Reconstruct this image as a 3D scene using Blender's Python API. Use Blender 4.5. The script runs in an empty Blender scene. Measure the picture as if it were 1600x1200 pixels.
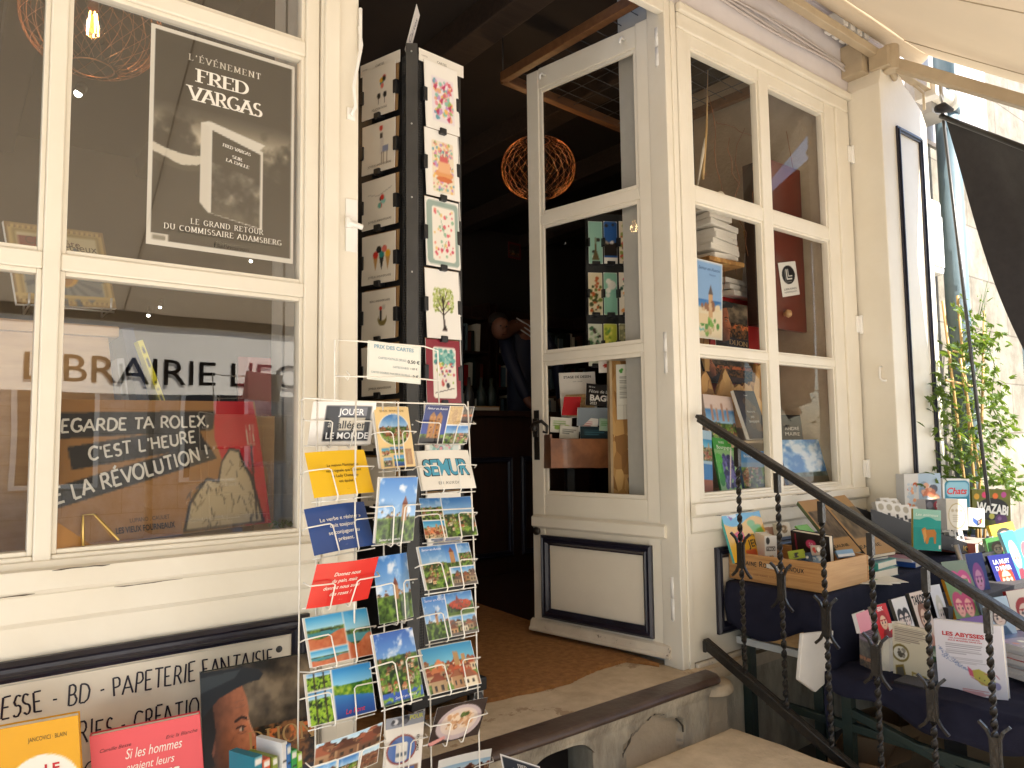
import bpy, bmesh, math, random
import numpy as np
from mathutils import Vector, Matrix
S = bpy.context.scene
COL = S.collection
R = math.radians
random.seed(7)
# ------------------------------------------------------------ camera, sky, sun, exposure
CAM = np.array([0.0, -2.0, 0.0])
YAW, PITCH, ROLL = R(37.75), R(4.3075), R(-0.7444)
F = 1150.0                                  # focal length in pixels of the 1600 px wide frame
_f = np.array([math.sin(YAW) * math.cos(PITCH), math.cos(YAW) * math.cos(PITCH), math.sin(PITCH)])
_r = np.array([math.cos(YAW), -math.sin(YAW), 0.0])
_u = np.cross(_r, _f)
CR = _r * math.cos(ROLL) + _u * math.sin(ROLL)
CU = -_r * math.sin(ROLL) + _u * math.cos(ROLL)
CF = _f
cd = bpy.data.cameras.new('camera'); cam = bpy.data.objects.new('camera', cd); COL.objects.link(cam)
cd.sensor_width = 36.0; cd.lens = 36.0 * F / 1600.0; cd.clip_start = 0.02; cd.clip_end = 300
cam.matrix_world = Matrix([[CR[0], CU[0], -CF[0], CAM[0]], [CR[1], CU[1], -CF[1], CAM[1]], [CR[2], CU[2], -CF[2], CAM[2]], [0, 0, 0, 1]])
S.camera = cam
S.render.engine = 'CYCLES'
S.cycles.use_denoising = True
S.cycles.max_bounces = 10; S.cycles.diffuse_bounces = 5; S.cycles.transparent_max_bounces = 24; S.cycles.transmission_bounces = 6
S.cycles.caustics_reflective = False; S.cycles.caustics_refractive = False
S.cycles.sample_clamp_indirect = 6.0
SUN_EL, SUN_AZ = R(50), R(19)               # azimuth measured from the street side (-Y) towards +X
sd = Vector((math.sin(SUN_AZ) * math.cos(SUN_EL), -math.cos(SUN_AZ) * math.cos(SUN_EL), math.sin(SUN_EL)))
w = bpy.data.worlds.new('World'); S.world = w; w.use_nodes = True
nt = w.node_tree; bg = nt.nodes['Background']
sky = nt.nodes.new('ShaderNodeTexSky'); sky.sky_type = 'NISHITA'; sky.sun_disc = False
sky.sun_elevation = SUN_EL; sky.sun_rotation = math.pi - SUN_AZ
nt.links.new(sky.outputs[0], bg.inputs[0]); bg.inputs[1].default_value = 0.15
ld = bpy.data.lights.new('sun', 'SUN'); ld.energy = 4.8; ld.angle = R(0.5); ld.color = (1.0, 0.94, 0.84)
sun = bpy.data.objects.new('sun', ld); COL.objects.link(sun); sun.rotation_euler = sd.to_track_quat('Z', 'Y').to_euler()
sun.location = (2, -6, 8)
S.view_settings.view_transform = 'Standard'; S.view_settings.look = 'None'
S.view_settings.exposure = 1.68; S.view_settings.gamma = 1.0

# ------------------------------------------------------------ measuring helpers (photo pixel -> point in the street)
def ray(px, py): return CR * (px - 800) + CU * (600 - py) + CF * F
def at(px, py, Y=0.0): d = ray(px, py); return Vector(CAM + d * ((Y + 2.0) / d[1]))
def atx(px, py, X): d = ray(px, py); return Vector(CAM + d * (X / d[0]))
def atz(px, py, Z): d = ray(px, py); return Vector(CAM + d * (Z / d[2]))
def atd(px, py, d_): return Vector(CAM + ray(px, py) / F * d_)
def proj(P):
    v = np.asarray(P, float) - CAM; z = v @ CF
    return np.stack([800 + F * (v @ CR) / z, 600 - F * (v @ CU) / z], -1)

# ------------------------------------------------------------ materials
MATS = {}
def lin(c):
    c = np.asarray(c, float)
    return np.where(c <= 0.04045, c / 12.92, ((c + 0.055) / 1.055) ** 2.4)
def mat(name, col, rough=0.6, var=None, var_scale=6.0, var_amt=0.35, bump=0.0, bump_scale=60.0, metal=0.0, stretch=None,
        chips=None, chip_scale=9.0, chip_lo=0.66, spec=0.5, sheen=0.0, coat=0.0):
    m = bpy.data.materials.new(name); m.use_nodes = True; MATS[name] = m
    n = m.node_tree; b = n.nodes['Principled BSDF']; L = n.links.new
    b.inputs['Roughness'].default_value = rough; b.inputs['Metallic'].default_value = metal
    b.inputs['Specular IOR Level'].default_value = spec
    if sheen: b.inputs['Sheen Weight'].default_value = sheen
    if coat: b.inputs['Coat Weight'].default_value = coat
    b.inputs['Base Color'].default_value = (*col, 1)
    tc = n.nodes.new('ShaderNodeTexCoord'); src = tc.outputs['Object']
    if stretch:
        mp = n.nodes.new('ShaderNodeMapping'); mp.inputs['Scale'].default_value = stretch; L(src, mp.inputs[0]); src = mp.outputs[0]
    out = None
    if var is not None:
        t = n.nodes.new('ShaderNodeTexNoise'); t.inputs['Scale'].default_value = var_scale; t.inputs['Detail'].default_value = 6
        t.inputs['Roughness'].default_value = 0.62; L(src, t.inputs['Vector'])
        rp = n.nodes.new('ShaderNodeValToRGB'); rp.color_ramp.elements[0].position = 0.5 - var_amt / 2; rp.color_ramp.elements[1].position = 0.5 + var_amt / 2
        rp.color_ramp.elements[0].color = (*col, 1); rp.color_ramp.elements[1].color = (*var, 1)
        L(t.outputs[0], rp.inputs[0]); out = rp.outputs[0]
    if chips is not None:
        t2 = n.nodes.new('ShaderNodeTexNoise'); t2.inputs['Scale'].default_value = chip_scale; t2.inputs['Detail'].default_value = 9
        t2.inputs['Roughness'].default_value = 0.75; L(tc.outputs['Object'], t2.inputs['Vector'])
        r2 = n.nodes.new('ShaderNodeValToRGB'); r2.color_ramp.elements[0].position = chip_lo; r2.color_ramp.elements[1].position = chip_lo + 0.025
        L(t2.outputs[0], r2.inputs[0])
        mx = n.nodes.new('ShaderNodeMix'); mx.data_type = 'RGBA'; L(r2.outputs[0], mx.inputs[0])
        if out is not None: L(out, mx.inputs[6])
        else: mx.inputs[6].default_value = (*col, 1)
        mx.inputs[7].default_value = (*chips, 1); out = mx.outputs[2]
    if out is not None: L(out, b.inputs['Base Color'])
    if bump:
        t3 = n.nodes.new('ShaderNodeTexNoise'); t3.inputs['Scale'].default_value = bump_scale; t3.inputs['Detail'].default_value = 5
        L(src, t3.inputs['Vector'])
        bp = n.nodes.new('ShaderNodeBump'); bp.inputs['Strength'].default_value = bump; bp.inputs['Distance'].default_value = 0.01
        L(t3.outputs[0], bp.inputs['Height']); L(bp.outputs[0], b.inputs['Normal'])
    return m
def M(n): return MATS[n]
mat('cream', (.78, .725, .61), .42, var=(.71, .645, .52), var_scale=3.0, var_amt=.5, bump=.10, bump_scale=28, chips=(.46, .36, .25), chip_scale=13, chip_lo=.705)
mat('creamworn', (.76, .68, .55), .5, var=(.60, .50, .38), var_scale=7.0, var_amt=.5, bump=.25, bump_scale=30, chips=(.22, .17, .12), chip_scale=14, chip_lo=.61)
mat('creampanel', (.80, .72, .58), .5, var=(.73, .65, .52), var_scale=4, var_amt=.6, bump=.06, bump_scale=40, chips=(.45, .37, .28), chip_scale=16, chip_lo=.76)
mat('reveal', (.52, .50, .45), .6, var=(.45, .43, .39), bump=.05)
mat('lilac', (.74, .69, .68), .7, var=(.66, .61, .60), var_scale=3, bump=.06, bump_scale=30)
mat('navy', (.009, .008, .014), .30, var=(.016, .015, .028), var_scale=14, bump=.08, bump_scale=50, chips=(.55, .5, .42), chip_scale=30, chip_lo=.775)
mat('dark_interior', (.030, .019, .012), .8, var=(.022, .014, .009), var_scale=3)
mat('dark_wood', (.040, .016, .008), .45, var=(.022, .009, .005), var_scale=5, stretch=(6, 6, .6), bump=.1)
mat('beam_wood', (.045, .026, .015), .7, var=(.025, .014, .008), var_scale=5, stretch=(1, 8, 8), bump=.2)
mat('orange_wood', (.17, .075, .028), .5, var=(.11, .045, .016), var_scale=4, stretch=(1, 8, 8), bump=.1)
mat('light_wood', (.50, .30, .13), .5, var=(.40, .22, .09), var_scale=3, stretch=(1.5, 12, 12), bump=.05)
mat('crate_wood', (.50, .265, .095), .6, var=(.34, .16, .05), var_scale=3.2, var_amt=.28, stretch=(9, 1.2, 30), bump=.1, bump_scale=20)
mat('crate_wood_end', (.56, .33, .14), .6, var=(.44, .24, .09), var_scale=3, var_amt=.35, stretch=(1.2, 9, 24), bump=.1, bump_scale=20)
mat('ply', (.55, .40, .24), .6, var=(.42, .30, .17), var_scale=6, bump=.1)
mat('board_white', (.55, .54, .50), .6, var=(.40, .39, .35), var_scale=8, chips=(.2, .18, .15), chip_scale=20, chip_lo=.7)
mat('box_brown', (.26, .10, .035), .4, var=(.15, .052, .018), var_scale=2.2, var_amt=.22, stretch=(3, 3, 16), coat=.3)
mat('redbrown', (.14, .03, .016), .35, var=(.10, .02, .012), var_scale=3, coat=.3)
mat('iron', (.014, .012, .010), .34, var=(.026, .020, .014), var_scale=30, bump=.35, bump_scale=90, metal=.0, chips=(.14, .075, .035), chip_scale=40, chip_lo=.74)
mat('black_plastic', (.012, .012, .013), .42, bump=.05, bump_scale=200)
mat('spinner_metal', (.05, .05, .05), .4, metal=.3, var=(.07, .07, .07), bump=.03)
mat('white_wire', (.80, .77, .70), .35, var=(.70, .65, .56), var_scale=40, chips=(.35, .25, .16), chip_scale=60, chip_lo=.76)
mat('steel', (.55, .55, .54), .3, metal=.9)
mat('brass', (.55, .38, .12), .3, metal=.9)
mat('copper', (.30, .12, .05), .35, metal=.85)
mat('white_enamel', (.80, .77, .71), .3, bump=.05, chips=(.5, .42, .33), chip_scale=30, chip_lo=.77)
mat('stone_step', (.68, .54, .36), .85, var=(.46, .35, .22), var_scale=11, var_amt=.5, bump=.5, bump_scale=55)
mat('stone_floor', (.66, .53, .37), .75, var=(.40, .30, .19), var_scale=9, var_amt=.5, bump=.25, bump_scale=30, chips=(.36, .25, .155), chip_scale=5, chip_lo=.60)
mat('render_old', (.56, .48, .35), .9, var=(.24, .20, .145), var_scale=4.0, var_amt=.30, bump=.5, bump_scale=60, stretch=(2.2, 2.2, .7))
mat('stone_patch', (.52, .41, .28), .85, var=(.42, .33, .22), var_scale=9, var_amt=.5, bump=.4, bump_scale=50)
mat('nosing', (.050, .029, .021), .30, var=(.10, .062, .046), var_scale=9, var_amt=.4, bump=.2, bump_scale=30, chips=(.32, .24, .17), chip_scale=34, chip_lo=.665)
mat('coir', (.52, .245, .075), .95, var=(.26, .11, .032), var_scale=38, var_amt=.5, bump=1.0, bump_scale=260)
mat('street', (.62, .58, .53), .9, var=(.54, .51, .46), var_scale=3, bump=.4, bump_scale=20)
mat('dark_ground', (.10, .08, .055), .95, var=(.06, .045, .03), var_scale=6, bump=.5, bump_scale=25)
mat('navy_cloth', (.011, .011, .022), .9, var=(.016, .016, .03), var_scale=20, bump=.25, bump_scale=400, spec=.15)
mat('black_cloth', (.016, .013, .013), .85, var=(.024, .02, .02), var_scale=20, bump=.2, bump_scale=400, sheen=.1)
mat('green_paint', (.012, .024, .019), .5, var=(.02, .028, .02), var_scale=9, bump=.2)
mat('pipe_paint', (.15, .21, .235), .35, var=(.11, .16, .18), var_scale=5, bump=.08, chips=(.3, .27, .22), chip_scale=14, chip_lo=.72)
mat('tan_metal', (.46, .365, .24), .45, var=(.38, .295, .19), var_scale=5, bump=.04)
mat('cable', (.50, .44, .40), .5)
mat('page', (.72, .66, .54), .8, var=(.60, .53, .42), var_scale=3, stretch=(1, 1, 1))
mat('bag_paper', (.62, .58, .52), .8, var=(.55, .51, .45), var_scale=5, bump=.1, bump_scale=15)
mat('cardboard', (.36, .22, .11), .85, var=(.30, .18, .09), var_scale=4)
mat('plaster_gray', (.42, .40, .36), .8, var=(.34, .32, .29), var_scale=4, bump=.1)
mat('bamboo', (.56, .36, .14), .5, var=(.46, .28, .10), var_scale=8)
mat('terracotta', (.30, .11, .05), .8, var=(.24, .085, .04), bump=.1)
mat('skin', (.20, .08, .045), .55); mat('hair', (.02, .014, .010), .6)
mat('jacket', (.012, .015, .035), .6, bump=.1); mat('stripe', (.6, .6, .6), .6)
mat('red_board', (.42, .018, .018), .4, var=(.36, .013, .013), var_scale=3)
mat('orange_fuzz', (.50, .13, .05), .9, bump=1, bump_scale=120)
mat('slate', (.10, .095, .095), .8, var=(.06, .055, .055), var_scale=10)
mat('soil', (.05, .035, .02), .95, bump=.5)
mat('coral', (.75, .70, .62), .7, bump=.2)

def glass(name, k=1.0, tint=(.97, .97, .95)):
    m = bpy.data.materials.new(name); m.use_nodes = True; MATS[name] = m; n = m.node_tree; n.nodes.clear()
    o = n.nodes.new('ShaderNodeOutputMaterial'); t = n.nodes.new('ShaderNodeBsdfTransparent'); t.inputs[0].default_value = (*tint, 1)
    g = n.nodes.new('ShaderNodeBsdfGlossy'); g.inputs['Roughness'].default_value = 0.004
    # both faces of a real pane reflect: twice the single-face Fresnel term
    f = n.nodes.new('ShaderNodeFresnel'); ge = n.nodes.new('ShaderNodeNewGeometry'); mr = n.nodes.new('ShaderNodeMapRange'); mr.inputs[3].default_value = 1.52; mr.inputs[4].default_value = 1 / 1.52; n.links.new(ge.outputs['Backfacing'], mr.inputs[0]); n.links.new(mr.outputs[0], f.inputs[0])   # a thin sheet reflects alike from either side
    k_ = n.nodes.new('ShaderNodeMath'); k_.operation = 'ADD'; k_.use_clamp = True; k_.inputs[1].default_value = k
    tc = n.nodes.new('ShaderNodeTexCoord'); t3 = n.nodes.new('ShaderNodeTexNoise'); t3.inputs['Scale'].default_value = 3.5; t3.inputs['Detail'].default_value = 1
    bp = n.nodes.new('ShaderNodeBump'); bp.inputs['Strength'].default_value = .02; bp.inputs['Distance'].default_value = .02
    n.links.new(tc.outputs['Object'], t3.inputs['Vector']); n.links.new(t3.outputs[0], bp.inputs['Height']); n.links.new(bp.outputs[0], g.inputs['Normal'])
    x = n.nodes.new('ShaderNodeMixShader')
    n.links.new(f.outputs[0], k_.inputs[0]); n.links.new(k_.outputs[0], x.inputs[0]); n.links.new(t.outputs[0], x.inputs[1]); n.links.new(g.outputs[0], x.inputs[2]); n.links.new(x.outputs[0], o.inputs[0])
    return m
glass('glass', .17); glass('glass_far', -.035); glass('glass_film', 0.0)
def fabric(name, col, trans):
    m = bpy.data.materials.new(name); m.use_nodes = True; MATS[name] = m; n = m.node_tree; n.nodes.clear()
    o = n.nodes.new('ShaderNodeOutputMaterial'); d = n.nodes.new('ShaderNodeBsdfDiffuse'); t = n.nodes.new('ShaderNodeBsdfTranslucent'); x = n.nodes.new('ShaderNodeMixShader')
    tc = n.nodes.new('ShaderNodeTexCoord'); ns = n.nodes.new('ShaderNodeTexNoise'); ns.inputs['Scale'].default_value = 1.5; ns.inputs['Detail'].default_value = 5
    rp = n.nodes.new('ShaderNodeValToRGB'); rp.color_ramp.elements[0].position = .3; rp.color_ramp.elements[1].position = .7
    rp.color_ramp.elements[0].color = (*[c * .92 for c in col], 1); rp.color_ramp.elements[1].color = (*col, 1)
    n.links.new(tc.outputs['Object'], ns.inputs['Vector']); n.links.new(ns.outputs[0], rp.inputs[0])
    n.links.new(rp.outputs[0], d.inputs[0]); n.links.new(rp.outputs[0], t.inputs[0]); x.inputs[0].default_value = trans
    n.links.new(d.outputs[0], x.inputs[1]); n.links.new(t.outputs[0], x.inputs[2]); n.links.new(x.outputs[0], o.inputs[0]); return m
fabric('awning', (.72, .60, .44), .05); fabric('valance', (.80, .76, .68), .58)
def leafmat(name, col, col2):
    m = bpy.data.materials.new(name); m.use_nodes = True; MATS[name] = m; n = m.node_tree; b = n.nodes['Principled BSDF']
    b.inputs['Roughness'].default_value = .4; oi = n.nodes.new('ShaderNodeTexCoord'); t = n.nodes.new('ShaderNodeTexNoise'); t.inputs['Scale'].default_value = 14
    rp = n.nodes.new('ShaderNodeValToRGB'); rp.color_ramp.elements[0].position = .35; rp.color_ramp.elements[1].position = .65
    rp.color_ramp.elements[0].color = (*col, 1); rp.color_ramp.elements[1].color = (*col2, 1)
    n.links.new(oi.outputs['Object'], t.inputs['Vector']); n.links.new(t.outputs[0], rp.inputs[0]); n.links.new(rp.outputs[0], b.inputs['Base Color'])
    o = n.nodes['Material Output']; tr = n.nodes.new('ShaderNodeBsdfTranslucent'); tr.inputs[0].default_value = (col2[0] * 2, col2[1] * 1.8, col2[2], 1)
    x = n.nodes.new('ShaderNodeMixShader'); x.inputs[0].default_value = .35; n.links.new(b.outputs[0], x.inputs[1]); n.links.new(tr.outputs[0], x.inputs[2]); n.links.new(x.outputs[0], o.inputs[0]); return m
leafmat('leaf', (.030, .078, .012), (.11, .175, .03))
def emit(name, col, s):
    m = bpy.data.materials.new(name); m.use_nodes = True; MATS[name] = m; b = m.node_tree.nodes['Principled BSDF']
    b.inputs['Base Color'].default_value = (*col, 1); b.inputs['Emission Color'].default_value = (*col, 1); b.inputs['Emission Strength'].default_value = s; return m
emit('filament', (1.0, .50, .12), 14); emit('bulb_glow', (1.0, .36, .08), .5); emit('spot', (1.0, .95, .82), 5)
# printed paper: colour comes from the artwork painted on the sheet's own vertices
def printmat(name, rough, coat):
    m = bpy.data.materials.new(name); m.use_nodes = True; MATS[name] = m; n = m.node_tree; b = n.nodes['Principled BSDF']
    a = n.nodes.new('ShaderNodeAttribute'); a.attribute_name = 'Col'; n.links.new(a.outputs['Color'], b.inputs['Base Color'])
    b.inputs['Roughness'].default_value = rough; b.inputs['Coat Weight'].default_value = coat; b.inputs['Coat Roughness'].default_value = .12
    b.inputs['Specular IOR Level'].default_value = .3
printmat('print', .45, .12); printmat('gloss_print', .3, .5)
# stone ashlar and brick-like textures
def ashlar(name, c1, c2, mortar, bw, bh):
    m = bpy.data.materials.new(name); m.use_nodes = True; MATS[name] = m; n = m.node_tree; b = n.nodes['Principled BSDF']; L = n.links.new
    b.inputs['Roughness'].default_value = .9
    tc = n.nodes.new('ShaderNodeTexCoord'); mp = n.nodes.new('ShaderNodeMapping'); mp.inputs['Rotation'].default_value = (R(90), 0, 0); L(tc.outputs['Object'], mp.inputs[0])
    br = n.nodes.new('ShaderNodeTexBrick'); br.inputs['Scale'].default_value = 1; br.inputs['Brick Width'].default_value = bw; br.inputs['Row Height'].default_value = bh
    br.inputs['Mortar Size'].default_value = .006; br.inputs['Mortar Smooth'].default_value = .3; br.inputs['Color1'].default_value = (*c1, 1); br.inputs['Color2'].default_value = (*c2, 1); br.inputs['Mortar'].default_value = (*mortar, 1)
    L(mp.outputs[0], br.inputs['Vector'])
    t = n.nodes.new('ShaderNodeTexNoise'); t.inputs['Scale'].default_value = 4; t.inputs['Detail'].default_value = 9; t.inputs['Roughness'].default_value = .7; L(tc.outputs['Object'], t.inputs['Vector'])
    rp = n.nodes.new('ShaderNodeValToRGB'); rp.color_ramp.elements[0].position = .35; rp.color_ramp.elements[0].color = (.55, .52, .48, 1); rp.color_ramp.elements[1].position = .6; rp.color_ramp.elements[1].color = (1, 1, 1, 1); L(t.outputs[0], rp.inputs[0])
    mx = n.nodes.new('ShaderNodeMix'); mx.data_type = 'RGBA'; mx.blend_type = 'MULTIPLY'; mx.inputs[0].default_value = 1; L(br.outputs[0], mx.inputs[6]); L(rp.outputs[0], mx.inputs[7]); L(mx.outputs[2], b.inputs['Base Color'])
    bp = n.nodes.new('ShaderNodeBump'); bp.inputs['Strength'].default_value = .5; bp.inputs['Distance'].default_value = .01; L(t.outputs[0], bp.inputs['Height']); L(bp.outputs[0], b.inputs['Normal']); return m
ashlar('ashlar', (.30, .27, .215), (.25, .225, .175), (.15, .13, .10), .62, .36)
ashlar('ashlar_far', (.48, .43, .35), (.44, .39, .31), (.22, .19, .14), .8, .4)
# OSB
def osb(name):
    m = bpy.data.materials.new(name); m.use_nodes = True; MATS[name] = m; n = m.node_tree; b = n.nodes['Principled BSDF']; L = n.links.new
    tc = n.nodes.new('ShaderNodeTexCoord'); v = n.nodes.new('ShaderNodeTexVoronoi'); v.inputs['Scale'].default_value = 28
    mp = n.nodes.new('ShaderNodeMapping'); mp.inputs['Scale'].default_value = (1, 1, .45); mp.inputs['Rotation'].default_value = (.3, .5, .2); L(tc.outputs['Object'], mp.inputs[0]); L(mp.outputs[0], v.inputs['Vector'])
    sp = n.nodes.new('ShaderNodeSeparateColor'); L(v.outputs['Color'], sp.inputs[0])
    rp = n.nodes.new('ShaderNodeValToRGB'); e = rp.color_ramp.elements; e[0].color = (.24, .11, .03, 1); e[1].color = (.62, .38, .14, 1); e.new(.5).color = (.46, .24, .07, 1); L(sp.outputs[0], rp.inputs[0]); L(rp.outputs[0], b.inputs['Base Color'])
    b.inputs['Roughness'].default_value = .7
osb('osb')
# ------------------------------------------------------------ mesh builder
class MB:
    def __init__(s): s.v = []; s.f = []; s.m = []; s.sm = []; s.mats = []
    def add(s, vs, fs, m, smooth=False):
        o = len(s.v); s.v += [tuple(p) for p in vs]
        if m not in s.mats: s.mats.append(m)
        k = s.mats.index(m)
        for f in fs: s.f.append([i + o for i in f]); s.m.append(k); s.sm.append(smooth)
        return s
    def box(s, x0, y0, z0, x1, y1, z1, m, M_=None):
        vs = [Vector((x, y, z)) for x in (x0, x1) for y in (y0, y1) for z in (z0, z1)]
        if M_ is not None: vs = [M_ @ p for p in vs]
        return s.add(vs, [(0, 1, 3, 2), (4, 6, 7, 5), (0, 4, 5, 1), (2, 3, 7, 6), (0, 2, 6, 4), (1, 5, 7, 3)], m)
    def hexa(s, a, b, m):            # two quads (lists of 4 points), bottom a and top b
        return s.add(list(a) + list(b), [(3, 2, 1, 0), (4, 5, 6, 7), (0, 1, 5, 4), (1, 2, 6, 5), (2, 3, 7, 6), (3, 0, 4, 7)], m)
    def tube(s, pts, r, m, n=8, cap=True, closed=False):
        P = [Vector(p) for p in pts]; N = len(P); vs = []; fs = []
        rr = r if isinstance(r, (list, tuple)) else [r] * N
        def tan(i):
            a = P[i - 1] if (i > 0 or closed) else P[i]; b = P[(i + 1) % N] if (i < N - 1 or closed) else P[i]
            return (b - a).normalized()
        t = tan(0); u = t.orthogonal().normalized()
        for i in range(N):
            t2 = tan(i); q = t.rotation_difference(t2); u = q @ u; t = t2; b = t.cross(u)
            for k in range(n):
                a = 2 * math.pi * k / n; vs.append(P[i] + (u * math.cos(a) + b * math.sin(a)) * rr[i])
        L = N if closed else N - 1
        for i in range(L):
            for k in range(n):
                j = (i + 1) % N; fs.append((i * n + k, i * n + (k + 1) % n, j * n + (k + 1) % n, j * n + k))
        if cap and not closed: fs.append(tuple(range(n - 1, -1, -1))); fs.append(tuple((N - 1) * n + k for k in range(n)))
        return s.add(vs, fs, m, True)
    def bar(s, a, b, w, h, m, up=(0, 0, 1)):
        a = Vector(a); b = Vector(b); d = (b - a).normalized(); x = d.cross(Vector(up)).normalized(); y = x.cross(d)
        q = lambda p: [p - x * w / 2 - y * h / 2, p + x * w / 2 - y * h / 2, p + x * w / 2 + y * h / 2, p - x * w / 2 + y * h / 2]
        return s.hexa(q(a), q(b), m)
    def lathe(s, prof, m, c=(0, 0, 0), n=24, M_=None):
        vs = []; fs = []; c = Vector(c)
        for r, z in prof:
            for k in range(n):
                a = 2 * math.pi * k / n; p = Vector((r * math.cos(a), r * math.sin(a), z)); vs.append((M_ @ p if M_ is not None else p) + c)
        for i in range(len(prof) - 1):
            for k in range(n): fs.append((i * n + k, i * n + (k + 1) % n, (i + 1) * n + (k + 1) % n, (i + 1) * n + k))
        return s.add(vs, fs, m, True)
    def prism(s, poly, a, b, m, f=lambda x, y, t: (x, t, y)):     # 2-D outline swept from a to b
        n = len(poly); vs = [f(x, y, a) for x, y in poly] + [f(x, y, b) for x, y in poly]
        fs = [tuple(range(n)), tuple(range(2 * n - 1, n - 1, -1))] + [(i, i + n, (i + 1) % n + n, (i + 1) % n) for i in range(n)]
        return s.add(vs, fs, m)
    def build(s, name, parent=None, bevel=0, M_=None):
        me = bpy.data.meshes.new(name); me.from_pydata(s.v, [], s.f)
        for k in s.mats: me.materials.append(MATS[k])
        me.polygons.foreach_set('material_index', s.m); me.polygons.foreach_set('use_smooth', s.sm)
        bm = bmesh.new(); bm.from_mesh(me); bmesh.ops.recalc_face_normals(bm, faces=bm.faces); bm.to_mesh(me); bm.free()
        o = bpy.data.objects.new(name, me); COL.objects.link(o)
        if M_ is not None: o.matrix_world = M_
        if parent is not None: o.parent = parent
        if bevel:
            b = o.modifiers.new('bevel', 'BEVEL'); b.width = bevel; b.segments = 2; b.limit_method = 'ANGLE'; b.angle_limit = R(40)
        return o
def tag(o, label, cat, group=None, kind=None):
    o['label'] = label; o['category'] = cat
    if group: o['group'] = group
    if kind: o['kind'] = kind
    return o
def struct(o): o['kind'] = 'structure'; return o
def thing(name, label, cat, loc=(0, 0, 0), rotz=0, group=None, M_=None):
    o = bpy.data.objects.new(name, None); COL.objects.link(o); o.empty_display_size = .05
    if M_ is not None: o.matrix_world = M_
    else: o.location = loc; o.rotation_euler = (0, 0, rotz)
    return tag(o, label, cat, group)
def copy_tree(o, parent=None):
    c = o.copy(); COL.objects.link(c)
    if parent is not None: c.parent = parent
    for ch in list(o.children): copy_tree(ch, c)
    return c

# ------------------------------------------------------------ lettering
_TC = {}; _DG = bpy.context.evaluated_depsgraph_get()
def sans(s, bold=0.0, shear=0.0, spacing=1.0):
    key = (s, bold, shear, spacing)
    if key not in _TC:
        cu = bpy.data.curves.new('t', 'FONT'); cu.body = s; cu.size = 1 / .729; cu.offset = bold; cu.shear = shear; cu.space_character = spacing; cu.resolution_u = 3
        ob = bpy.data.objects.new('t', cu); COL.objects.link(ob); dg = bpy.context.evaluated_depsgraph_get(); dg.update()
        me = bpy.data.meshes.new_from_object(ob.evaluated_get(dg))
        _TC[key] = (np.array([v.co[:2] for v in me.vertices]).reshape(-1, 2), [tuple(p.vertices) for p in me.polygons])
        bpy.data.objects.remove(ob); bpy.data.curves.remove(cu); bpy.data.meshes.remove(me)
    v, f = _TC[key]; return [(v.copy(), f)]
def arc(cx, cy, rx, ry, a0, a1, n=9):
    return [(cx + rx * math.cos(R(a0 + (a1 - a0) * i / n)), cy + ry * math.sin(R(a0 + (a1 - a0) * i / n))) for i in range(n + 1)]
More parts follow.
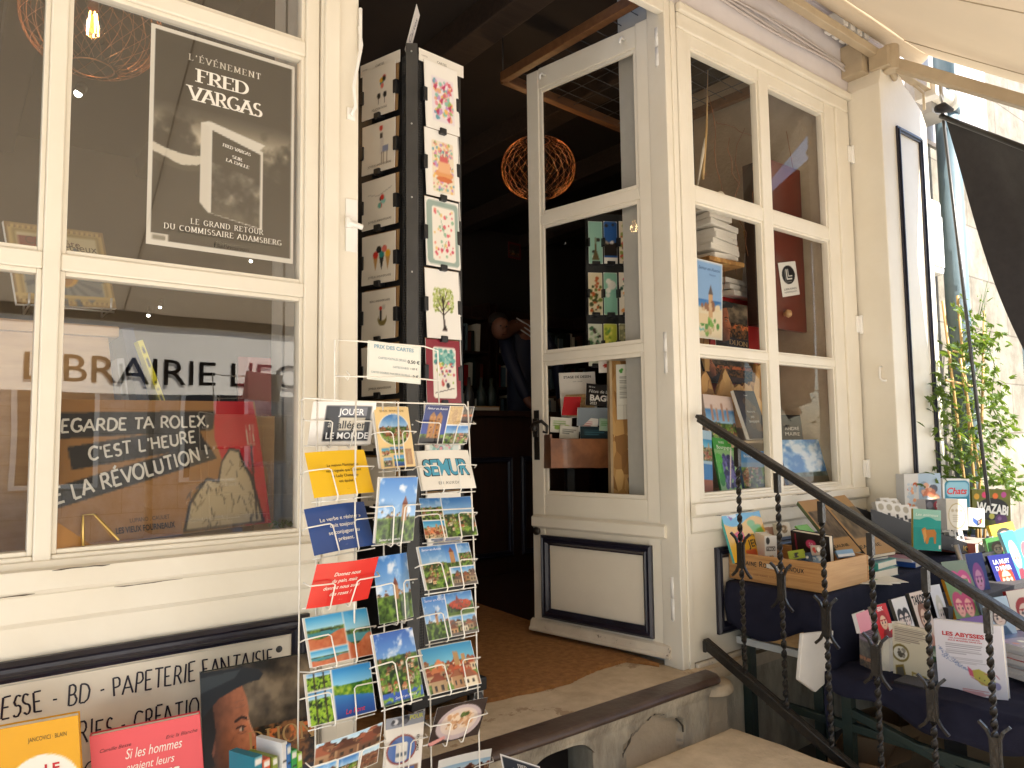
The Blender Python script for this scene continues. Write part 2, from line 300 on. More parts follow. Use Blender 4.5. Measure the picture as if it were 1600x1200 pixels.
GL = {
 'A': (.8, [[(0, 0), (.4, 1)], [(.4, 1), (.8, 0)], [(.15, .34), (.65, .34)]]), 'B': (.68, [[(.1, 0), (.1, 1)], [(.1, 1), (.34, 1)] + arc(.34, .76, .22, .24, 80, -90) + [(.1, .52)], [(.1, .52), (.38, .52)] + arc(.38, .26, .26, .26, 80, -90) + [(.1, 0)]]),
 'C': (.76, [arc(.44, .5, .4, .5, 48, 312, 14)]), 'D': (.82, [[(.1, 0), (.1, 1)], [(.1, 1), (.34, 1)] + arc(.34, .5, .42, .5, 80, -80, 12) + [(.34, 0), (.1, 0)]]),
 'E': (.64, [[(.1, 0), (.1, 1)], [(.1, 1), (.6, 1)], [(.1, .52), (.48, .52)], [(.1, 0), (.62, 0)]]), 'F': (.6, [[(.1, 0), (.1, 1)], [(.1, 1), (.58, 1)], [(.1, .5), (.46, .5)]]),
 'G': (.82, [arc(.44, .5, .4, .5, 48, 340, 15), [(.5, .42), (.78, .42)], [(.74, .42), (.74, .1)]]), 'H': (.8, [[(.1, 0), (.1, 1)], [(.7, 0), (.7, 1)], [(.1, .5), (.7, .5)]]),
 'I': (.3, [[(.15, 0), (.15, 1)]]), 'J': (.45, [[(.32, 1), (.32, .2)] + arc(.14, .16, .18, .2, 0, -140, 6)]), 'K': (.76, [[(.1, 0), (.1, 1)], [(.66, 1), (.12, .42)], [(.26, .56), (.72, 0)]]),
 'L': (.62, [[(.1, 0), (.1, 1)], [(.1, 0), (.58, 0)]]), 'M': (.96, [[(.1, 0), (.12, 1)], [(.12, 1), (.48, .1)], [(.48, .1), (.84, 1)], [(.84, 1), (.86, 0)]]), 'N': (.84, [[(.1, 0), (.1, 1)], [(.1, 1), (.74, 0)], [(.74, 0), (.74, 1)]]),
 'O': (.86, [arc(.43, .5, .39, .5, 90, 450, 20)]), 'P': (.64, [[(.1, 0), (.1, 1)], [(.1, 1), (.34, 1)] + arc(.34, .73, .25, .27, 80, -90) + [(.1, .46)]]), 'Q': (.86, [arc(.43, .5, .39, .5, 90, 450, 20), [(.45, .2), (.85, -.12)]]),
 'R': (.72, [[(.1, 0), (.1, 1)], [(.1, 1), (.34, 1)] + arc(.34, .74, .24, .26, 80, -90) + [(.1, .48)], [(.34, .48), (.7, 0)]]), 'S': (.6, [arc(.3, .75, .23, .25, 40, 265, 9) + arc(.3, .25, .25, .26, 85, -145, 9)]),
 'T': (.72, [[(.36, 0), (.36, 1)], [(.02, 1), (.7, 1)]]), 'U': (.8, [[(.1, 1), (.1, .32)] + arc(.4, .32, .3, .32, 180, 360, 9) + [(.7, 1)]]), 'V': (.78, [[(0, 1), (.39, 0)], [(.39, 0), (.78, 1)]]),
 'W': (1.1, [[(0, 1), (.28, 0)], [(.28, 0), (.55, .9)], [(.55, .9), (.82, 0)], [(.82, 0), (1.1, 1)]]), 'X': (.76, [[(.02, 1), (.74, 0)], [(.02, 0), (.72, 1)]]), 'Y': (.74, [[(0, 1), (.37, .48)], [(.74, 1), (.37, .48)], [(.37, .48), (.37, 0)]]),
 'Z': (.7, [[(.06, 1), (.64, 1)], [(.64, 1), (.04, 0)], [(.04, 0), (.66, 0)]]), "'": (.24, [[(.14, 1.02), (.1, .76)]]), '-': (.5, [[(.1, .45), (.4, .45)]]), '!': (.26, [[(.15, 1.05), (.12, .3)], [(.12, .1), (.12, 0)]]),
 ',': (.26, [[(.14, .1), (.06, -.16)]]), '.': (.24, [[(.1, .09), (.14, 0)]]), ' ': (.38, []), '0': (.66, [arc(.33, .5, .28, .5, 90, 450, 18)]), '1': (.4, [[(.2, 0), (.2, 1)], [(.2, 1), (.06, .8)]])}
for a, b in (('É', 'E'), ('È', 'E'), ('À', 'A')):
    GL[a] = (GL[b][0], GL[b][1] + [[(.28, 1.12), (.46, 1.32)] if a == 'É' else [(.46, 1.12), (.28, 1.32)]])
def strokes(s, style='serif', wt=.15, spacing=.1, jit=0.0, seed=1, slant=0.0, narrow=1.0):
    rn = random.Random(seed); out = []; X = 0.0; thin = wt * .36 if style == 'serif' else wt
    for ch in s:
        wd, st = GL.get(ch, GL[' ']); sc = 1 + rn.uniform(-jit, jit); yo = rn.uniform(-jit, jit) * .5; tilt = rn.uniform(-jit, jit) * 1.2
        for p in st:
            q = [((x + rn.uniform(-jit, jit) * .4) * narrow + tilt * y + slant * y, y * sc + yo + rn.uniform(-jit, jit) * .3) for x, y in p]
            n = len(q); L = []; Rr = []
            closed = n > 3 and math.hypot(p[0][0] - p[-1][0], p[0][1] - p[-1][1]) < 1e-6
            if closed: q[-1] = q[0]
            for i in range(n):
                a = q[i - 1] if i > 0 else (q[-2] if closed else q[0]); b = q[i + 1] if i < n - 1 else (q[1] if closed else q[-1])
                dx, dy = b[0] - a[0], b[1] - a[1]; l = math.hypot(dx, dy) or 1; dx /= l; dy /= l
                t = (thin + (wt - thin) * abs(dy) ** 1.3) / 2
                if style == 'brush': t *= 1.0 + .22 * math.sin(3.0 * i / max(1, n - 1) + rn.random())
                L.append((X + q[i][0] - dy * t, q[i][1] + dx * t)); Rr.append((X + q[i][0] + dy * t, q[i][1] - dx * t))
            out.append((np.array(L + Rr), [(i, i + 1, n + i + 1, n + i) for i in range(n - 1)]))
            if style == 'serif' and not closed:
                for e, o in ((0, 1), (-1, -2)):
                    x, y = q[e]; vx, vy = q[e][0] - q[o][0], q[e][1] - q[o][1]; l = math.hypot(vx, vy) or 1
                    if abs(vy) / l > .6 and (abs(y) < .02 or abs(y - 1) < .02): hw, hh = wt * 1.15, thin * .5
                    elif abs(vx) / l > .8 and n == 2 and (abs(y) < .02 or abs(y - 1) < .02): hw, hh = thin * .5, wt * .8; y = y + (hh * .7 if y < .5 else -hh * .7)
                    else: continue
                    out.append((np.array([(X + x - hw, y - hh), (X + x + hw, y - hh), (X + x + hw, y + hh), (X + x - hw, y + hh)]), [(0, 1, 2, 3)]))
        X += (wd + spacing) * narrow
    return out

# ------------------------------------------------------------ painting artwork for printed sheets
def vnoise(h, w, cells, seed, octv=4, ar=1.0):
    g = np.random.RandomState(seed); out = np.zeros((h, w)); amp = 1; tot = 0; c = cells
    for _ in range(octv):
        cy = max(2, int(c * ar) + 2); cx = max(2, int(c) + 2); G = g.rand(cy + 1, cx + 1)
        y = np.linspace(0, cy - 1.001, h); x = np.linspace(0, cx - 1.001, w); yi = y.astype(int); xi = x.astype(int); fy = (y - yi)[:, None]; fx = (x - xi)[None]
        fy = fy * fy * (3 - 2 * fy); fx = fx * fx * (3 - 2 * fx)
        a = G[yi][:, xi]; b = G[yi][:, xi + 1]; d = G[yi + 1][:, xi]; e = G[yi + 1][:, xi + 1]
        out += amp * ((a * (1 - fx) + b * fx) * (1 - fy) + (d * (1 - fx) + e * fx) * fy); tot += amp; amp *= .55; c *= 2
    return out / tot
def hx(c):
    if isinstance(c, str): return np.array([int(c[i:i + 2], 16) / 255 for i in (0, 2, 4)])
    return np.asarray(c, float)
class Art:
    SS = 2
    def __init__(s, nx, ny, bg='ffffff', ar=None):
        s.nx, s.ny = nx, ny; s.W, s.H = nx * 2, ny * 2; s.a = np.zeros((s.H, s.W, 3)); s.a[:] = hx(bg)
        s.U, s.V = np.meshgrid((np.arange(s.W) + .5) / s.W, (np.arange(s.H) + .5) / s.H); s.ar = ar or ny / nx
    def put(s, mask, c): s.a[mask] = hx(c) if np.ndim(c) < 3 and not (isinstance(c, np.ndarray) and c.ndim > 1) else c[mask]; return s
    def rect(s, u0, v0, u1, v1, c): return s.put((s.U >= u0) & (s.U < u1) & (s.V >= v0) & (s.V < v1), c)
    def ell(s, cu, cv, ru, rv, c): return s.put(((s.U - cu) / ru) ** 2 + ((s.V - cv) / rv) ** 2 < 1, c)
    def rrect(s, u0, v0, u1, v1, r, c):
        du = np.maximum(np.maximum(u0 + r - s.U, s.U - (u1 - r)), 0); dv = np.maximum(np.maximum(v0 + r / s.ar - s.V, s.V - (v1 - r / s.ar)), 0) * s.ar
        return s.put((du * du + dv * dv < r * r) & (s.U > u0) & (s.U < u1) & (s.V > v0) & (s.V < v1), c)
    def poly(s, pts, c):
        m = np.zeros_like(s.U, bool); n = len(pts)
        for i in range(n):
            x0, y0 = pts[i]; x1, y1 = pts[(i + 1) % n]
            if y0 == y1: continue
            k = ((s.V >= min(y0, y1)) & (s.V < max(y0, y1))); m ^= k & (s.U < (x1 - x0) * (s.V - y0) / (y1 - y0) + x0)
        return s.put(m, c)
    def line(s, pts, wd, c):
        m = np.zeros_like(s.U, bool)
        for (x0, y0), (x1, y1) in zip(pts, pts[1:]):
            dx, dy = x1 - x0, (y1 - y0) * s.ar; t = np.clip(((s.U - x0) * dx + (s.V - y0) * s.ar * dy) / (dx * dx + dy * dy + 1e-9), 0, 1)
            m |= (s.U - x0 - t * dx) ** 2 + ((s.V - y0) * s.ar - t * dy) ** 2 < wd * wd / 4
        return s.put(m, c)
    def sub(s, u0, v0, u1, v1):       # pixel window
        return slice(int(v0 * s.H), max(int(v0 * s.H) + 2, int(v1 * s.H))), slice(int(u0 * s.W), max(int(u0 * s.W) + 2, int(u1 * s.W)))
    def lines(s, u0, v0, u1, v1, n, c, wd=.35, seed=0):     # rows of small print
        g = random.Random(seed)
        for i in range(n):
            v = v0 + (v1 - v0) * (i + .3) / n; e = u1 - (u1 - u0) * (g.random() * .25 + (.3 if i == n - 1 else 0))
            s.rect(u0, v, e, v + (v1 - v0) / n * wd, c)
        return s
    def pic(s, u0, v0, u1, v1, kind, seed=0):
        ys, xs = s.sub(u0, v0, u1, v1); h = s.a[ys, xs].shape[0]; w_ = s.a[ys, xs].shape[1]; g = np.random.RandomState(seed + 11)
        U, V = np.meshgrid(np.linspace(0, 1, w_), np.linspace(0, 1, h)); img = np.zeros((h, w_, 3)); ar = h / w_
        P = lambda c: hx(c)
        def mixc(m, a, b): return P(a) * (1 - m[..., None]) + P(b) * m[..., None]
        st = {'town': ('2f6fb4', '9cc3e6', .42), 'roofs': ('2a8bc0', '7cc4de', .38), 'lake': ('2f8fd6', '8fd0f2', .34), 'beach': ('2f9ad4', 'a8dcee', .4), 'tower': ('2d6cb8', '86b4e2', .8), 'castle': ('3f7ec8', '9fc6ee', .62), 'street': ('4f92d0', 'a5cdea', .3),
              'forest': ('5aa0d8', 'bcdcf0', .22), 'night': ('14235e', '2f4aa0', .75), 'cloudtown': ('2458b0', '6f9fd8', .36), 'autumn': ('2f74bc', '8cbce4', .45), 'dark': ('3a3326', '6a5a44', .3), 'mountain': ('3b86cc', '9fd0ee', .68), 'statue': ('caa56a', 'e0c08a', 1.0), 'wall': ('b3835a', 'cfa27a', 1.0), 'oldroofs': ('9dc3dc', 'c9dfe8', .25)}[kind]
        hz = st[2] + .05 * (vnoise(1, w_, 5, seed)[0] - .5); img[:] = mixc(np.clip(V / max(st[2], .1), 0, 1), st[0], st[1])
        n1 = vnoise(h, w_, 4, seed + 1, 5, ar); cl = np.clip((n1 - .52) * 6, 0, 1) * (.85 if kind in ('cloudtown', 'mountain', 'castle') else .35 if kind not in ('lake', 'night', 'beach', 'statue', 'wall', 'roofs', 'tower') else 0)
        img = img * (1 - cl[..., None]) + P('f2f4f8') * cl[..., None]
        gr = V > hz[None, :]
        n2 = vnoise(h, w_, 9, seed + 2, 5, ar); n3 = vnoise(h, w_, 22, seed + 3, 3, ar)
        green = mixc(np.clip((n2 - .35) * 3, 0, 1), '1f3312', '6f8f36') * (.7 + .6 * n3[..., None])
        img[gr] = green[gr]
        def houses(n, v0, v1, big, pal, roof):
            for k in range(n):
                t = k / n; cv_ = v0 + (v1 - v0) * t + g.uniform(-.03, .03); cu = g.rand(); sz = big * (.55 + .8 * t) * g.uniform(.6, 1.3); sv = sz * g.uniform(.5, .9) / ar
                c = P(pal[g.randint(len(pal))]) * g.uniform(.75, 1.1); rc = P(roof[g.randint(len(roof))]) * g.uniform(.7, 1.15)
                m = (abs(U - cu) < sz / 2) & (abs(V - cv_) < sv / 2); img[m] = c
                m = (V > cv_ - sv / 2 - sz * .45 / ar) & (V < cv_ - sv / 2) & (abs(U - cu) < sz * .62 * np.clip((V - (cv_ - sv / 2 - sz * .45 / ar)) / (sz * .45 / ar), .35, 1)); img[m] = rc
                for q in (-.25, .2):
                    m = (abs(U - cu - q * sz) < sz * .09) & (abs(V - cv_) < sv * .2); img[m] = P('3a2e26')
        wl = ['d8c09a', 'c9a67a', 'e6d6b8', 'b5895e', 'd9b48c']; rf = ['9a4a2c', 'b05a34', '7c3a24', 'a86a48']
        if kind in ('town', 'cloudtown'): houses(34, st[2] + .02, .85, .10, wl, rf); m = (V > .55) & (n2 > .52) & (n3 > .42); img[m] = (green * 1.2)[m]
        if kind == 'cloudtown': m = (V > .84) & (V < .97) & (n2 < .62); img[m] = P('3f62b8')
        if kind == 'roofs': houses(40, st[2], .95, .17, wl, ['b5532e', 'c4683c', '9a4426', 'cf7a4c']); img[(abs(U - .62) < .05) & (V > .2) & (V < .5)] = P('b98f5c'); img[(abs(U - .76) < .04) & (V > .25) & (V < .5)] = P('c79c68'); img[(abs(U - .62) < .05) & (V > .17) & (V < .22) & ((U * 60).astype(int) % 2 == 0)] = P('b98f5c')
        if kind == 'oldroofs': img[gr] = (mixc(n2, '5a3a2c', '9a6a4c') * (.6 + .8 * n3[..., None]))[gr]; houses(26, .32, .95, .2, ['8a6248', '6a4a3a', 'b08a68'], ['6f3c2c', '8a4e38', '5a3428'])
        if kind == 'street': houses(16, .32, .8, .24, wl + ['8a5a3c'], ['5a4a44', '70584e', '8a4e34']); img[V > .86] = P('6b625c')
        if kind == 'lake': m = (V > .52 + .12 * U) & (V > hz[None]); img[m] = mixc(np.clip((V - .5) * 2, 0, 1), '3f86c8', '1f3f86')[m]; m = gr & ~m; img[m] = mixc(np.clip((n2 - .3) * 2.4, 0, 1), '2f6a1c', 'b0c83a')[m]
        if kind == 'beach': m = (V > .48) & (V < .66); img[m] = P('3f8f9a'); m = V > .62 + .1 * np.sin(U * 5); img[m] = mixc(n2, 'd8895a', 'b5502c')[m]; m = (V > .4) & (V < .5) & (n1 > .35); img[m] = green[m]
        if kind == 'forest': m = (n2 > .45) & gr; img[m] = mixc(n3, '5f9a1c', 'c8d84a')[m]; img[(abs(U - .3) < .03) | (abs(U - .72) < .025)] = P('3a3020')
        if kind == 'autumn': m = (((U - .5) / .42) ** 2 + ((V - .55) / .22) ** 2 < .7 + .7 * n2) & (n3 > .3); img[m] = mixc(n2, '9a1a10', 'e0642a')[m]; m = (abs(U - .42) < .09 * np.clip((V - .1) / .35, 0, 1)) & (V > .1) & (V < .5); img[m] = P('8a3a30'); img[V > .86] = P('4f6a20')
        if kind in ('tower', 'castle'):
            cx = .5 if kind == 'tower' else .35 + .4 * g.rand(); rw = .2 if kind == 'tower' else .05 + .03 * g.rand(); tp = .34 if kind == "tower" else .38 + .1 * g.rand(); th_ = .22 if kind == "tower" else .12
            if kind == 'castle': houses(14, .52, .7, .09, wl, ['5a4a3a', '8a5236']); m = (V > .62); img[m] = green[m]
            m = (abs(U - cx) < rw) & (V > tp) & (V < .95 if kind == 'tower' else V < .68); img[m] = (mixc(n3, '9a6a44', 'd2a06c'))[m]; m = (abs(U - cx) < rw * 1.1 * np.clip((V - tp + th_) / th_, 0, 1)) & (V > tp - th_) & (V < tp + .01); img[m] = P('7a3c26')
            if kind == 'tower': m = (V > .82); img[m] = green[m]
        if kind == 'night':
            for cx in (.38, .66):
                m = (abs(U - cx) < .13) & (V > .28); img[m] = mixc(n3, '8a5420', 'd89a4a')[m]; m = (abs(U - cx) < .13 * np.clip((V - .16) / .12, 0, 1)) & (V > .16) & (V < .29); img[m] = P('9a6a3a')
            for k in range(9): m = (abs(U - (.38 if k % 2 else .66)) < .03) & (abs(V - (.36 + .07 * k)) < .022); img[m] = P('3a2210')
            m = V > .86; img[m] = P('1a1410')
        if kind == 'mountain': m = V > .72 + .12 * (n1[0][None] - .5); img[m] = mixc(np.clip((n2 - .3) * 2, 0, 1), '3a4a3a', '9aa7ae')[m]; m = (V > .84); img[m] = mixc(n2, '4a4030', '8a7a50')[m]
        if kind == 'dark': img[:] = mixc(np.clip((n1 - .3) * 2.2, 0, 1), '1c1712', '8a7860'); m = (V > .42) & (V < .8); img[m] = mixc(np.clip((n3 - .35) * 3, 0, 1), '140f0c', '8a5a30')[m]; m = (abs(V - .5) < .05) & (n2 > .5); img[m] = P('d8743a'); m = V > .8; img[m] = mixc(n2, '2a2228', '5a4a50')[m]
        if kind in ('statue', 'wall'): img[:] = mixc(n2, st[0], st[1]) * (.7 + .5 * n3[..., None]); img[(((U - .5) / .22) ** 2 + ((V - .55) / .4) ** 2 < 1)] = (mixc(n3, 'f0d6a8', '8a6238'))[(((U - .5) / .22) ** 2 + ((V - .55) / .4) ** 2 < 1)]
        s.a[ys, xs] = np.clip(img, 0, 1); return s
    def blobs(s, u0, v0, u1, v1, n, pal, r, seed=0):
        g = random.Random(seed)
        for _ in range(n): q = r * g.uniform(.5, 1.3); s.ell(g.uniform(u0 + r, u1 - r), g.uniform(v0 + r / s.ar, v1 - r / s.ar), q, q / s.ar, pal[g.randrange(len(pal))])
        return s
    def grid(s): return s.a.reshape(s.ny, 2, s.nx, 2, 3).mean((1, 3))

# ------------------------------------------------------------ printed sheets and books
ALB = .84
class Sheet:
    def __init__(s, w, h, art, t=.0006, bend=None, back=(.8, .78, .74), pages=None):
        s.w, s.h, s.art, s.t, s.bend, s.back = w, h, art, t, bend, back; s.tx = []; s.k = 0
    def Z(s, x, y): return s.bend(x / s.w, y / s.h) if s.bend else np.zeros_like(x)
    def text(s, st, u, v, hgt, col='1a1a1a', align='c', style='sans', width=None, rot=0.0, lift=.0006, bold=0.0, shear=0.0, spacing=None, wt=.15, jit=0.0, narrow=1.0, seed=1):
        polys = sans(st, bold, shear, spacing or 1.0) if style == 'sans' else strokes(st, style, wt, .1 if spacing is None else spacing, jit, seed, shear, narrow)
        polys = [(p, f) for p, f in polys if len(p)]
        if not polys: return s
        x0 = min(p[:, 0].min() for p, f in polys); x1 = max(p[:, 0].max() for p, f in polys); H = hgt * s.h
        sx = H if width is None else width * s.w / (x1 - x0)
        W_ = (x1 - x0) * sx; ox = {'c': -W_ / 2, 'l': 0, 'r': -W_}[align]; c, sn = math.cos(R(rot)), math.sin(R(rot))
        px, py = (u - .5) * s.w, (.5 - v) * s.h
        for p, f in polys:
            x = (p[:, 0] - x0) * sx + ox; y = (p[:, 1] - .5) * H; s.k += 1
            s.tx.append((np.stack([px + x * c - y * sn, py + x * sn + y * c], -1), f, col, lift + s.k * .00003))
        return s
    def build(s, name, M_, parent=None, matname='print', spine=None, pages=None):
        a = lin(s.art.grid()) * ALB; ny, nx = a.shape[:2]
        X, Y = np.meshgrid(np.linspace(-s.w / 2, s.w / 2, nx), np.linspace(s.h / 2, -s.h / 2, ny)); Zf = s.Z(X, Y)
        V = [np.stack([X, Y, Zf], -1).reshape(-1, 3)]; C = [a.reshape(-1, 3)]; I = np.arange(nx * ny).reshape(ny, nx)
        q = np.stack([I[1:, :-1], I[1:, 1:], I[:-1, 1:], I[:-1, :-1]], -1).reshape(-1, 4); faces = [q]
        nf = len(q)
        mx, my = min(nx, 7), min(ny, 7); jx = np.linspace(0, nx - 1, mx).astype(int); jy = np.linspace(0, ny - 1, my).astype(int)
        # back face and rim
        Bx, By, Bz = X[jy][:, jx], Y[jy][:, jx], Zf[jy][:, jx] - s.t; o = nx * ny; V.append(np.stack([Bx, By, Bz], -1).reshape(-1, 3)); bc = np.broadcast_to(np.array(s.back), (my * mx, 3)); C.append(bc)
        J = o + np.arange(mx * my).reshape(my, mx); faces.append(np.stack([J[:-1, :-1], J[:-1, 1:], J[1:, 1:], J[1:, :-1]], -1).reshape(-1, 4))
        verts = np.concatenate(V); cols = np.concatenate(C); F_ = [tuple(r) for r in np.concatenate(faces)]
        ex_v = []; ex_c = []; base = len(verts)
        def rim(xs, ys, col, skip=False):
            zz = s.Z(np.array(xs), np.array(ys)); n = len(xs); b = base + len(ex_v)
            for x, y, z in zip(xs, ys, zz): ex_v.append((x, y, z)); ex_c.append(col)
            for x, y, z in zip(xs, ys, zz): ex_v.append((x, y, z - s.t)); ex_c.append(col)
            for i in range(n - 1): F_.append((b + i, b + n + i, b + n + i + 1, b + i + 1))
        xs = X[0, jx]; ys = Y[jy, 0]; pc = s.back if pages is None else pages
        rim(list(xs), [s.h / 2] * mx, pc); rim(list(xs[::-1]), [-s.h / 2] * mx, pc); rim([s.w / 2] * my, list(ys), pc); rim([-s.w / 2] * my, list(ys[::-1]), spine if spine is not None else pc)
        for p, f, col, lift in s.tx:
            zz = s.Z(p[:, 0], p[:, 1]) + lift; b = base + len(ex_v); c = tuple(lin(hx(col)) * ALB)
            for (x, y), z in zip(p, zz): ex_v.append((x, y, z)); ex_c.append(c)
            for t in f: F_.append(tuple(i + b for i in t))
        if ex_v: verts = np.concatenate([verts, np.array(ex_v)]); cols = np.concatenate([cols, np.array([tuple(c) for c in ex_c])])
        me = bpy.data.meshes.new(name); me.from_pydata(verts.tolist(), [], F_)
        at_ = me.attributes.new('Col', 'FLOAT_COLOR', 'POINT'); at_.data.foreach_set('color', np.concatenate([cols, np.ones((len(cols), 1))], 1).astype(np.float32).ravel())
        me.materials.append(MATS[matname]); o = bpy.data.objects.new(name, me); COL.objects.link(o)
        if M_ is not None: o.matrix_world = M_
        if parent is not None: o.parent = parent
        return o
def pose(center, yaw=0.0, tilt=0.0, roll=0.0):
    """frame whose +Z is the sheet's front, +Y its top; yaw 0 faces the street (-Y), positive yaw turns it towards +X; tilt leans the top back"""
    m = Matrix.Rotation(yaw, 4, 'Z') @ Matrix.Rotation(R(90), 4, 'X') @ Matrix.Rotation(-tilt, 4, 'X') @ Matrix.Rotation(roll, 4, 'Z')
    return Matrix.Translation(Vector(center)) @ m
def rectfit(cor, d=None, h=None, asp=None, yaw=0.0, tilt=.15, roll=0.0, sy=.35, st=.15, sr=.3, offY=None):
    """pose and size of a flat rectangle seen at four photo corners TL,TR,BR,BL; d = distance along the view or h = real height"""
    cor = np.array(cor, float); c0 = cor.mean(0); dd = d or 2.0
    for _ in range(1 if d else 4):
        hp = (np.linalg.norm(cor[0] - cor[3]) + np.linalg.norm(cor[1] - cor[2])) / 2 * dd / F; wp = (np.linalg.norm(cor[0] - cor[1]) + np.linalg.norm(cor[3] - cor[2])) / 2 * dd / F
        q = np.array([c0[0], c0[1], yaw, tilt, roll, math.log(wp / math.cos(.3)), math.log(hp)])
        def res(q):
            m = np.array(pose(atd(q[0], q[1], dd), q[2], q[3], q[4])); w2, h2 = math.exp(q[5]) / 2, math.exp(q[6]) / 2
            P = np.array([(-w2, h2, 0, 1), (w2, h2, 0, 1), (w2, -h2, 0, 1), (-w2, -h2, 0, 1)]) @ m.T
            e = list(((proj(P[:, :3]) - cor) / 1.5).ravel()) + [(q[2] - yaw) / sy, (q[3] - tilt) / st, (q[4] - roll) / sr]
            if asp: e.append((q[5] - q[6] - math.log(asp)) / .04)
            return np.array(e)
        lam = 1e-3; r0 = res(q)
        for _i in range(25):
            J = np.array([(res(q + e) - r0) / 1e-4 for e in np.eye(7) * 1e-4]).T
            A = J.T @ J; dq = np.linalg.solve(A + lam * np.diag(np.diag(A) + 1e-9), -J.T @ r0); r1 = res(q + dq)
            if r1 @ r1 < r0 @ r0: q, r0, lam = q + dq, r1, lam * .4
            else: lam *= 5
        if h: dd *= h / math.exp(q[6])
    return pose(atd(q[0], q[1], dd), q[2], q[3], q[4]), math.exp(q[5]), math.exp(q[6])
def book(name, label, cat, fit, art, texts=(), t=.02, spine='888888', group=None, matname='gloss_print', pages_col=(.70, .65, .55), bend=None):
    """a bound book: cover (front, spine, back) with the block of pages as its part; fit = (matrix, w, h) of the front cover"""
    m, w_, h_ = fit; sc = lin(hx(spine)) * ALB
    s = Sheet(w_, h_, art, t=.0015, back=tuple(sc), bend=bend)
    for a in texts: s.text(*a[0], **a[1])
    o = s.build(name, m, matname=matname); tag(o, label, cat, group)
    # back board, spine and the leaves between
    mb = MB(); mb.box(-w_ / 2 + .003, -h_ / 2 + .003, -t + .0016, w_ / 2 - .003, h_ / 2 - .003, -.0017, 'page'); mb.build('pages', o)
    add_colored(o, [(-w_ / 2, -h_ / 2, -t, w_ / 2, h_ / 2, -t + .0015), (-w_ / 2, -h_ / 2, -t + .0015, -w_ / 2 + .002, h_ / 2, -.0016)], sc)
    return o
def add_colored(o, boxes, col):
    me = o.data; nv = len(me.vertices); vs = [v.co[:] for v in me.vertices]; fs = [tuple(p.vertices) for p in me.polygons]
    cl = np.empty(nv * 4, np.float32); me.attributes['Col'].data.foreach_get('color', cl); cl = list(cl)
    for x0, y0, z0, x1, y1, z1 in boxes:
        b = len(vs); vs += [(x, y, z) for x in (x0, x1) for y in (y0, y1) for z in (z0, z1)]; cl += [*col, 1.0] * 8
        fs += [tuple(i + b for i in f) for f in [(0, 1, 3, 2), (4, 6, 7, 5), (0, 4, 5, 1), (2, 3, 7, 6), (0, 2, 6, 4), (1, 5, 7, 3)]]
    m2 = bpy.data.meshes.new(me.name); m2.from_pydata(vs, [], fs); a = m2.attributes.new('Col', 'FLOAT_COLOR', 'POINT'); a.data.foreach_set('color', np.array(cl, np.float32))
    for k in me.materials: m2.materials.append(k)
    o.data = m2; bpy.data.meshes.remove(me)
T = lambda *a, **k: (a, k)
# ============================================================ THE SETTING
ZF = -.942; ZS = -1.45
g = MB().add([(-60, -60, ZS), (60, -60, ZS), (60, 40, ZS), (-60, 40, ZS)], [(0, 1, 2, 3)], 'street'); struct(g.build('street'))
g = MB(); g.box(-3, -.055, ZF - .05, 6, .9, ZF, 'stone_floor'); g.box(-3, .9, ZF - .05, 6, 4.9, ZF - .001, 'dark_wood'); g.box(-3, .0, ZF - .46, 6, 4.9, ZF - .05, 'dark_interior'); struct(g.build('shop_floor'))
# ground beside the stone steps, dark and littered under the table
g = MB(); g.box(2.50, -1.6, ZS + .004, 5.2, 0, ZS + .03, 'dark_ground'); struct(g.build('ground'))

shop = thing('bookshop', 'old cream painted bookshop front with glazed windows beside an open door', 'shop front')
# --- wall bodies that carry the front
g = MB()
g.box(-3, .0, 1.90, 6, .045, 3.2, 'lilac')                       # frieze above the windows
g.box(3.96, .02, ZF - .3, 6, .30, 1.87, 'ashlar')               # masonry beyond the window
g.box(-3, .05, ZS, .86, .30, -.47, 'plaster_gray')              # under the display window
g.box(2.50, .05, ZS, 3.96, .30, -.47, 'plaster_gray')
g.build('wall', shop)
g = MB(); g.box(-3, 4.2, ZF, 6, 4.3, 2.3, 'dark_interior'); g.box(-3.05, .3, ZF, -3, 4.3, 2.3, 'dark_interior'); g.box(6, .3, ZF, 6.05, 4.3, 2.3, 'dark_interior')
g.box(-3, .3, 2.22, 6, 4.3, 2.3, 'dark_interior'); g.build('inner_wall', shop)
for k in range(9): MB().bar((-2.6 + k * .95, .3, 2.15), (-2.6 + k * .95, 4.2, 2.15), .16, .15, 'beam_wood').build('ceiling_beam', shop, .008)

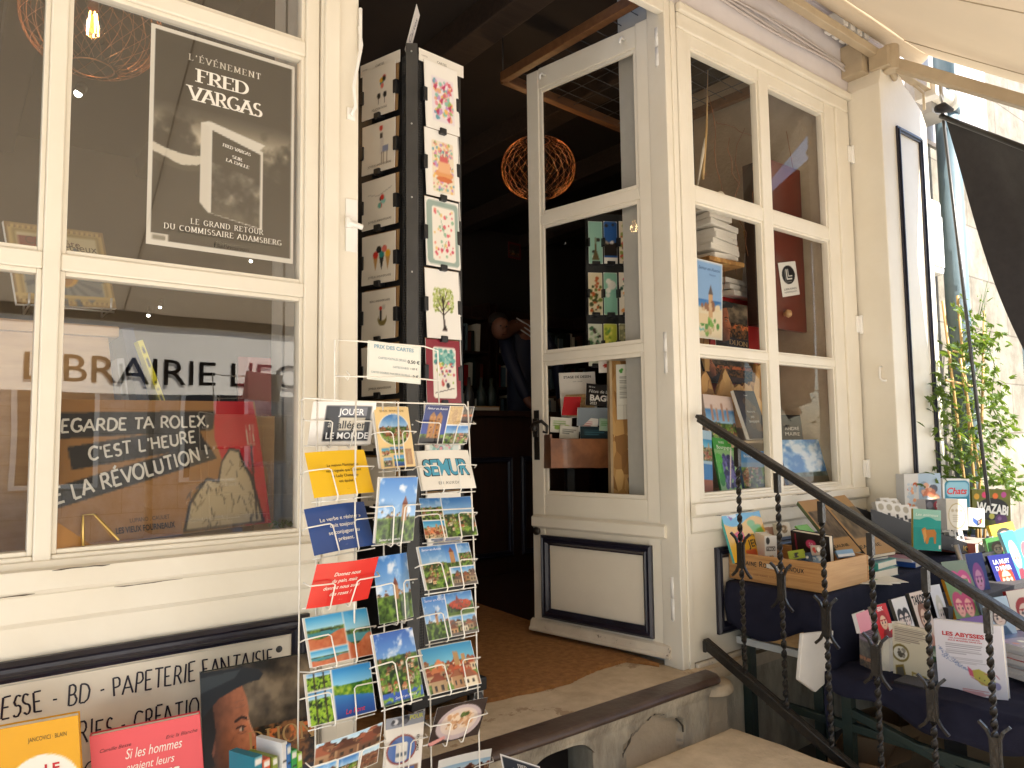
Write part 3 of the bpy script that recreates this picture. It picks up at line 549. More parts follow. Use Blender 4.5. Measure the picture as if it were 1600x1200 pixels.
# --- glazed windows: frame with stiles, glazing bars and putty beads
def glazed(name, xs, zs, x0, x1, z0, z1, yf=0.0, th=.05, parent=None, m='cream', gl='glass'):
    g = MB(); xs = sorted(xs); zs = sorted(zs)
    edges = [x0] + [a for p in xs for a in p] + [x1]
    for i in range(0, len(edges), 2): g.box(edges[i], yf, z0, edges[i + 1], yf + th, z1, m)
    ez = [z0] + [a for p in zs for a in p] + [z1]
    for a, b in xs:
        for i in range(0, len(ez), 2): g.box(a, yf + .003, ez[i], b, yf + th - .003, ez[i + 1], m)
    o = g.build(name, parent, .004); g = MB()
    for a, b in xs:
        for c, d in zs:
            for k, (w_, y) in enumerate(((.011, .010), (.006, .019))):     # stepped beads round each pane
                g.box(a, yf + y, c, a + w_, yf + th - .006, d, m); g.box(b - w_, yf + y, c, b, yf + th - .006, d, m)
                g.box(a + w_, yf + y + .0006, c, b - w_, yf + th - .007, c + w_, m); g.box(a + w_, yf + y + .0006, d - w_, b - w_, yf + th - .007, d, m)
    g.build('glazing_bead', o, .002); p = MB()
    for a, b in xs:
        for c, d in zs: p.add([(a, yf + .03, c), (b, yf + .03, c), (b, yf + .03, d), (a, yf + .03, d)], [(0, 1, 2, 3)], gl)
    p.build('pane', o)
    return o
LZ = [(-.25, .412), (.453, 1.126), (1.17, 1.78)]
wl = glazed('window', [(-.46, .172), (.208, .804), (-1.1, -.50)], LZ, -1.2, .845, -.28, 1.86, parent=shop)
RZ = [(-.25, .357), (.395, 1.034), (1.10, 1.735)]
wr = glazed('window', [(2.58, 3.097), (3.177, 3.70)], RZ, 2.478, 3.93, -.30, 1.86, parent=shop, gl='glass_far')
wr['label'] = 'six paned display window beyond the open door'
wl['label'] = 'display window with large panes and an author poster'
# outer architrave of the far window
g = MB(); g.box(2.478, -.014, 1.79, 3.93, .004, 1.86, 'cream'); g.box(3.80, -.014, -.30, 3.93, .004, 1.79, 'cream'); g.box(2.478, -.010, -.36, 2.535, .004, 1.79, 'cream'); g.box(2.478, -.03, 1.862, 4.0, .0, 1.90, 'cream'); g.build('window_surround', wr, .006)
# sills and ledges (profile swept along the front)
def ledge(x0, x1, parent):
    pr = [(.05, -.251), (-.004, -.262), (-.010, -.276), (-.028, -.279), (-.031, -.322), (-.026, -.330), (-.012, -.336), (-.012, -.392), (-.004, -.402), (.0, -.404), (.0, -.475), (.05, -.475)]
    g = MB(); n = len(pr); N = 24
    rn = random.Random(3)
    vs = []; 
    for i in range(N + 1):
        x = x0 + (x1 - x0) * i / N; j = .0012
        vs += [(x, y + rn.uniform(-j, j), z + rn.uniform(-j, j)) for y, z in pr]
    fs = [(i * n + k, i * n + (k + 1) % n, (i + 1) * n + (k + 1) % n, (i + 1) * n + k) for i in range(N) for k in range(n)]
    fs += [tuple(range(n - 1, -1, -1)), tuple(N * n + k for k in range(n))]
    g.add(vs, fs, 'cream'); o = g.build('sill', parent, .003); rn = random.Random(int(x0 * 10) + 40); c = MB()
    for k in range(9):
        xa = x0 + (x1 - x0) * rn.random(); L_ = rn.uniform(.04, .22); zc = rn.choice((-.281, -.2805, -.3285, -.334)); yy = -.0285 if zc > -.29 else -.029
        pts = [(xa + L_ * i / 7, yy + rn.uniform(-.0006, .0006), zc + rn.uniform(-.0012, .0012)) for i in range(8)]; c.tube(pts, [.0004] + [rn.uniform(.0007, .0018) for _ in range(6)] + [.0004], 'dark_ground', 5)
    c.build('crack', o)['kind'] = 'stuff'; return o
ledge(-1.2, .845, wl); ledge(2.478, 3.93, wr)
# panel with dark moulding
def moulding(x0, z0, x1, z1, parent, w_=.048, name='panel_moulding', y=0.0, flip=None):
    g = MB(); f = flip or (lambda p: p)
    prof = [(0, 0), (.0, -.014), (.010, -.022), (.016, -.017), (.024, -.017), (.030, -.020), (.040, -.008), (w_, -.005), (w_, 0)]
    c = [((x0, z0), (1, 1)), ((x1, z0), (-1, 1)), ((x1, z1), (-1, -1)), ((x0, z1), (1, -1))]; n = len(prof)
    vs = [f((cx + dx * a, y + b, cz + dz * a)) for (cx, cz), (dx, dz) in c for a, b in prof]
    fs = [(i * n + k, i * n + (k + 1) % n, ((i + 1) % 4) * n + (k + 1) % n, ((i + 1) % 4) * n + k) for i in range(4) for k in range(n)]
    g.add(vs, fs, 'navy'); return g.build(name, parent)
def base_panel(x0, x1, mx0, mx1, mz0, name='base_panel'):
    g = MB(); g.box(x0, .0, mz0 - .09, x1, .05, -.474, 'cream'); o = g.build(name, shop, .002)
    g = MB(); g.box(mx0 + .04, -.003, mz0 + .04, mx1 - .04, .0, -.512, 'creampanel'); g.build('panel_board', o)
    moulding(mx0, mz0, mx1, -.472, o); return o
base_panel(-1.2, .845, -.9, .822, -1.05)
bp = base_panel(2.478, 3.93, 2.629, 3.80, -.835)
g = MB(); g.box(2.478, -.02, ZF - .02, 3.93, .0, -.925, 'creamworn'); g.box(2.478, -.012, -1.01, 2.56, .01, ZF - .021, 'creamworn'); g.build('skirting', bp, .006)
# post between display window and door, with shutter ironmongery
g = MB(); g.box(.848, -.012, ZF - .1, .966, .16, 1.95, 'cream'); g.box(.852, -.026, ZF - .1, .900, -.0125, 1.95, 'cream'); post = g.build('post', shop, .006)
g = MB(); g.tube([(.962, -.02, 1.26), (.966, -.028, 1.20), (.95, -.036, 1.13), (.938, -.034, 1.06), (.946, -.03, 1.00), (.936, -.02, .975)], .0055, 'white_enamel'); g.tube([(.966, -.02, 1.18), (.966, -.02, 1.32)], .006, 'white_enamel'); g.box(.925, -.018, .962, .952, -.0125, 1.0, 'white_enamel'); g.build('shutter_latch', post, .002)
g = MB(); g.box(.922, -.017, .56, .960, -.0125, .72, 'white_enamel'); g.tube([(.925, -.024, .645), (.972, -.024, .638)], .009, 'white_enamel'); g.tube([(.93, -.02, .63), (.93, -.02, .66)], .011, 'white_enamel'); g.build('shutter_pin', post, .002)
# door frame, header and reveal
g = MB(); g.box(2.405, .0, ZF, 2.443, .10, 1.95, 'cream'); g.box(2.443, -.006, ZF - .02, 2.474, .10, 1.90, 'cream'); g.box(.966, .0, 1.835, 2.405, .035, 1.95, 'cream'); g.box(.966, -.008, 1.90, 2.44, .0, 1.96, 'cream'); dfr = g.build('door_frame', shop, .006)
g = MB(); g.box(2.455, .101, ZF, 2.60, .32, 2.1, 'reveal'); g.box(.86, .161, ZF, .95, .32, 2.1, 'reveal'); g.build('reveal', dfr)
# the door leaf, folded inwards on the hinge side
hx0 = Vector((2.436, .062, 0)); fr = Vector((2.303, .800, 0)); ex = (fr - hx0); LW = ex.length; ex.normalize(); ey = Vector((0, 0, 1)).cross(ex)
DM = Matrix([[ex.x, ey.x, 0, hx0.x], [ex.y, ey.y, 0, hx0.y], [0, 0, 1, 0], [0, 0, 0, 1]])
door = bpy.data.objects.new('door', None); COL.objects.link(door); door.matrix_world = DM; door.parent = shop; door['label'] = 'half glazed cream door leaf standing open'
g = MB(); e = LW; t = .021
g.box(0, -t, -.906, .105, t, 1.855, 'cream'); g.box(e - .075, -t, -.906, e, t, 1.845, 'cream')
for z0, z1 in ((1.745, 1.85), (1.052, 1.102), (.372, .412), (-.37, -.265), (-.906, -.80)): g.box(.105, -t + .002, z0, e - .075, t - .002, z1, 'cream')
g.box(.105, -t + .006, -.80, e - .075, t - .007, -.37, 'creampanel')
g.build('door_frame', door, .004)
g = MB()
for z0, z1 in ((-.265, .372), (.412, 1.052), (1.102, 1.745)):
    for k, (w_, y) in enumerate(((.018, t - .006), (.009, t - .012))):
        a, b = .105, e - .075
        g.box(a, 0, z0, a + w_, y, z1, 'cream'); g.box(b - w_, 0, z0, b, y, z1, 'cream'); g.box(a + w_, 0, z0, b - w_, y - .0006, z0 + w_, 'cream'); g.box(a + w_, 0, z1 - w_, b - w_, y - .0006, z1, 'cream')
g.build('glazing_bead', door, .002)
g = MB()
for z0, z1 in ((-.265, .372), (.412, 1.052), (1.102, 1.745)): g.add([(.105, -.003, z0), (e - .075, -.003, z0), (e - .075, -.003, z1), (.105, -.003, z1)], [(0, 1, 2, 3)], 'glass_far')
g.build('pane', door)
g = MB(); g.prism([(t, -.36), (t + .022, -.372), (t + .022, -.414), (t, -.428)], .012, e - .008, 'cream', lambda y, z, x: (x, y, z)); g.build('drip_rail', door, .003)
g = MB(); g.prism([(t, -.852), (t + .014, -.862), (t + .022, -.888), (t + .030, -.896), (t + .030, -.908), (t, -.908)], .004, e + .012, 'creamworn', lambda y, z, x: (x, y, z)); g.build('weather_bar', door, .004)
moulding(.085, -.842, e - .058, -.456, door, .046, y=0, flip=lambda p: (p[0], t - p[1], p[2]))
g = MB(); hz = e - .035
g.box(hz - .016, t, -.10, hz + .016, t + .005, .14, 'iron')
g.tube([(hz, t + .004, .05), (hz, t + .045, .055), (hz - .03, t + .058, .075), (hz - .075, t + .055, .085), (hz - .105, t + .05, .06), (hz - .10, t + .048, .03), (hz - .078, t + .048, .035)], [.008, .008, .009, .009, .008, .007, .006], 'iron')
g.lathe([(0, .02), (.014, .014), (.016, 0), (.014, -.014), (0, -.02)], 'iron', (hz, t + .02, .055), 12)
g.box(hz - .014, t, .01, hz + .014, t + .016, .10, 'iron')
g.build('handle', door, .003)
g = MB(); g.tube([(hz + .004, t + .002, -.44), (hz + .004, t + .016, -.44)], .019, 'iron', 14); g.build('lock', door)
for zz in (1.70, .36, -.66):
    g = MB(); g.tube([(-.012, t + .004, zz - .095), (-.012, t + .004, zz - .09)] , .010, 'white_enamel', 12); g.tube([(-.012, t + .004, zz - .088), (-.012, t + .004, zz - .002)], .013, 'white_enamel', 12); g.tube([(-.012, t + .004, zz + .002), (-.012, t + .004, zz + .085)], .013, 'white_enamel', 12); g.build('hinge', door)
g = MB()
for xx in (.16, e - .12):
    q = t; g.tube([(xx, q, 1.80), (xx, q + .025, 1.80), (xx + .002, q + .035, 1.79), (xx + .003, q + .036, 1.77)], .006, 'white_enamel')
g.build('hook', door)
# --- threshold, nosing, riser
g = MB(); n = 16
pr = [(-.055, ZF + .002), (-.0552, ZF + .006), (-.060, ZF + .0065), (-.132, ZF + .005), (-.137, ZF + .0045), (-.145, ZF + .0), (-.150, ZF - .005), (-.152, ZF - .010), (-.151, ZF - .016), (-.147, ZF - .021), (-.140, ZF - .0235), (-.135, ZF - .024), (-.055, ZF - .024)]
xs_ = [-.6 + (3.02) * i / 30 for i in range(31)] + [2.44, 2.458, 2.47, 2.475]
rn = random.Random(5); vs = []
for i, x in enumerate(xs_):
    k = 1 if i < 31 else (1, .9, .72, .4)[i - 31]; sag = -.006 * math.exp(-((x - 1.7) / .5) ** 2)
    vs += [(x, -.055 + (y + .055) * k, z + sag * (1 if y < -.1 else .5)) for y, z in pr]
n = len(pr); fs = [(i * n + k, i * n + (k + 1) % n, (i + 1) * n + (k + 1) % n, (i + 1) * n + k) for i in range(len(xs_) - 1) for k in range(n)] + [tuple(range(n - 1, -1, -1)), tuple((len(xs_) - 1) * n + k for k in range(n))]
g.add(vs, fs, 'nosing', True); struct(g.build('threshold'))
# riser with an air vent opening: built round the arched hole
def riser():
    g = MB(); y = -.125; x0, x1 = .2, 2.40; zt, zb = ZF - .023, ZS
    vx0, vx1, vz = 1.50, 1.775, ZF - .062
    nx, nz = 180, 50; rn = random.Random(4)
    X = [x0 + (x1 - x0) * i / nx for i in range(nx + 1)]; Zs = [zt + (zb - zt) * j / nz for j in range(nz + 1)]
    N1 = vnoise(nz + 1, nx + 1, 10, 3, 4, .3)
    P = lambda x, z: math.hypot((x - 2.09) / (.165 + .02 * math.sin(z * 40)), max(0, z + 1.15) / (.135 + .012 * math.sin(x * 37))) < 1
    vs = []
    for j, z in enumerate(Zs):
        for i, x in enumerate(X):
            d = .022 if P(x, z) else 0
            vs.append((x, y + .012 * (N1[j, i] - .5) + d - .02 * max(0, 1 - (zt - z) / .05), z))
    for j in range(nz):
        for i in range(nx):
            xc, zc = (X[i] + X[i + 1]) / 2, (Zs[j] + Zs[j + 1]) / 2
            arch = vz - .03 * ((xc - (vx0 + vx1) / 2) / ((vx1 - vx0) / 2)) ** 4 * 1.6
            if vx0 < xc < vx1 and zc < arch: continue
            a = j * (nx + 1) + i
            g.add([vs[k] for k in (a, a + 1, a + nx + 2, a + nx + 1)], [(3, 2, 1, 0)], 'stone_patch' if P(xc, zc) else 'render_old', True)
    za = lambda x: vz - .03 * ((x - (vx0 + vx1) / 2) / ((vx1 - vx0) / 2)) ** 4 * 1.6
    q = [(vx0 - .005 + (vx1 - vx0 + .01) * i / 20, za(vx0 + (vx1 - vx0) * i / 20) - .006) for i in range(21)]; g.prism(q + [(x, z + .024) for x, z in reversed(q)], -.131, -.10, 'render_old')
    g.box(vx0 - .02, .06, zb, vx1 + .02, .08, zt, 'dark_ground')
    g.add([(vx0, y, vz), (vx0, .06, vz), (vx0, .06, zb), (vx0, y, zb)], [(0, 1, 2, 3)], 'dark_ground'); g.add([(vx1, y, vz), (vx1, .06, vz), (vx1, .06, zb), (vx1, y, zb)], [(0, 1, 2, 3)], 'render_old')
    return g.build('front_step_riser')
o = riser(); bm = bmesh.new(); bm.from_mesh(o.data); bmesh.ops.remove_doubles(bm, verts=bm.verts, dist=.0005); bmesh.ops.recalc_face_normals(bm, faces=bm.faces); bm.to_mesh(o.data); bm.free(); struct(o)
g = MB(); rn = random.Random(6)
for part in (0, 1):
    pts = []
    for i in range(22):
        a = math.pi * (.02 + .96 * i / 21); r_ = 1.05 + rn.uniform(-.05, .05); pts.append((2.09 + .165 * r_ * math.cos(a) + part * .05 + rn.uniform(-.004, .004), -.122, -1.15 + (.135 + part * .035) * r_ * math.sin(a)))
    pts = pts if part == 0 else pts[1:9]; g.tube(pts, [.0015] + [rn.uniform(.002, .006) for _ in pts[2:]] + [.0015], 'dark_ground', 6)
o = g.build('riser_crack'); struct(o)
g = MB(); g.box(2.401, -.10, ZS, 2.56, -.002, -1.005, 'stone_patch'); g.box(2.561, -.05, ZS, 3.96, .0, ZF - .03, 'render_old'); g.lathe([(.10, -1.02), (.10, -.995), (.085, -.985), (0, -.985)], 'stone_floor', (2.50, -.045, 0), 20); struct(g.build('plinth', None, .012))
# worn stone step below
def slab(name, x0, x1, y0, y1, z0, z1, seed, m='stone_step'):
    nx, ny = 40, 24; N = vnoise(ny + 1, nx + 1, 5, seed, 4, .5); vs = []; g = MB(); r = .02
    for j in range(ny + 1):
        for i in range(nx + 1):
            u, v = i / nx, j / ny; x = x0 + (x1 - x0) * u; y = y0 + (y1 - y0) * v
            ed = min((x - x0), (x1 - x), (y - y0), (y1 - y)); dz = -r * max(0, 1 - ed / .05) ** 2
            wob = .02 * (N[j, i] - .5); vs.append((x + wob * (1 if u in (0, 1) else 0), y + wob * (1 if v in (0, 1) else 0), z1 + dz + .010 * (N[j, i] - .5)))
    g.add(vs, [(j * (nx + 1) + i, j * (nx + 1) + i + 1, (j + 1) * (nx + 1) + i + 1, (j + 1) * (nx + 1) + i) for j in range(ny) for i in range(nx)], m, True)
    rimi = [i for i in range(nx + 1)] + [(j + 1) * (nx + 1) + nx for j in range(ny)] + [ny * (nx + 1) + nx - 1 - i for i in range(nx)] + [(ny - 1 - j) * (nx + 1) for j in range(ny - 1)]
    n = len(rimi); a = [vs[k] for k in rimi]; g.add(a + [(x, y, z0) for x, y, z in a], [(i, (i + 1) % n, n + (i + 1) % n, n + i) for i in range(n)], m)
    return g.build(name)
struct(slab('stone_step', 1.0, 2.455, -.75, -.185, -1.27, -1.105, 4)); struct(slab('lower_step', .9, 2.48, -1.3, -.68, -1.45, -1.275, 9))
# doormat cut with a wavy front edge
def coir_mat():
    g = MB(); front = [(.97, .10)] + [tuple(atz(x, y, ZF + .012)[:2]) for x, y in ((700, 1104), (766, 1093), (803, 1084), (849, 1075), (892, 1064), (906, 1056), (934, 1044), (963, 1035), (978, 1031), (1004, 1034), (1030, 1038))]; rn = random.Random(2); fr_ = []
    for (a, b), (c, d) in zip(front, front[1:]):
        for k in range(8): q = k / 8; fr_.append((a + (c - a) * q, b + (d - b) * q + rn.uniform(-.003, .003)))
    fr_.append(front[-1]); poly = fr_ + [(2.45, 1.55), (.98, 1.50)]
    g.prism(poly, ZF + .001, ZF + .016, 'coir', lambda x, y, z: (x, y, z)); return g.build('doormat')
tag(coir_mat(), 'brown coir doormat with a wavy cut front edge inside the doorway', 'doormat')
# --- opposite side of the street: what the glass mirrors and what bounces light
def far_building(name, label, x0, x1, y, h, cols, rows, roof):
    t_ = thing(name, label, 'building', (x0, y, ZS)); W_ = x1 - x0; g = MB(); ww, wh = .95, 1.35
    g.box(0, -1.0, 0, W_, 0, h, 'ashlar_far'); g.build('wall', t_)
    g = MB(); g.prism([(.35, h), (-1.5, h + roof), (-3.3, h)], -.2, W_ + .2, 'slate', lambda yy, z, x: (x, yy, z)); g.build('roof', t_)
    for r in range(rows):
        for c in range(cols):
            cx = W_ * (c + .5) / cols; z = .9 + r * 2.6; f = MB(); f.box(cx - ww / 2 - .07, .0, z - .07, cx + ww / 2 + .07, .05, z + wh + .07, 'cream'); fo = f.build('window', t_)
            p = MB()
            for q in (0, 1): p.box(cx - ww / 2 + q * (ww / 2 + .02), .051, z, cx - .02 + q * (ww / 2 + .02), .056, z + wh, 'black_plastic')
            p.build('pane', fo)
    return t_
far_building('stone_house', 'stone house across the street with grey shutters mirrored in the glass', -7, 2.5, -10.5, 5.2, 4, 2, 1.4)
far_building('stone_house', 'narrow stone house across the street under a steep slate roof', 2.7, 8.4, -10.9, 4.6, 3, 2, 1.9)
far_building('stone_house', 'low stone house at the far corner of the street', 8.6, 16, -9.0, 4.2, 3, 1, 1.4)
# --- neighbouring house, sunlit stone on the same line of the street
nb = thing('neighbour_house', 'sunlit pale stone house next to the drainpipe', 'house', (5.0, 0, 0))
g = MB(); g.box(.0, .03, ZS, 1.50, .5, 4.5, 'ashlar'); g.box(3.3, .03, ZS, 8, .5, 4.5, 'ashlar'); g.box(1.5, .03, 1.6, 3.3, .5, 4.5, 'ashlar'); g.box(1.5, .03, ZS, 3.3, .5, -1.1, 'ashlar'); g.build('wall', nb)
g = MB(); g.box(1.5, .20, -1.1, 1.58, .26, 1.6, 'spinner_metal'); g.box(3.2, .20, -1.1, 3.3, .26, 1.6, 'spinner_metal'); g.box(1.58, .20, 1.5, 3.2, .26, 1.6, 'spinner_metal'); g.box(1.58, .20, .42, 3.2, .26, .48, 'spinner_metal'); g.box(1.58, .20, -1.1, 3.2, .26, -.6, 'spinner_metal'); o = g.build('window', nb, .004)
MB().add([(1.58, .23, -.6), (3.2, .23, -.6), (3.2, .23, 1.5), (1.58, .23, 1.5)], [(0, 1, 2, 3)], 'glass_far').build('pane', o)
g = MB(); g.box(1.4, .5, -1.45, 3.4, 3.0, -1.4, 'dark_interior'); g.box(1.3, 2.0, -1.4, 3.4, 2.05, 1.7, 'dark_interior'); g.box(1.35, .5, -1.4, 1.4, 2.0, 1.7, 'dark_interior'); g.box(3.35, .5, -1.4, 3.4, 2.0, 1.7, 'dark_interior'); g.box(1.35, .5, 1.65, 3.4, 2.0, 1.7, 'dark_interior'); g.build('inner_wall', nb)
# ============================================================ STREET FURNITURE OF THE FRONT
# shutter box (projecting pilaster)
bx = thing('shutter_box', 'cream shutter box projecting beside the far window with dark beaded front', 'shutter box', (3.945, 0, 0))
g = MB(); D_ = .185
prof = [(0, 1.90), (.035, 2.02), (.10, 2.04), (.26, 2.01), (.31, 1.965), (.35, 1.955), (.40, 1.93), (.50, 1.88), (.56, 1.80)]
g.prism([(0, ZF - .05)] + prof + [(.56, ZF - .05)], -D_, .0, 'cream'); g.build('body', bx, .005)
g = MB(); xa, xb, za, zb, q = .16, .47, -.60, 1.70, .032
for a in ((xa, za, xa + q, zb), (xb - q, za, xb, zb), (xa + q, zb - q, xb - q, zb), (xa + q, za, xb - q, za + q)):
    g.box(a[0], -D_ - .012, a[1], a[2], -D_, a[3], 'navy')
for a in ((xa + .010, za + .010, xa + .022, zb - .01), (xb - .022, za + .01, xb - .010, zb - .01), (xa + .022, zb - .022, xb - .022, zb - .01)):
    g.box(a[0], -D_ - .018, a[1], a[2], -D_ - .0125, a[3], 'navy')
g.build('panel_moulding', bx, .003)
for zz in (1.55, .60, -.18):
    g = MB(); g.box(-.045, -.022, zz - .045, .0, -.0145, zz + .045, 'white_enamel'); g.tube([(-.006, -.024, zz - .05), (-.006, -.024, zz + .05)], .010, 'white_enamel', 10); g.build('hinge', bx, .002)
g = MB(); g.tube([(.0, -.12, .36), (-.02, -.12, .36), (-.024, -.12, .34), (-.024, -.12, .30), (-.02, -.13, .285), (-.014, -.15, .285)], .006, 'white_enamel'); g.build('hook', bx)
# drainpipe with brackets
g = MB(); px_ = 5.02; g.tube([(px_, -.10, ZS + .1), (px_, -.10, 2.05)], .068, 'pipe_paint', 20); g.tube([(px_, -.10, 2.03), (px_, -.10, 2.09)], .078, 'pipe_paint', 20); g.tube([(px_, -.10, .35), (px_, -.10, .42)], .074, 'pipe_paint', 20); g.tube([(px_, -.10, 2.09), (px_, -.10, 3.1)], .06, 'pipe_paint', 18)
tag(g.build('drainpipe'), 'blue grey drainpipe running up the corner of the front', 'drainpipe')
g = MB(); g.tube([(4.72, -.05, ZS + .1), (4.72, -.05, 2.4)], .022, 'tan_metal', 10); tag(g.build('cable_conduit'), 'thin beige conduit on the wall behind the drainpipe', 'conduit')
g = MB(); g.box(4.55, -.15, .95, 4.74, .02, 1.40, 'white_enamel'); mbx = g.build('meter_box', None, .02); tag(mbx, 'white electric box on the wall beside the drainpipe', 'electric box'); MB().box(4.57, -.157, .99, 4.72, -.1505, 1.30, 'white_enamel').build('cover', mbx, .008)
# bundle of cables above the far window
g = MB(); rn = random.Random(8)
for k in range(4):
    pts = [(1.9 + i * .1, -.014 - .006 * (k % 2), 2.075 - .018 * k + .010 * math.sin(i * .55 + k * 1.3) - (.12 * max(0, (i - 19) / 4) ** 2)) for i in range(24)]
    g.tube(pts, .0065, 'cable', 6)
tag(g.build('cable_bundle'), 'bundle of thin pale cables stapled above the far window', 'cables', kind=None)
# --- awning
aw = thing('awning', 'cream fabric awning spread over the shop front', 'awning', (0, 0, 0))
AX0, AX1 = -2.6, 4.50; AY0, AZ0, AY1, AZ1 = -.20, 2.225, -2.3, .70
g = MB(); nx, ny = 60, 20; vs = []
for j in range(ny + 1):
    for i in range(nx + 1):
        u, v = i / nx, j / ny; vs.append((AX0 + (AX1 - AX0) * u, AY0 + (AY1 - AY0) * v, AZ0 + (AZ1 - AZ0) * v - .035 * math.sin(math.pi * v) + .004 * math.sin(u * 70)))
g.add(vs, [(j * (nx + 1) + i, j * (nx + 1) + i + 1, (j + 1) * (nx + 1) + i + 1, (j + 1) * (nx + 1) + i) for j in range(ny) for i in range(nx)], 'awning', True); g.build('canopy', aw)
for k in range(7):
    g = MB(); x = AX1 - .30 - k * 1.15; g.tube([(x, AY0 + (AY1 - AY0) * v / 8 , AZ0 + (AZ1 - AZ0) * v / 8 - .035 * math.sin(math.pi * v / 8) - .003) for v in range(9)], .004, 'tan_metal', 6); g.build('seam', aw)
g = MB(); g.tube([(AX0, -.17, AZ0 + .01), (AX1, -.17, AZ0 + .01)], .055, 'awning', 20); g.build('roller', aw)
g = MB(); g.bar((AX0, -.155, 2.085), (4.10, -.155, 2.085), .045, .045, 'tan_metal'); g.build('torsion_bar', aw, .004)
g = MB(); g.bar((AX0, -.14, 2.335), (4.6, -.14, 2.335), .27, .02, 'lilac'); g.build('hood', aw)
g = MB(); g.box(AX0, AY1 - .03, AZ1 - .05, AX1, AY1 + .02, AZ1 + .01, 'tan_metal'); g.build('front_bar', aw, .005)
g = MB(); nx = 120; vs = []
for j in range(3):
    for i in range(nx + 1):
        x = AX0 + (AX1 - AX0) * i / nx; vs.append((x, AY1 + .006 * math.sin(x * 9) * j, AZ1 - .05 - (AZ1 - .05 - at(280, 616, 0).z * (2.0 - AY1) / 2) * j / 2 + .002))
g.add(vs, [(j * (nx + 1) + i, j * (nx + 1) + i + 1, (j + 1) * (nx + 1) + i + 1, (j + 1) * (nx + 1) + i) for j in range(2) for i in range(nx)], 'valance', True); val = g.build('valance', aw)
g = MB()
kx = (2.0 - AY1) / 2; xa_, xb_ = at(40, 575, 0).x * kx, at(470, 592, 0).x * kx; zb_, zt_ = at(280, 600, 0).z * kx, at(280, 558, 0).z * kx
lt = sans("LIBRAIRIE L'EC", bold=.0); w0 = min(p[:, 0].min() for p, f in lt); w1 = max(p[:, 0].max() for p, f in lt); sx_ = (xb_ - xa_) / (w1 - w0)
for p, f in lt:
    for off in (-.010, .010):      # the print shows on both sides of the thin cloth
        g.add([(xa_ + (x - w0) * sx_, AY1 + off, zb_ + y * (zt_ - zb_)) for x, y in p], [list(q) for q in f], 'black_plastic')
g.build('lettering', val)
# arm, shoulder and brackets at the near end
g = MB(); sh = Vector((4.02, -.20, 2.03)); el = sh + Vector((.46, -1.15, -.78)); el2 = el
g.bar(sh, el, .052, .062, 'tan_metal'); g.bar(el, el + Vector((-1.2, -.75, -.48)), .05, .058, 'tan_metal'); g.build('arm', aw, .006)
g = MB(); g.box(3.95, -.235, 1.985, 4.08, -.13, 2.09, 'tan_metal'); g.tube([(4.02, -.22, 1.97), (4.02, -.22, 2.11)], .042, 'tan_metal', 16); g.tube([(4.06, -.20, 1.985), (4.10, -.20, 1.96), (4.12, -.19, 1.99)], .016, 'tan_metal'); g.box(3.90, -.12, 1.98, 4.14, .0, 2.16, 'tan_metal'); g.build('shoulder', aw, .008)
g = MB(); g.bar((4.12, -.19, 2.04), (4.62, -.19, 2.04), .05, .05, 'tan_metal'); g.tube([(4.62, -.19, 2.04), (4.80, -.19, 2.04)], .045, 'cream', 16); g.tube([(4.80, -.19, 2.04), (4.86, -.19, 2.04)], .062, 'cream', 18); g.box(4.52, -.24, 1.98, 4.60, -.12, 2.12, 'white_enamel'); g.box(4.68, -.15, 1.95, 4.90, .02, 2.2, 'plaster_gray')
for k in range(4): g.box(3.70 + k * .075, -.13, 2.17, 3.75 + k * .075, -.02, 2.26, 'white_enamel')
g.tube([(4.15, -.1, 2.12), (4.3, -.16, 2.06), (4.45, -.2, 1.98), (4.5, -.18, 1.90)], .009, 'tan_metal'); g.build('bracket', aw, .004)
# crank rod of the awning and its hook
hk = at(1472, 165, -.30)
g = MB(); g.tube([hk + Vector((0, 0, .12)), hk + Vector((0, 0, .03))], .012, 'steel'); g.tube([hk + Vector((.0, 0, .03)), hk + Vector((.022, 0, .0)), hk + Vector((.0, 0, -.035)), hk + Vector((-.02, 0, -.01))], .006, 'steel'); b_ = at(1545, 790, -.42)
g.tube([hk + Vector((0, 0, -.03)), b_], .009, 'spinner_metal', 10); tag(g.build('crank_rod'), 'thin metal crank rod hanging from a hook in front of the climbing plant', 'crank rod')
# black banner on its rod
A = at(1476, 182, -.36); Bd = at(1640, 246, -.36 - .55); bn = thing('banner', 'black cloth banner hanging slantwise from a rod by the drainpipe', 'banner', A)
Bl = Bd - A
g = MB(); g.tube([Vector((-.02, .01, 0)), Bl * 1.3], .014, 'black_plastic', 10); g.build('rod', bn)
g = MB(); g.tube([Vector((-.05, .02, .035)), Vector((-.02, 0, .045)), Vector((.03, -.03, .03))], [.02, .03, .012], 'black_cloth'); g.build('tie', bn)
g = MB(); nu, nv = 30, 24; vs = []; low = at(1625, 590, -.62) - A; loR = at(1900, 640, -1.2) - A
for j in range(nv + 1):
    v = j / nv
    for i in range(nu + 1):
        u = i / nu; topp = Bl * (1.3 * u); edge = low * v + Vector((0, 0, -.04)) * math.sin(math.pi * v); bot = low + (loR - low) * u; p = topp * (1 - v) + (edge * (1 - u) + (Bl * 1.3 * (1 - v) + loR * v) * u - topp * (1 - v) * 1.0 if 0 else Vector((0, 0, 0)))
        p = topp * (1 - v) + bot * v; p += Vector((0, .05 * math.sin(u * 16 + v * 3) * v * (1 - .3 * u), 0)) + Vector((-.05, 0, -.03)) * math.sin(math.pi * v) * (1 - u); vs.append(p)
g.add(vs, [(j * (nu + 1) + i, j * (nu + 1) + i + 1, (j + 1) * (nu + 1) + i + 1, (j + 1) * (nu + 1) + i) for j in range(nv) for i in range(nu)], 'black_cloth', True); g.build('cloth', bn)

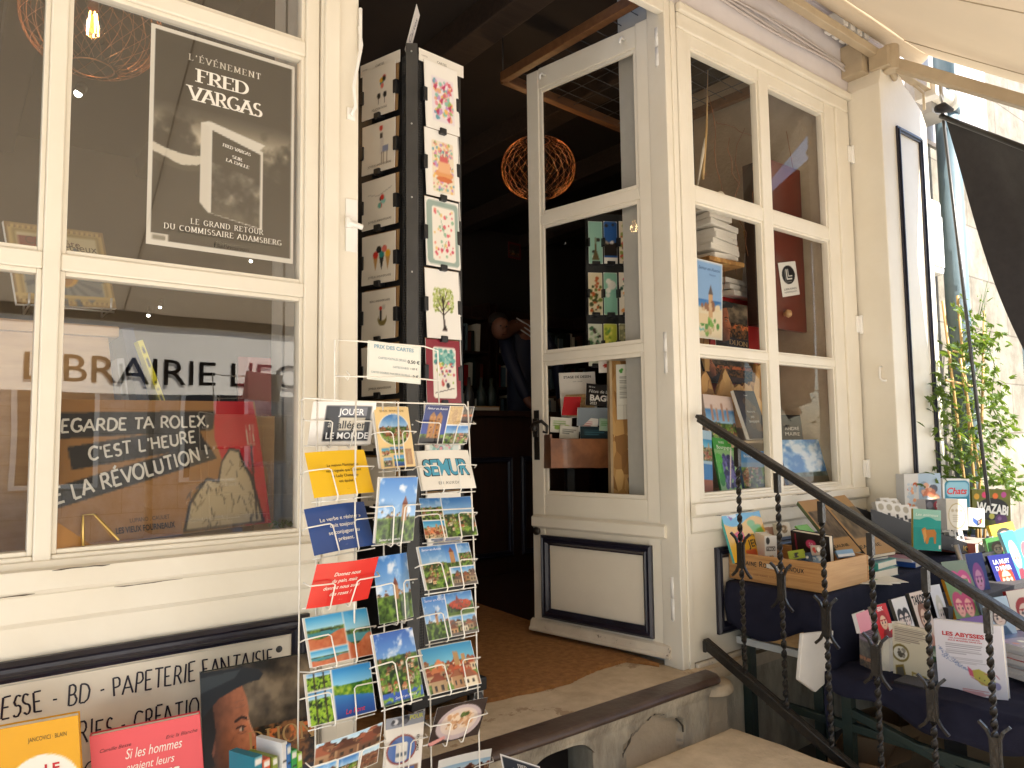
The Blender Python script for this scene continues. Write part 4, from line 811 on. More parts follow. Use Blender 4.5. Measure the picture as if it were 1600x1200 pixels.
# iron handrail with twisted balusters
RX = 2.515
hr = thing('handrail', 'black wrought iron handrail with twisted bars beside the steps', 'handrail', (RX, 0, 0))
zr = lambda y: .088 + (y + .03) * .558; zl = lambda y: -.848 + (y + .03) * .50
g = MB(); a, b = Vector((0, -.028, zr(-.028))), Vector((0, -1.75, zr(-1.75)))
g.bar(a, b, .040, .016, 'iron'); up = Vector((0, .0, 1)); g.bar(a + Vector((0, 0, -.016)), b + Vector((0, 0, -.016)), .022, .018, 'iron'); g.build('top_rail', hr, .004)
g = MB(); a, b = Vector((0, -.030, zl(-.03))), Vector((0, -1.6, zl(-1.6))); g.bar(a, b, .012, .045, 'iron'); g.bar(a + Vector((.0, 0, .02)), b + Vector((0, 0, .02)), .035, .007, 'iron'); g.box(-.010, -.035, -.882, .010, -.020, -.835, 'iron'); g.build('bottom_rail', hr, .003)
def twisted(g, y, z0, z1, w1=.0195, w2=.0075, pitch=.072, c=None):
    n = int((z1 - z0) / .0036); vs = []; fs = []; rn = random.Random(int(y * 1e4))
    ph = rn.random() * 6
    for i in range(n + 1):
        z = z0 + (z1 - z0) * i / n; a = 2 * math.pi * z / pitch + ph
        for sx, sy in ((-1, -1), (1, -1), (1, 1), (-1, 1)):
            x_, y_ = sx * w1 / 2, sy * w2 / 2; vs.append((x_ * math.cos(a) - y_ * math.sin(a), y + x_ * math.sin(a) + y_ * math.cos(a), z))
    for i in range(n):
        for k in range(4): fs.append((i * 4 + k, i * 4 + (k + 1) % 4, i * 4 + 4 + (k + 1) % 4, i * 4 + 4 + k))
    g.add(vs, fs, 'iron', False)
for k in range(7):
    y = -.215 - .173 * k; zt, zb = zr(y) - .028, zl(y) + .01; zm = zr(y) - .455
    g = MB(); g.box(-.010, y - .010, zt - .075, .010, y + .010, zt, 'iron'); g.box(-.010, y - .010, zm - .048, .010, y + .010, zm + .052, 'iron')
    twisted(g, y, zm + .052, zt - .075); twisted(g, y, zb, zm - .048); bo = g.build('baluster', hr, 0)
    g = MB()
    for s in (-1, 1):
        pts = [(-.006 * s, y + s * .040, zm + .088), (0, y + s * .022, zm + .068), (0, y + s * .0125, zm + .045), (0, y + s * .0115, zm), (0, y + s * .0125, zm - .04), (0, y + s * .024, zm - .062), (.004 * s, y + s * .046, zm - .082)]
        for p, q in zip(pts, pts[1:]): g.bar(p, q, .009, .009, 'iron', up=(1, 0, 0))
    g.build('branch', bo)
# ============================================================ POSTCARDS ON THE WHITE WIRE STAND
W_ = 'f7f3ea'
def collage(nx, ny, parts, bg=W_, m=.02):
    c = Art(nx, ny, bg)
    for (a, b, d, e, k, sd_) in parts: c.pic(a + m / 2, b + m / 2 / c.ar, d - m / 2, e - m / 2 / c.ar, k, sd_)
    return c
def plain(nx, ny, col): 
    c = Art(nx, ny, col); c.a *= (1 + .03 * (vnoise(c.H, c.W, 4, 5)[..., None] - .5)); return c
q5 = lambda *p: [(440 + x / 3, 400 + y / 3) for x, y in p]
q6 = lambda *p: [(440 + x / 3, 800 + y / 3) for x, y in p]
NL, NP = (66, 46), (46, 66)
c_oval = Art(*NP, 'f0cf92'); c_oval.ell(.5, .38, .44, .26, W_); _b = c_oval.a.copy(); c_oval.pic(.06, .12, .94, .64, 'town', 31); _m = ((c_oval.U - .5) / .42) ** 2 + ((c_oval.V - .38) / .25) ** 2 > 1; c_oval.a[_m] = _b[_m]
for k, (a, b, d, e) in enumerate(((.08, .68, .28, .80), (.30, .66, .68, .76), (.72, .70, .92, .96), (.10, .83, .32, .97), (.38, .80, .68, .97))): c_oval.pic(a, b, d, e, ('roofs', 'town', 'wall', 'street', 'lake')[k], 40 + k)
jou = plain(*NL, 'f4efe8'); jou.rect(.22, .10, .93, .90, '20242c'); jou.rect(.45, .37, .85, .66, 'cfc6b4'); jou.rect(.43, .12, .86, .33, '6d6f78')
semur = plain(*NL, 'f6f0e4')
plate = Art(*NL, '2c1f1e'); plate.ell(.52, .52, .44, .44, 'b8a7a8'); plate.ell(.52, .50, .36, .34, 'd2bfb2'); plate.blobs(.25, .25, .8, .72, 90, ['c99a72', 'dcb894', 'a87a52', 'e4cbb0'], .035, 3); plate.blobs(.52, .28, .72, .42, 16, ['55682c', '3f5020'], .03, 4); plate.poly([(0, .9), (.3, .8), (.32, .88), (.06, 1)], 'd0908a')
bull = Art(*NP, 'e8e2da'); bull.rect(0, 0, 1, .18, '8a8f9c'); bull.blobs(.05, .02, .6, .16, 8, ['2c2f3a', '4a4e5c', 'd8d8dc'], .07, 2); bull.ell(.45, .55, .38, .24, '8a3a34'); bull.ell(.45, .55, .34, .21, '3f6ab0'); bull.rrect(.30, .44, .60, .74, .06, 'e8e4dc'); bull.rect(.32, .60, .58, .66, '5a6a7a'); bull.rect(.12, .84, .9, 1, '7a5a4a'); bull.rect(.2, .86, .8, .97, '3c5fa0')
grn = (' ',)
PC = [  # label, corners, portrait?, art, texts, yaw
 ('white postcard with a dark panel of bold slogan lettering on the wire stand', q5((150, 683), (445, 688), (415, 877), (113, 888)), 0, jou, [T('JOUER', .62, .225, .15, 'f4f4f4', bold=.02), T('à', .30, .51, .15, 'd8d4cc'), T('alléger', .65, .52, .19, '17191f', bold=.015, narrow=1), T('LE MONDE', .60, .78, .155, 'f4f4f4', bold=.02)]),
 ('yellow text postcard in the wire stand', q5((113, 918), (390, 905), (440, 1105), (155, 1133)), 0, plain(*NL, 'f3c21c'), [T('La maison Flammarion', .56, .33, .062, '2a2210', bold=.012), T("nous signale que l'Amant", .56, .45, .062, '2a2210', bold=.012), T('de Lady Chatterley', .56, .57, .062, '2a2210', bold=.012), T('est épuisé.', .56, .69, .062, '2a2210', bold=.012), T('_____', .56, .86, .02, '2a2210')]),
 ('dark blue text postcard under the yellow one', [(479, 793), (573, 781), (589, 850), (494, 867)], 0, plain(*NL, '2f4f90'), [T('Le verbe « résister »', .52, .30, .085, 'f0ece0', bold=.014), T('doit toujours', .52, .45, .085, 'f0ece0', bold=.014), T('se conjuguer au', .52, .60, .085, 'f0ece0', bold=.014), T('présent.', .52, .75, .085, 'f0ece0', bold=.014), T('____', .5, .88, .02, 'f0ece0')]),
 ('red text postcard tilted in its pocket', q6((170, 257), (465, 210), (405, 410), (115, 453)), 0, plain(*NL, 'd6241f'), [T('Donnez nous', .52, .27, .085, 'f6e9dc', bold=.014, shear=.25), T('du pain, mais', .50, .42, .085, 'f6e9dc', bold=.014, shear=.25), T('donnez nous aussi', .48, .57, .085, 'f6e9dc', bold=.014, shear=.25), T('des roses !', .48, .72, .085, 'f6e9dc', bold=.014, shear=.25), T('_______', .5, .86, .02, 'f6e9dc')]),
 ('postcard of a beach, a lake and a red boat', q6((107, 497), (405, 447), (443, 665), (150, 730)), 0, collage(*NL, [(0, 0, .58, .68, 'beach', 3), (.58, 0, 1, 1, 'beach', 4), (0, .68, .58, 1, 'beach', 9)]), []),
 ('postcard of a blue lake with a red script title', q6((117, 763), (410, 703), (450, 930), (133, 1012)), 0, collage(*NL, [(0, 0, .38, .36, 'forest', 5), (0, .36, .38, 1, 'forest', 6), (.38, 0, 1, 1, 'lake', 7)]), [T('Le Pont', .68, .87, .10, 'd8303a', shear=.3)]),
 ('postcard of a house by the water sticking up askew behind another', q6((325, 928), (485, 990), (400, 1110), (237, 1062)), 0, collage(*NL, [(0, 0, 1, 1, 'oldroofs', 8)]), []),
 ('postcard of grey roofs in the lowest pocket of the near column', q6((165, 1105), (480, 985), (450, 1180), (140, 1290)), 0, collage(*NL, [(0, 0, 1, .52, 'oldroofs', 9), (0, .52, .34, 1, 'street', 10), (.34, .52, .68, 1, 'town', 11), (.68, .52, 1, 1, 'oldroofs', 12)]), []),
 ('portrait postcard with an oval town view on a yellow ground', q5((443, 707), (592, 705), (638, 985), (465, 998)), 1, c_oval, [T('SEMUR · BOURGOGNE', .48, .07, .035, '8a6a2a')]),
 ('portrait postcard of a hilltop castle under clear blue sky', [(594, 748), (656, 745), (644, 844), (588, 851)], 1, collage(*NP, [(0, 0, 1, 1, 'castle', 14)]), [T('Semur en Auxois', .35, .94, .04, 'f4f4f4', shear=.3)]),
 ('curled portrait postcard of a round tower above trees', q6((455, 213), (598, 185), (638, 490), (465, 527)), 1, collage(*NP, [(0, 0, 1, 1, 'castle', 15)]), []),
 ('portrait postcard of a village below big white clouds', q6((430, 575), (613, 543), (672, 860), (483, 918)), 1, collage(*NP, [(0, 0, 1, 1, 'cloudtown', 16)]), [T('Semur en Auxois', .55, .92, .04, 'f4f4f4', shear=.3)]),
 ('white puzzle card with a blue badge at the foot of the stand', q6((490, 975), (677, 932), (650, 1215), (470, 1265)), 1, bull, [T('POUR', .78, .05, .07, 'd8d84a', bold=.02), T('ENIGMES', .86, .5, .05, '3a2420', rot=-90, bold=.02)]),
 ('postcard collage with a floodlit church at night', q5((683, 703), (912, 707), (868, 880), (637, 880)), 0, collage(*NL, [(0, 0, .48, 1, 'night', 18), (.48, 0, .76, .5, 'statue', 19), (.76, 0, 1, .5, 'dark', 20), (.48, .5, 1, 1, 'town', 21)]), [T('Semur en Auxois', .24, .08, .06, 'f4f4ff', shear=.3)]),
 ('white postcard with a big picture filled town name', q5((632, 912), (878, 908), (917, 1085), (668, 1097)), 0, semur, [T('SEMUR', .5, .43, .42, '1c2a30', 'c', 'sans', width=.88, bold=.06, spacing=.9), T('SEMUR', .5, .43, .40, '4fa6c4', 'c', 'sans', width=.84, bold=.035, spacing=.94), T('EN AUXOIS', .5, .84, .075, '5a5a5a', spacing=1.2)]),
 ('postcard of old houses and a wooded village in two pictures', [(652, 779), (735, 777), (746, 836), (665, 843)], 0, collage(*NL, [(0, 0, .42, .56, 'town', 22), (0, .56, .42, 1, 'roofs', 23), (.42, 0, 1, 1, 'town', 24)]), []),
 ('postcard with a brick round tower among smaller views', q6((640, 163), (883, 143), (921, 333), (690, 368)), 0, collage(*NL, [(0, 0, .5, 1, 'town', 25), (.46, 0, .72, .56, 'tower', 26), (.72, 0, 1, .56, 'town', 27), (.5, .56, 1, 1, 'street', 28)]), [T('Semur-en-Auxois', .22, .08, .055, 'f4f4ff', shear=.2)]),
 ('postcard with bright red autumn leaves before a steeple', q6((655, 400), (887, 366), (928, 560), (690, 608)), 0, collage(*NL, [(0, 0, .45, 1, 'castle', 29), (.45, 0, 1, .55, 'autumn', 30), (.45, .55, 1, 1, 'street', 31)]), [T('Semur en Auxois', .24, .10, .06, 'f4f4ff', shear=.25)]),
 ('postcard of orange tiled roofs under a turquoise sky', q6((652, 645), (893, 598), (940, 805), (705, 857)), 0, collage(*NL, [(0, 0, 1, 1, 'roofs', 32)]), []),
 ('dark postcard of a plate of food', q6((728, 918), (973, 868), (915, 1040), (683, 1102)), 0, plate, []),
 ('pale postcard of a winter street in the lowest far pocket', q6((735, 1165), (985, 1105), (965, 1250), (715, 1310)), 0, collage(*NL, [(0, .25, 1, 1, 'oldroofs', 34)]), []),
]
stand = thing('card_stand', 'white wire postcard stand set out before the door post', 'card stand', (.80, -.62, ZS))
SI = Matrix.Translation(Vector((-.80, .62, -ZS)))
def wire(g, pts, r=.0016): g.tube([p for p in pts], r, 'white_wire', 6)
depths = []
for k, (lab, cor, por, art, tx) in enumerate(PC):
    m, w_, h_ = rectfit(cor, h=.15 if por else .105, asp=.70 if por else 1.43, yaw=R(4), tilt=.22, sy=.3, st=.12, sr=.3)
    depths.append((m.translation - Vector(CAM)) @ Vector(CF))
    bend = (lambda a: (lambda x, y: a * (x * x * 4) + a * .5 * y))(random.Random(k).uniform(-.006, .004) if k not in (2, 10) else -.012)
    s = Sheet(w_, h_, art, bend=bend)
    for a, kw in tx: s.text(*a, **kw)
    o = s.build('postcard', m, matname='gloss_print'); tag(o, lab, 'postcard', 'postcards on the wire stand')
    if k in (4, 5, 8, 9, 11, 14, 16, 18):            # the stack of further copies behind the front card
        st = Sheet(w_, h_, Art(4, 4, 'ece6da'), t=.004, bend=bend); e = st.build('postcard_stack', m @ Matrix.Translation((-.003, .002, -.0032))); tag(e, 'white edged stack of copies behind the ' + lab.replace(' on the wire stand', ''), 'postcards', 'stacks of further copies')
        e['label'] = ' '.join(e['label'].split()[:15])
    if k == 6: continue
    g = MB(); hw, hh = w_ / 2, h_ / 2; P = lambda x, y, z: SI @ (m @ Vector((x, y, z)))
    for sg in (-1, 1):
        xi = sg * hw * (.36 if not por else .28)
        wire(g, [P(sg * (hw + .014), hh * .12, -.014), P(sg * (hw + .010), hh * .14, .004), P(sg * (hw * .6), hh * .16, .008), P(xi + sg * .006, hh * .16, .008), P(xi, hh * .08, .008), P(xi - sg * .003, -hh - .003, .008), P(xi - sg * .003, -hh - .008, .002), P(xi - sg * .003, -hh - .006, -.014)])
    wire(g, [P(-hw * 1.02, -hh - .006, -.014), P(hw * 1.02, -hh - .006, -.014)])
    g.build('pocket', stand)
# the uprights and rings
g = MB(); Q = lambda px, py, d: SI @ atd(px, py, d); dm = sum(depths) / len(depths)
dl, dr = depths[1] + .02, depths[14] + .03; dmid = (dl + dr) / 2
for (xa, xb, d) in ((472, 464, dl), (496, 492, dl), (556, 552, dl), (598, 602, dmid), (622, 632, dmid), (663, 676, dr), (731, 753, dr)): wire(g, [Q(xa, 627, d), Q((xa + xb) / 2, 900, d), Q(xb, 1330, d)], .0021)
wire(g, [Q(470, 626, dl), Q(476, 622, dl), Q(556, 627, dl), Q(622, 629, dmid), Q(726, 632, dr), Q(731, 640, dr)], .0021)
for y, k in ((800, 5), (1050, 10)): wire(g, [Q(468, y, dl + .01), Q(560, y + 3, dl + .03), Q(622, y, dmid + .02), Q(740, y - 6, dr)], .0018)
# sign frame on top
wire(g, [Q(523, 627, dl), Q(523, 531, dl), Q(560, 533, dl), Q(662, 541, dmid), Q(684, 548, dmid), Q(686, 632, dr)], .0019)
wire(g, [Q(524, 588, dl), Q(545, 588, dl), Q(640, 590, dmid), Q(688, 595, dmid)], .0018); wire(g, [Q(542, 580, dl), Q(547, 586, dl), Q(543, 594, dl), Q(539, 588, dl)], .0016)
g.build('wire_frame', stand)
g = MB(); ft = Vector((0, 0, .02))
for a in range(4): g.tube([Vector((0, 0, .25)), Vector((.26 * math.cos(a * 1.57 + .4), .26 * math.sin(a * 1.57 + .4), .015))], .008, 'white_wire', 8)
g.tube([Vector((0, 0, .02)), Vector((0, 0, .30))], .014, 'white_wire', 10); g.build('foot', stand)
m, w_, h_ = rectfit(q5((400, 400), (655, 420), (650, 608), (403, 570)), d=dmid - .01, asp=1.4, yaw=R(4), tilt=0)
c = Art(70, 50, 'f2f0e2'); c.rect(.02, .03, .98, .97, 'd2e2d8'); c.rect(.035, .05, .965, .95, 'f4f2e6')
s = Sheet(w_, h_, c); s.text('PRIX DES CARTES', .49, .13, .10, '8fb4c8', width=.74, bold=.03).text('CARTES POSTALES (SEULE)', .46, .42, .06, '8a9aa4', width=.52).text('0.50 €', .86, .44, .09, '20303a', bold=.02).text('CARTES DOUBLES', .62, .62, .055, '8a9aa4', width=.3).text('1.00 €', .87, .62, .055, '20303a').text('CARTES DOUBLES PAR DEUX OU PLUS', .43, .80, .05, '8a9aa4', width=.72).text('2 €', .90, .82, .08, '20303a', bold=.02)
tag(s.build('price_sign', m), 'small pale price sign clipped above the postcard stand', 'price sign')

# ============================================================ BLACK GREETING CARD SPINNER
SC = at(643, 68, .15); SC.z = 0
sa = Vector((math.sin(R(85)), math.cos(R(85)), 0)); sb = Vector((math.sin(R(-17)), math.cos(R(-17)), 0))
na = Vector((sa.y, -sa.x, 0)); nb_ = Vector((-sb.y, sb.x, 0))
ztop = at(643, 68, .15).z; zbot = ZF + .12
sp = thing('card_spinner', 'tall black revolving rack of greeting cards in the doorway', 'card spinner', (SC.x, SC.y, ZF)); O = Vector((SC.x, SC.y, ZF)); FW = .225
def FA(s, n, z): return SC + sa * s + na * n + Vector((0, 0, z)) - O
def FB(s, n, z): return SC + sb * s + nb_ * n + Vector((0, 0, z)) - O
def slabq(g, f, s0, s1, n0, n1, z0, z1, m): g.hexa([f(s0, n0, z0), f(s1, n0, z0), f(s1, n1, z0), f(s0, n1, z0)], [f(s0, n0, z1), f(s1, n0, z1), f(s1, n1, z1), f(s0, n1, z1)], m)
g = MB(); dd = (na + nb_).normalized(); pe = Vector((-dd.y, dd.x, 0))
g.hexa([SC + pe * a + dd * b + Vector((0, 0, zbot)) - O for a, b in ((-.020, .004), (.020, .004), (.020, -.02), (-.020, -.02))], [SC + pe * a + dd * b + Vector((0, 0, ztop)) - O for a, b in ((-.020, .004), (.020, .004), (.020, -.02), (-.020, -.02))], 'spinner_metal')
for zz in np.linspace(zbot + .1, ztop - .03, 9): g.tube([SC + dd * .003 + Vector((0, 0, zz)) - O, SC + dd * .007 + Vector((0, 0, zz)) - O], .0035, 'steel', 8)
g.build('corner_post', sp, .002)
g = MB()
for f in (FA, FB): slabq(g, f, .018, FW if f is FA else .28, -.012, -.010, zbot, ztop - .02, 'black_plastic')
c1 = FA(FW, -.011, 0); c2 = FB(FW, -.011, 0); c3 = c1 + c2 - FA(0, -.011, 0)
for a, b in ((c1, c3), (c3, c2)): g.add([a + Vector((0, 0, zbot)), b + Vector((0, 0, zbot)), b + Vector((0, 0, ztop - .02)), a + Vector((0, 0, ztop - .02))], [(0, 1, 2, 3)], 'black_plastic')
for z in (zbot, ztop - .02): g.add([FA(0.02, -.011, z), c1 + Vector((0, 0, z)), c3 + Vector((0, 0, z)), c2 + Vector((0, 0, z))], [(0, 1, 2, 3)], 'black_plastic')
g.build('body', sp)
g = MB()                                            # punched strips beside the post
for f in (FA, FB):
    for i in range(4):
        s0 = .022 + i * .0085; slabq(g, f, s0, s0 + .0022, -.0095, -.006, zbot, ztop - .03, 'spinner_metal')
    n = int((ztop - .03 - zbot) / .009)
    for i in range(n): z = zbot + i * .009; slabq(g, f, .022, .050, -.0095, -.0065, z, z + .0024, 'spinner_metal')
pst = g.build('punched_strip', sp); pst['kind'] = 'stuff'
hd = plain(40, 10, 'efe9dd')
for f, n_, ya in ((FA, na, R(5)), (FB, nb_, R(-107))):
    s = Sheet(.20, .045, hd); s.text('CARTES', .5, .55, .2, '6a6258').text('CARTES', .12, .5, .12, '8a8278')
    s.build('header_card', Matrix.Translation(f(.128 if f is FA else .15, .004, ztop - .028)) @ pose((0, 0, 0), math.atan2(n_.x, -n_.y)), sp)
def clip(g, f, s, z, n=.016, w_=.018, h_=.05): slabq(g, f, s - w_ / 2, s + w_ / 2, -.008, n, z - h_ / 2, z + h_ / 2, 'black_plastic')
def gcard(f, n_, s, zc, w_, h_, art, tx, lab, thick=.003, tilt=.05, mat_='gloss_print', group='greeting cards on the black spinner'):
    yaw = math.atan2(n_.x, -n_.y); m = pose(f(s, .008 + thick, zc) + O, yaw, tilt, random.Random(int(zc * 999)).uniform(-.02, .02))
    c = Sheet(w_, h_, art, t=thick, bend=lambda x, y: .004 * (y + .5) ** 2 + .002 * x)
    for a, k in tx: c.text(*a, **k)
    o = c.build('greeting_card', m, matname=mat_); tag(o, lab, 'greeting card', group)
    for i in range(2 if f is FB else 1):           # kraft envelopes filed behind it
        e = Sheet(w_ * 1.0, h_ * 1.02, Art(4, 4, 'a8855a'), t=.0015, back=(.34, .22, .10)); ob = e.build('envelope', Matrix.Translation((.003 + .004 * i, .003 + .003 * i, -thick - .0022 - .0028 * i)), o)
    g = MB(); wc = w_ / 2
    for q in (s - wc, s + wc): clip(g, f, q, zc - .005); g.build('card_clip', sp, .003); g = MB()
    slabq(g, f, s - .014, s + .014, -.008, .02 + thick, zc - h_ / 2 - .012, zc - h_ / 2 + .010, 'black_plastic'); g.build('card_clip', sp, .003)
    return o
PASTEL = ['e89aa6', 'f2c46a', '8fc4b4', 'd86a7a', '9ab86a', 'c89ad0', 'e8b48a', '6fa8b8']
def rc(k):
    c = plain(44, 62, 'f8f4ec')
    if k == 0: c.rect(.2, .2, .85, .86, 'efe4e8'); c.blobs(.22, .22, .84, .84, 120, PASTEL + ['f4eef0'], .045, 3); [c.poly([(x, y), (x + .13, y - .07), (x + .08, y + .05)], 'c0406a') for x, y in ((.25, .36), (.5, .34), (.42, .55), (.66, .62), (.3, .72), (.62, .8))]
    if k == 1: c.rrect(.2, .16, .84, .92, .05, 'f2e2c8'); c.blobs(.2, .16, .84, .92, 150, PASTEL, .03, 5); c.ell(.55, .64, .26, .07, 'e8a46a'); c.rect(.37, .46, .73, .62, 'f0b88a'); c.rect(.43, .38, .67, .46, 'd86a6a'); [c.rect(.47 + .06 * i, .30, .48 + .06 * i, .38, '8a3a4a') for i in range(4)]; c.ell(.55, .72, .24, .04, 'd87a4a')
    if k == 2: c.rrect(.05, .04, .97, .96, .1, '9fb2a8'); c.rrect(.2, .12, .86, .9, .06, 'f6efe2'); c.blobs(.22, .14, .84, .88, 46, ['e8707a', 'f0a08a', '9ac0a0', 'f2cf8a', 'd8506a'], .035, 8); [c.line([(.45, .3), (.55, .5)], .01, '6a9a7a')]; [c.line([(.6, .6), (.5, .75)], .01, '6a9a7a')]
    if k == 3: c.blobs(.2, .26, .82, .62, 330, ['a8b85a', 'c4cc84', '8aa04a', 'd8d8a4', 'b4c070'], .022, 9); m = ((c.U - .51) / .32) ** 2 + ((c.V - .45) / .26) ** 2 > 1.02; c.a[m & (c.V < .95)] = hx('f8f4ec'); c.line([(.52, .86), (.50, .66), (.50, .40)], .045, '2a1a16'); [c.line([(.5, y), (x, z)], .018, '2a1a16') for y, x, z in ((.62, .34, .44), (.60, .66, .44), (.52, .4, .32), (.52, .62, .32), (.66, .72, .54), (.66, .3, .54))]; c.poly([(.44, .88), (.60, .88), (.53, .78)], '2a1a16'); c.ell(.66, .48, .03, .02, 'e890b0')
    if k == 4: c.a[:] = hx('8f2436'); c.rrect(.2, .12, .86, .92, .07, 'f2ece0'); c.blobs(.22, .14, .84, .42, 60, ['6fb4ac', '9fd0c4', '4f9a94'], .045, 10); c.blobs(.22, .34, .84, .7, 40, ['d8586a', '9ab84a', 'e8c04a', '7a4a7a'], .028, 11); c.line([(.26, .84), (.8, .76)], .014, '2a2020'); c.ell(.62, .72, .05, .045, '2a2830'); c.ell(.48, .70, .04, .035, 'c84a4a')
    if k == 5: c.rrect(.1, .08, .92, .92, .08, 'dce8e4'); c.blobs(.12, .1, .9, .9, 60, ['8fc0b8', '5f8f9a', 'c8dcd0', 'e8a0a8'], .05, 12)
    if k == 6: c.poly([(.1, .9), (.45, .3), (.6, .5), (.72, .36), (.95, .9)], '8a8a9a'); c.poly([(.36, .46), (.45, .3), (.54, .44)], 'f0f0f4'); c.blobs(.1, .6, .95, .95, 30, ['6a7a8a', 'c8bcc8', '9aa0b0'], .05, 13)
    return c
RL = ['white greeting card with a square of pink birds and flowers', 'greeting card with a birthday cake among flowers', 'sage bordered greeting card with small red flowers', 'white greeting card with one round leafed tree', 'dark red bordered card with birds under leaves', 'pale green patterned card low on the spinner', 'greeting card with a grey mountain low on the spinner']
ycs = [((687, 104), (683, 206)), ((687, 207), (684, 310)), ((691, 314), (692, 420)), ((690, 423), (688, 530)), ((693, 532), (691, 630)), ((700, 664), (700, 760)), ((704, 768), (704, 865))]
Yc = (SC + sa * .122).y
for k in range(7):
    (xa, ya), (xb, yb) = ycs[k]; z1 = at(xa, ya, Yc).z; z0 = at(xb, yb, Yc).z
    gcard(FA, na, .122, (z0 + z1) / 2, .146, z1 - z0, rc(k), [], RL[k])
def lc(k):
    c = plain(44, 44, 'efe7d8'); bl = ['d8382c', '2f8f8a', 'f0b428', '2a2624', 'e87a6a']
    if k == 0: [c.ell(.62 + .05 * math.cos(i * 2), .26 + .07 * math.sin(i * 1.7) + .03 * i, .05, .05, bl[i % 5]) for i in range(5)]; [(c.ell(x, .60, .05, .06, '2a2624'), c.line([(x, .64), (x, .76)], .015, '2a2624')) for x in (.52, .7)]
    if k == 1: c.ell(.58, .14, .05, .055, 'd8382c'); c.rect(.56, .34, .66, .66, 'dcd4cc'); c.rect(.62, .5, .80, .62, '8a94b4'); [c.line([(x, .62), (x, .84)], .02, '8a7a6a') for x in (.6, .66, .76)]; c.rect(.54, .24, .62, .34, '3a3230')
    if k == 2: c.line([(.2, .3), (.5, .36), (.9, .24)], .01, '9a948a'); [c.ell(.6 + .06 * math.cos(i * 2.3), .48 + .08 * math.sin(i * 1.9), .055, .055, ['8fd0c4', 'd8382c', '2a2624', 'b8e0d4', '6fb0a0'][i % 5]) for i in range(7)]
    if k == 3: [c.poly([(x - .07, .46), (x + .07, .46), (x, .74)], 'c89a5a' if i != 1 else '2a2624') for i, x in enumerate((.42, .6, .78))]; [c.ell(x, y, .075, .07, bl[i]) for i, (x, y) in enumerate(((.42, .42), (.6, .42), (.78, .42), (.52, .32), (.68, .32)))]
    if k == 4: c.ell(.62, .60, .13, .13, '8a7a44'); c.ell(.62, .54, .11, .09, 'efe7d8'); c.rect(.55, .42, .60, .62, '2a2624'); c.ell(.57, .38, .04, .04, 'd8382c'); c.ell(.66, .36, .05, .05, 'cfc8bc')
    return c
LT = ['FÉLICITATIONS', 'JOYEUX ANNIVERSAIRE', 'JOYEUX ANNIVERSAIRE', 'JOYEUX ANNIVERSAIRE', 'BEAU ANNIVERSAIRE', 'JOYEUX ANNIVERSAIRE']
LLb = ['square greeting card with two champagne glasses and balloons', 'square greeting card with a grey llama holding a red balloon', 'square greeting card with balloons hung on a string', 'square greeting card with three ice cream cones', 'square greeting card with a round ornament below its greeting', 'plain square greeting card half hidden by the price sign', 'square greeting card seen through the postcard stand', 'square greeting card low behind the yellow postcard']
Yl = (SC + sb * .12).y
for k in range(8):
    yt, yb = 90 + 88.5 * k, 171 + 88.5 * k; z1 = at(585, yt + 6, Yl).z; z0 = at(585, yb + 3, Yl).z
    tx = [T(LT[k % 6], .55, .86 if k != 4 else .22, .045, '5a5248')]
    gcard(FB, nb_, .150, (z0 + z1) / 2, .165, z1 - z0, lc(min(k, 5)), tx, LLb[k], tilt=.03)
# sliver cards on the far side face
g = MB()
for k in range(6):
    z = ztop - .16 - .175 * k; o = Sheet(.10, .15, Art(6, 8, ['c86a84', '5f9ab4', '8a6a9a', 'd0a06a', '6a8a7a', 'b0505a'][k]), t=.003).build('greeting_card', pose(SC + sa * (FW + .012) + sb * .06 + Vector((0, 0, z)), R(85), .04)); tag(o, ['rosy', 'sky blue', 'violet', 'tan', 'grey green', 'deep pink'][k] + ' card showing only its edge on the far face of the black spinner', 'greeting card', 'edge-on cards of the black spinner')
# paper tent on top, base and castors
fl = Sheet(.07, .17, plain(10, 24, 'e8e2dc')); fl.text('Cartes', .5, .45, .16, '4a4a5a', rot=80); tag(fl.build('paper_sign', pose(SC + dd * -.05 + Vector((0, 0, ztop + .07)), R(50), -.25)), 'folded white paper sign standing on top of the black card spinner', 'paper sign')
g = MB(); cc = FA(.13, -.11, 0); g.hexa([FA(-.02, .02, .07 + ZF), FA(.30, .02, .07 + ZF), FA(.30, -.28, .07 + ZF), FA(-.02, -.28, .07 + ZF)], [FA(-.02, .02, .115 + ZF), FA(.30, .02, .115 + ZF), FA(.30, -.28, .115 + ZF), FA(-.02, -.28, .115 + ZF)], 'black_plastic'); g.build('base', sp, .006)
for (s_, n_) in ((.27, -.01), (.02, -.01), (.27, -.25), (.02, -.25)):
    g = MB(); p = FA(s_, n_, ZF); g.tube([p + Vector((-.012, 0, .037)), p + Vector((.012, 0, .037))], .036, 'spinner_metal', 16); g.tube([p + Vector((-.016, 0, .037)), p + Vector((.016, 0, .037))], .018, 'steel', 12); g.box(p.x - .02, p.y - .02, ZF - ZF + .05, p.x + .02, p.y + .02, .075, 'steel'); g.build('caster', sp)
# ============================================================ DISPLAY WINDOW BESIDE THE DOOR POST
def dY(px, py, Y): return (at(px, py, Y) - Vector(CAM)) @ Vector(CF)
def fitY(cor, Y, **k): c = np.array(cor, float).mean(0); return rectfit(cor, d=dY(c[0], c[1], Y), **k)
def fitZ(cor, Z, **k):
    c = np.array(cor, float).mean(0); b = (np.array(cor[2], float) + np.array(cor[3], float)) / 2; return rectfit(cor, d=(atz(b[0], b[1], Z) - Vector(CAM)) @ Vector(CF), **k)
g = MB(); g.box(-1.2, .06, -.31, .83, .75, -.27, 'light_wood'); g.build('display_deck', shop)
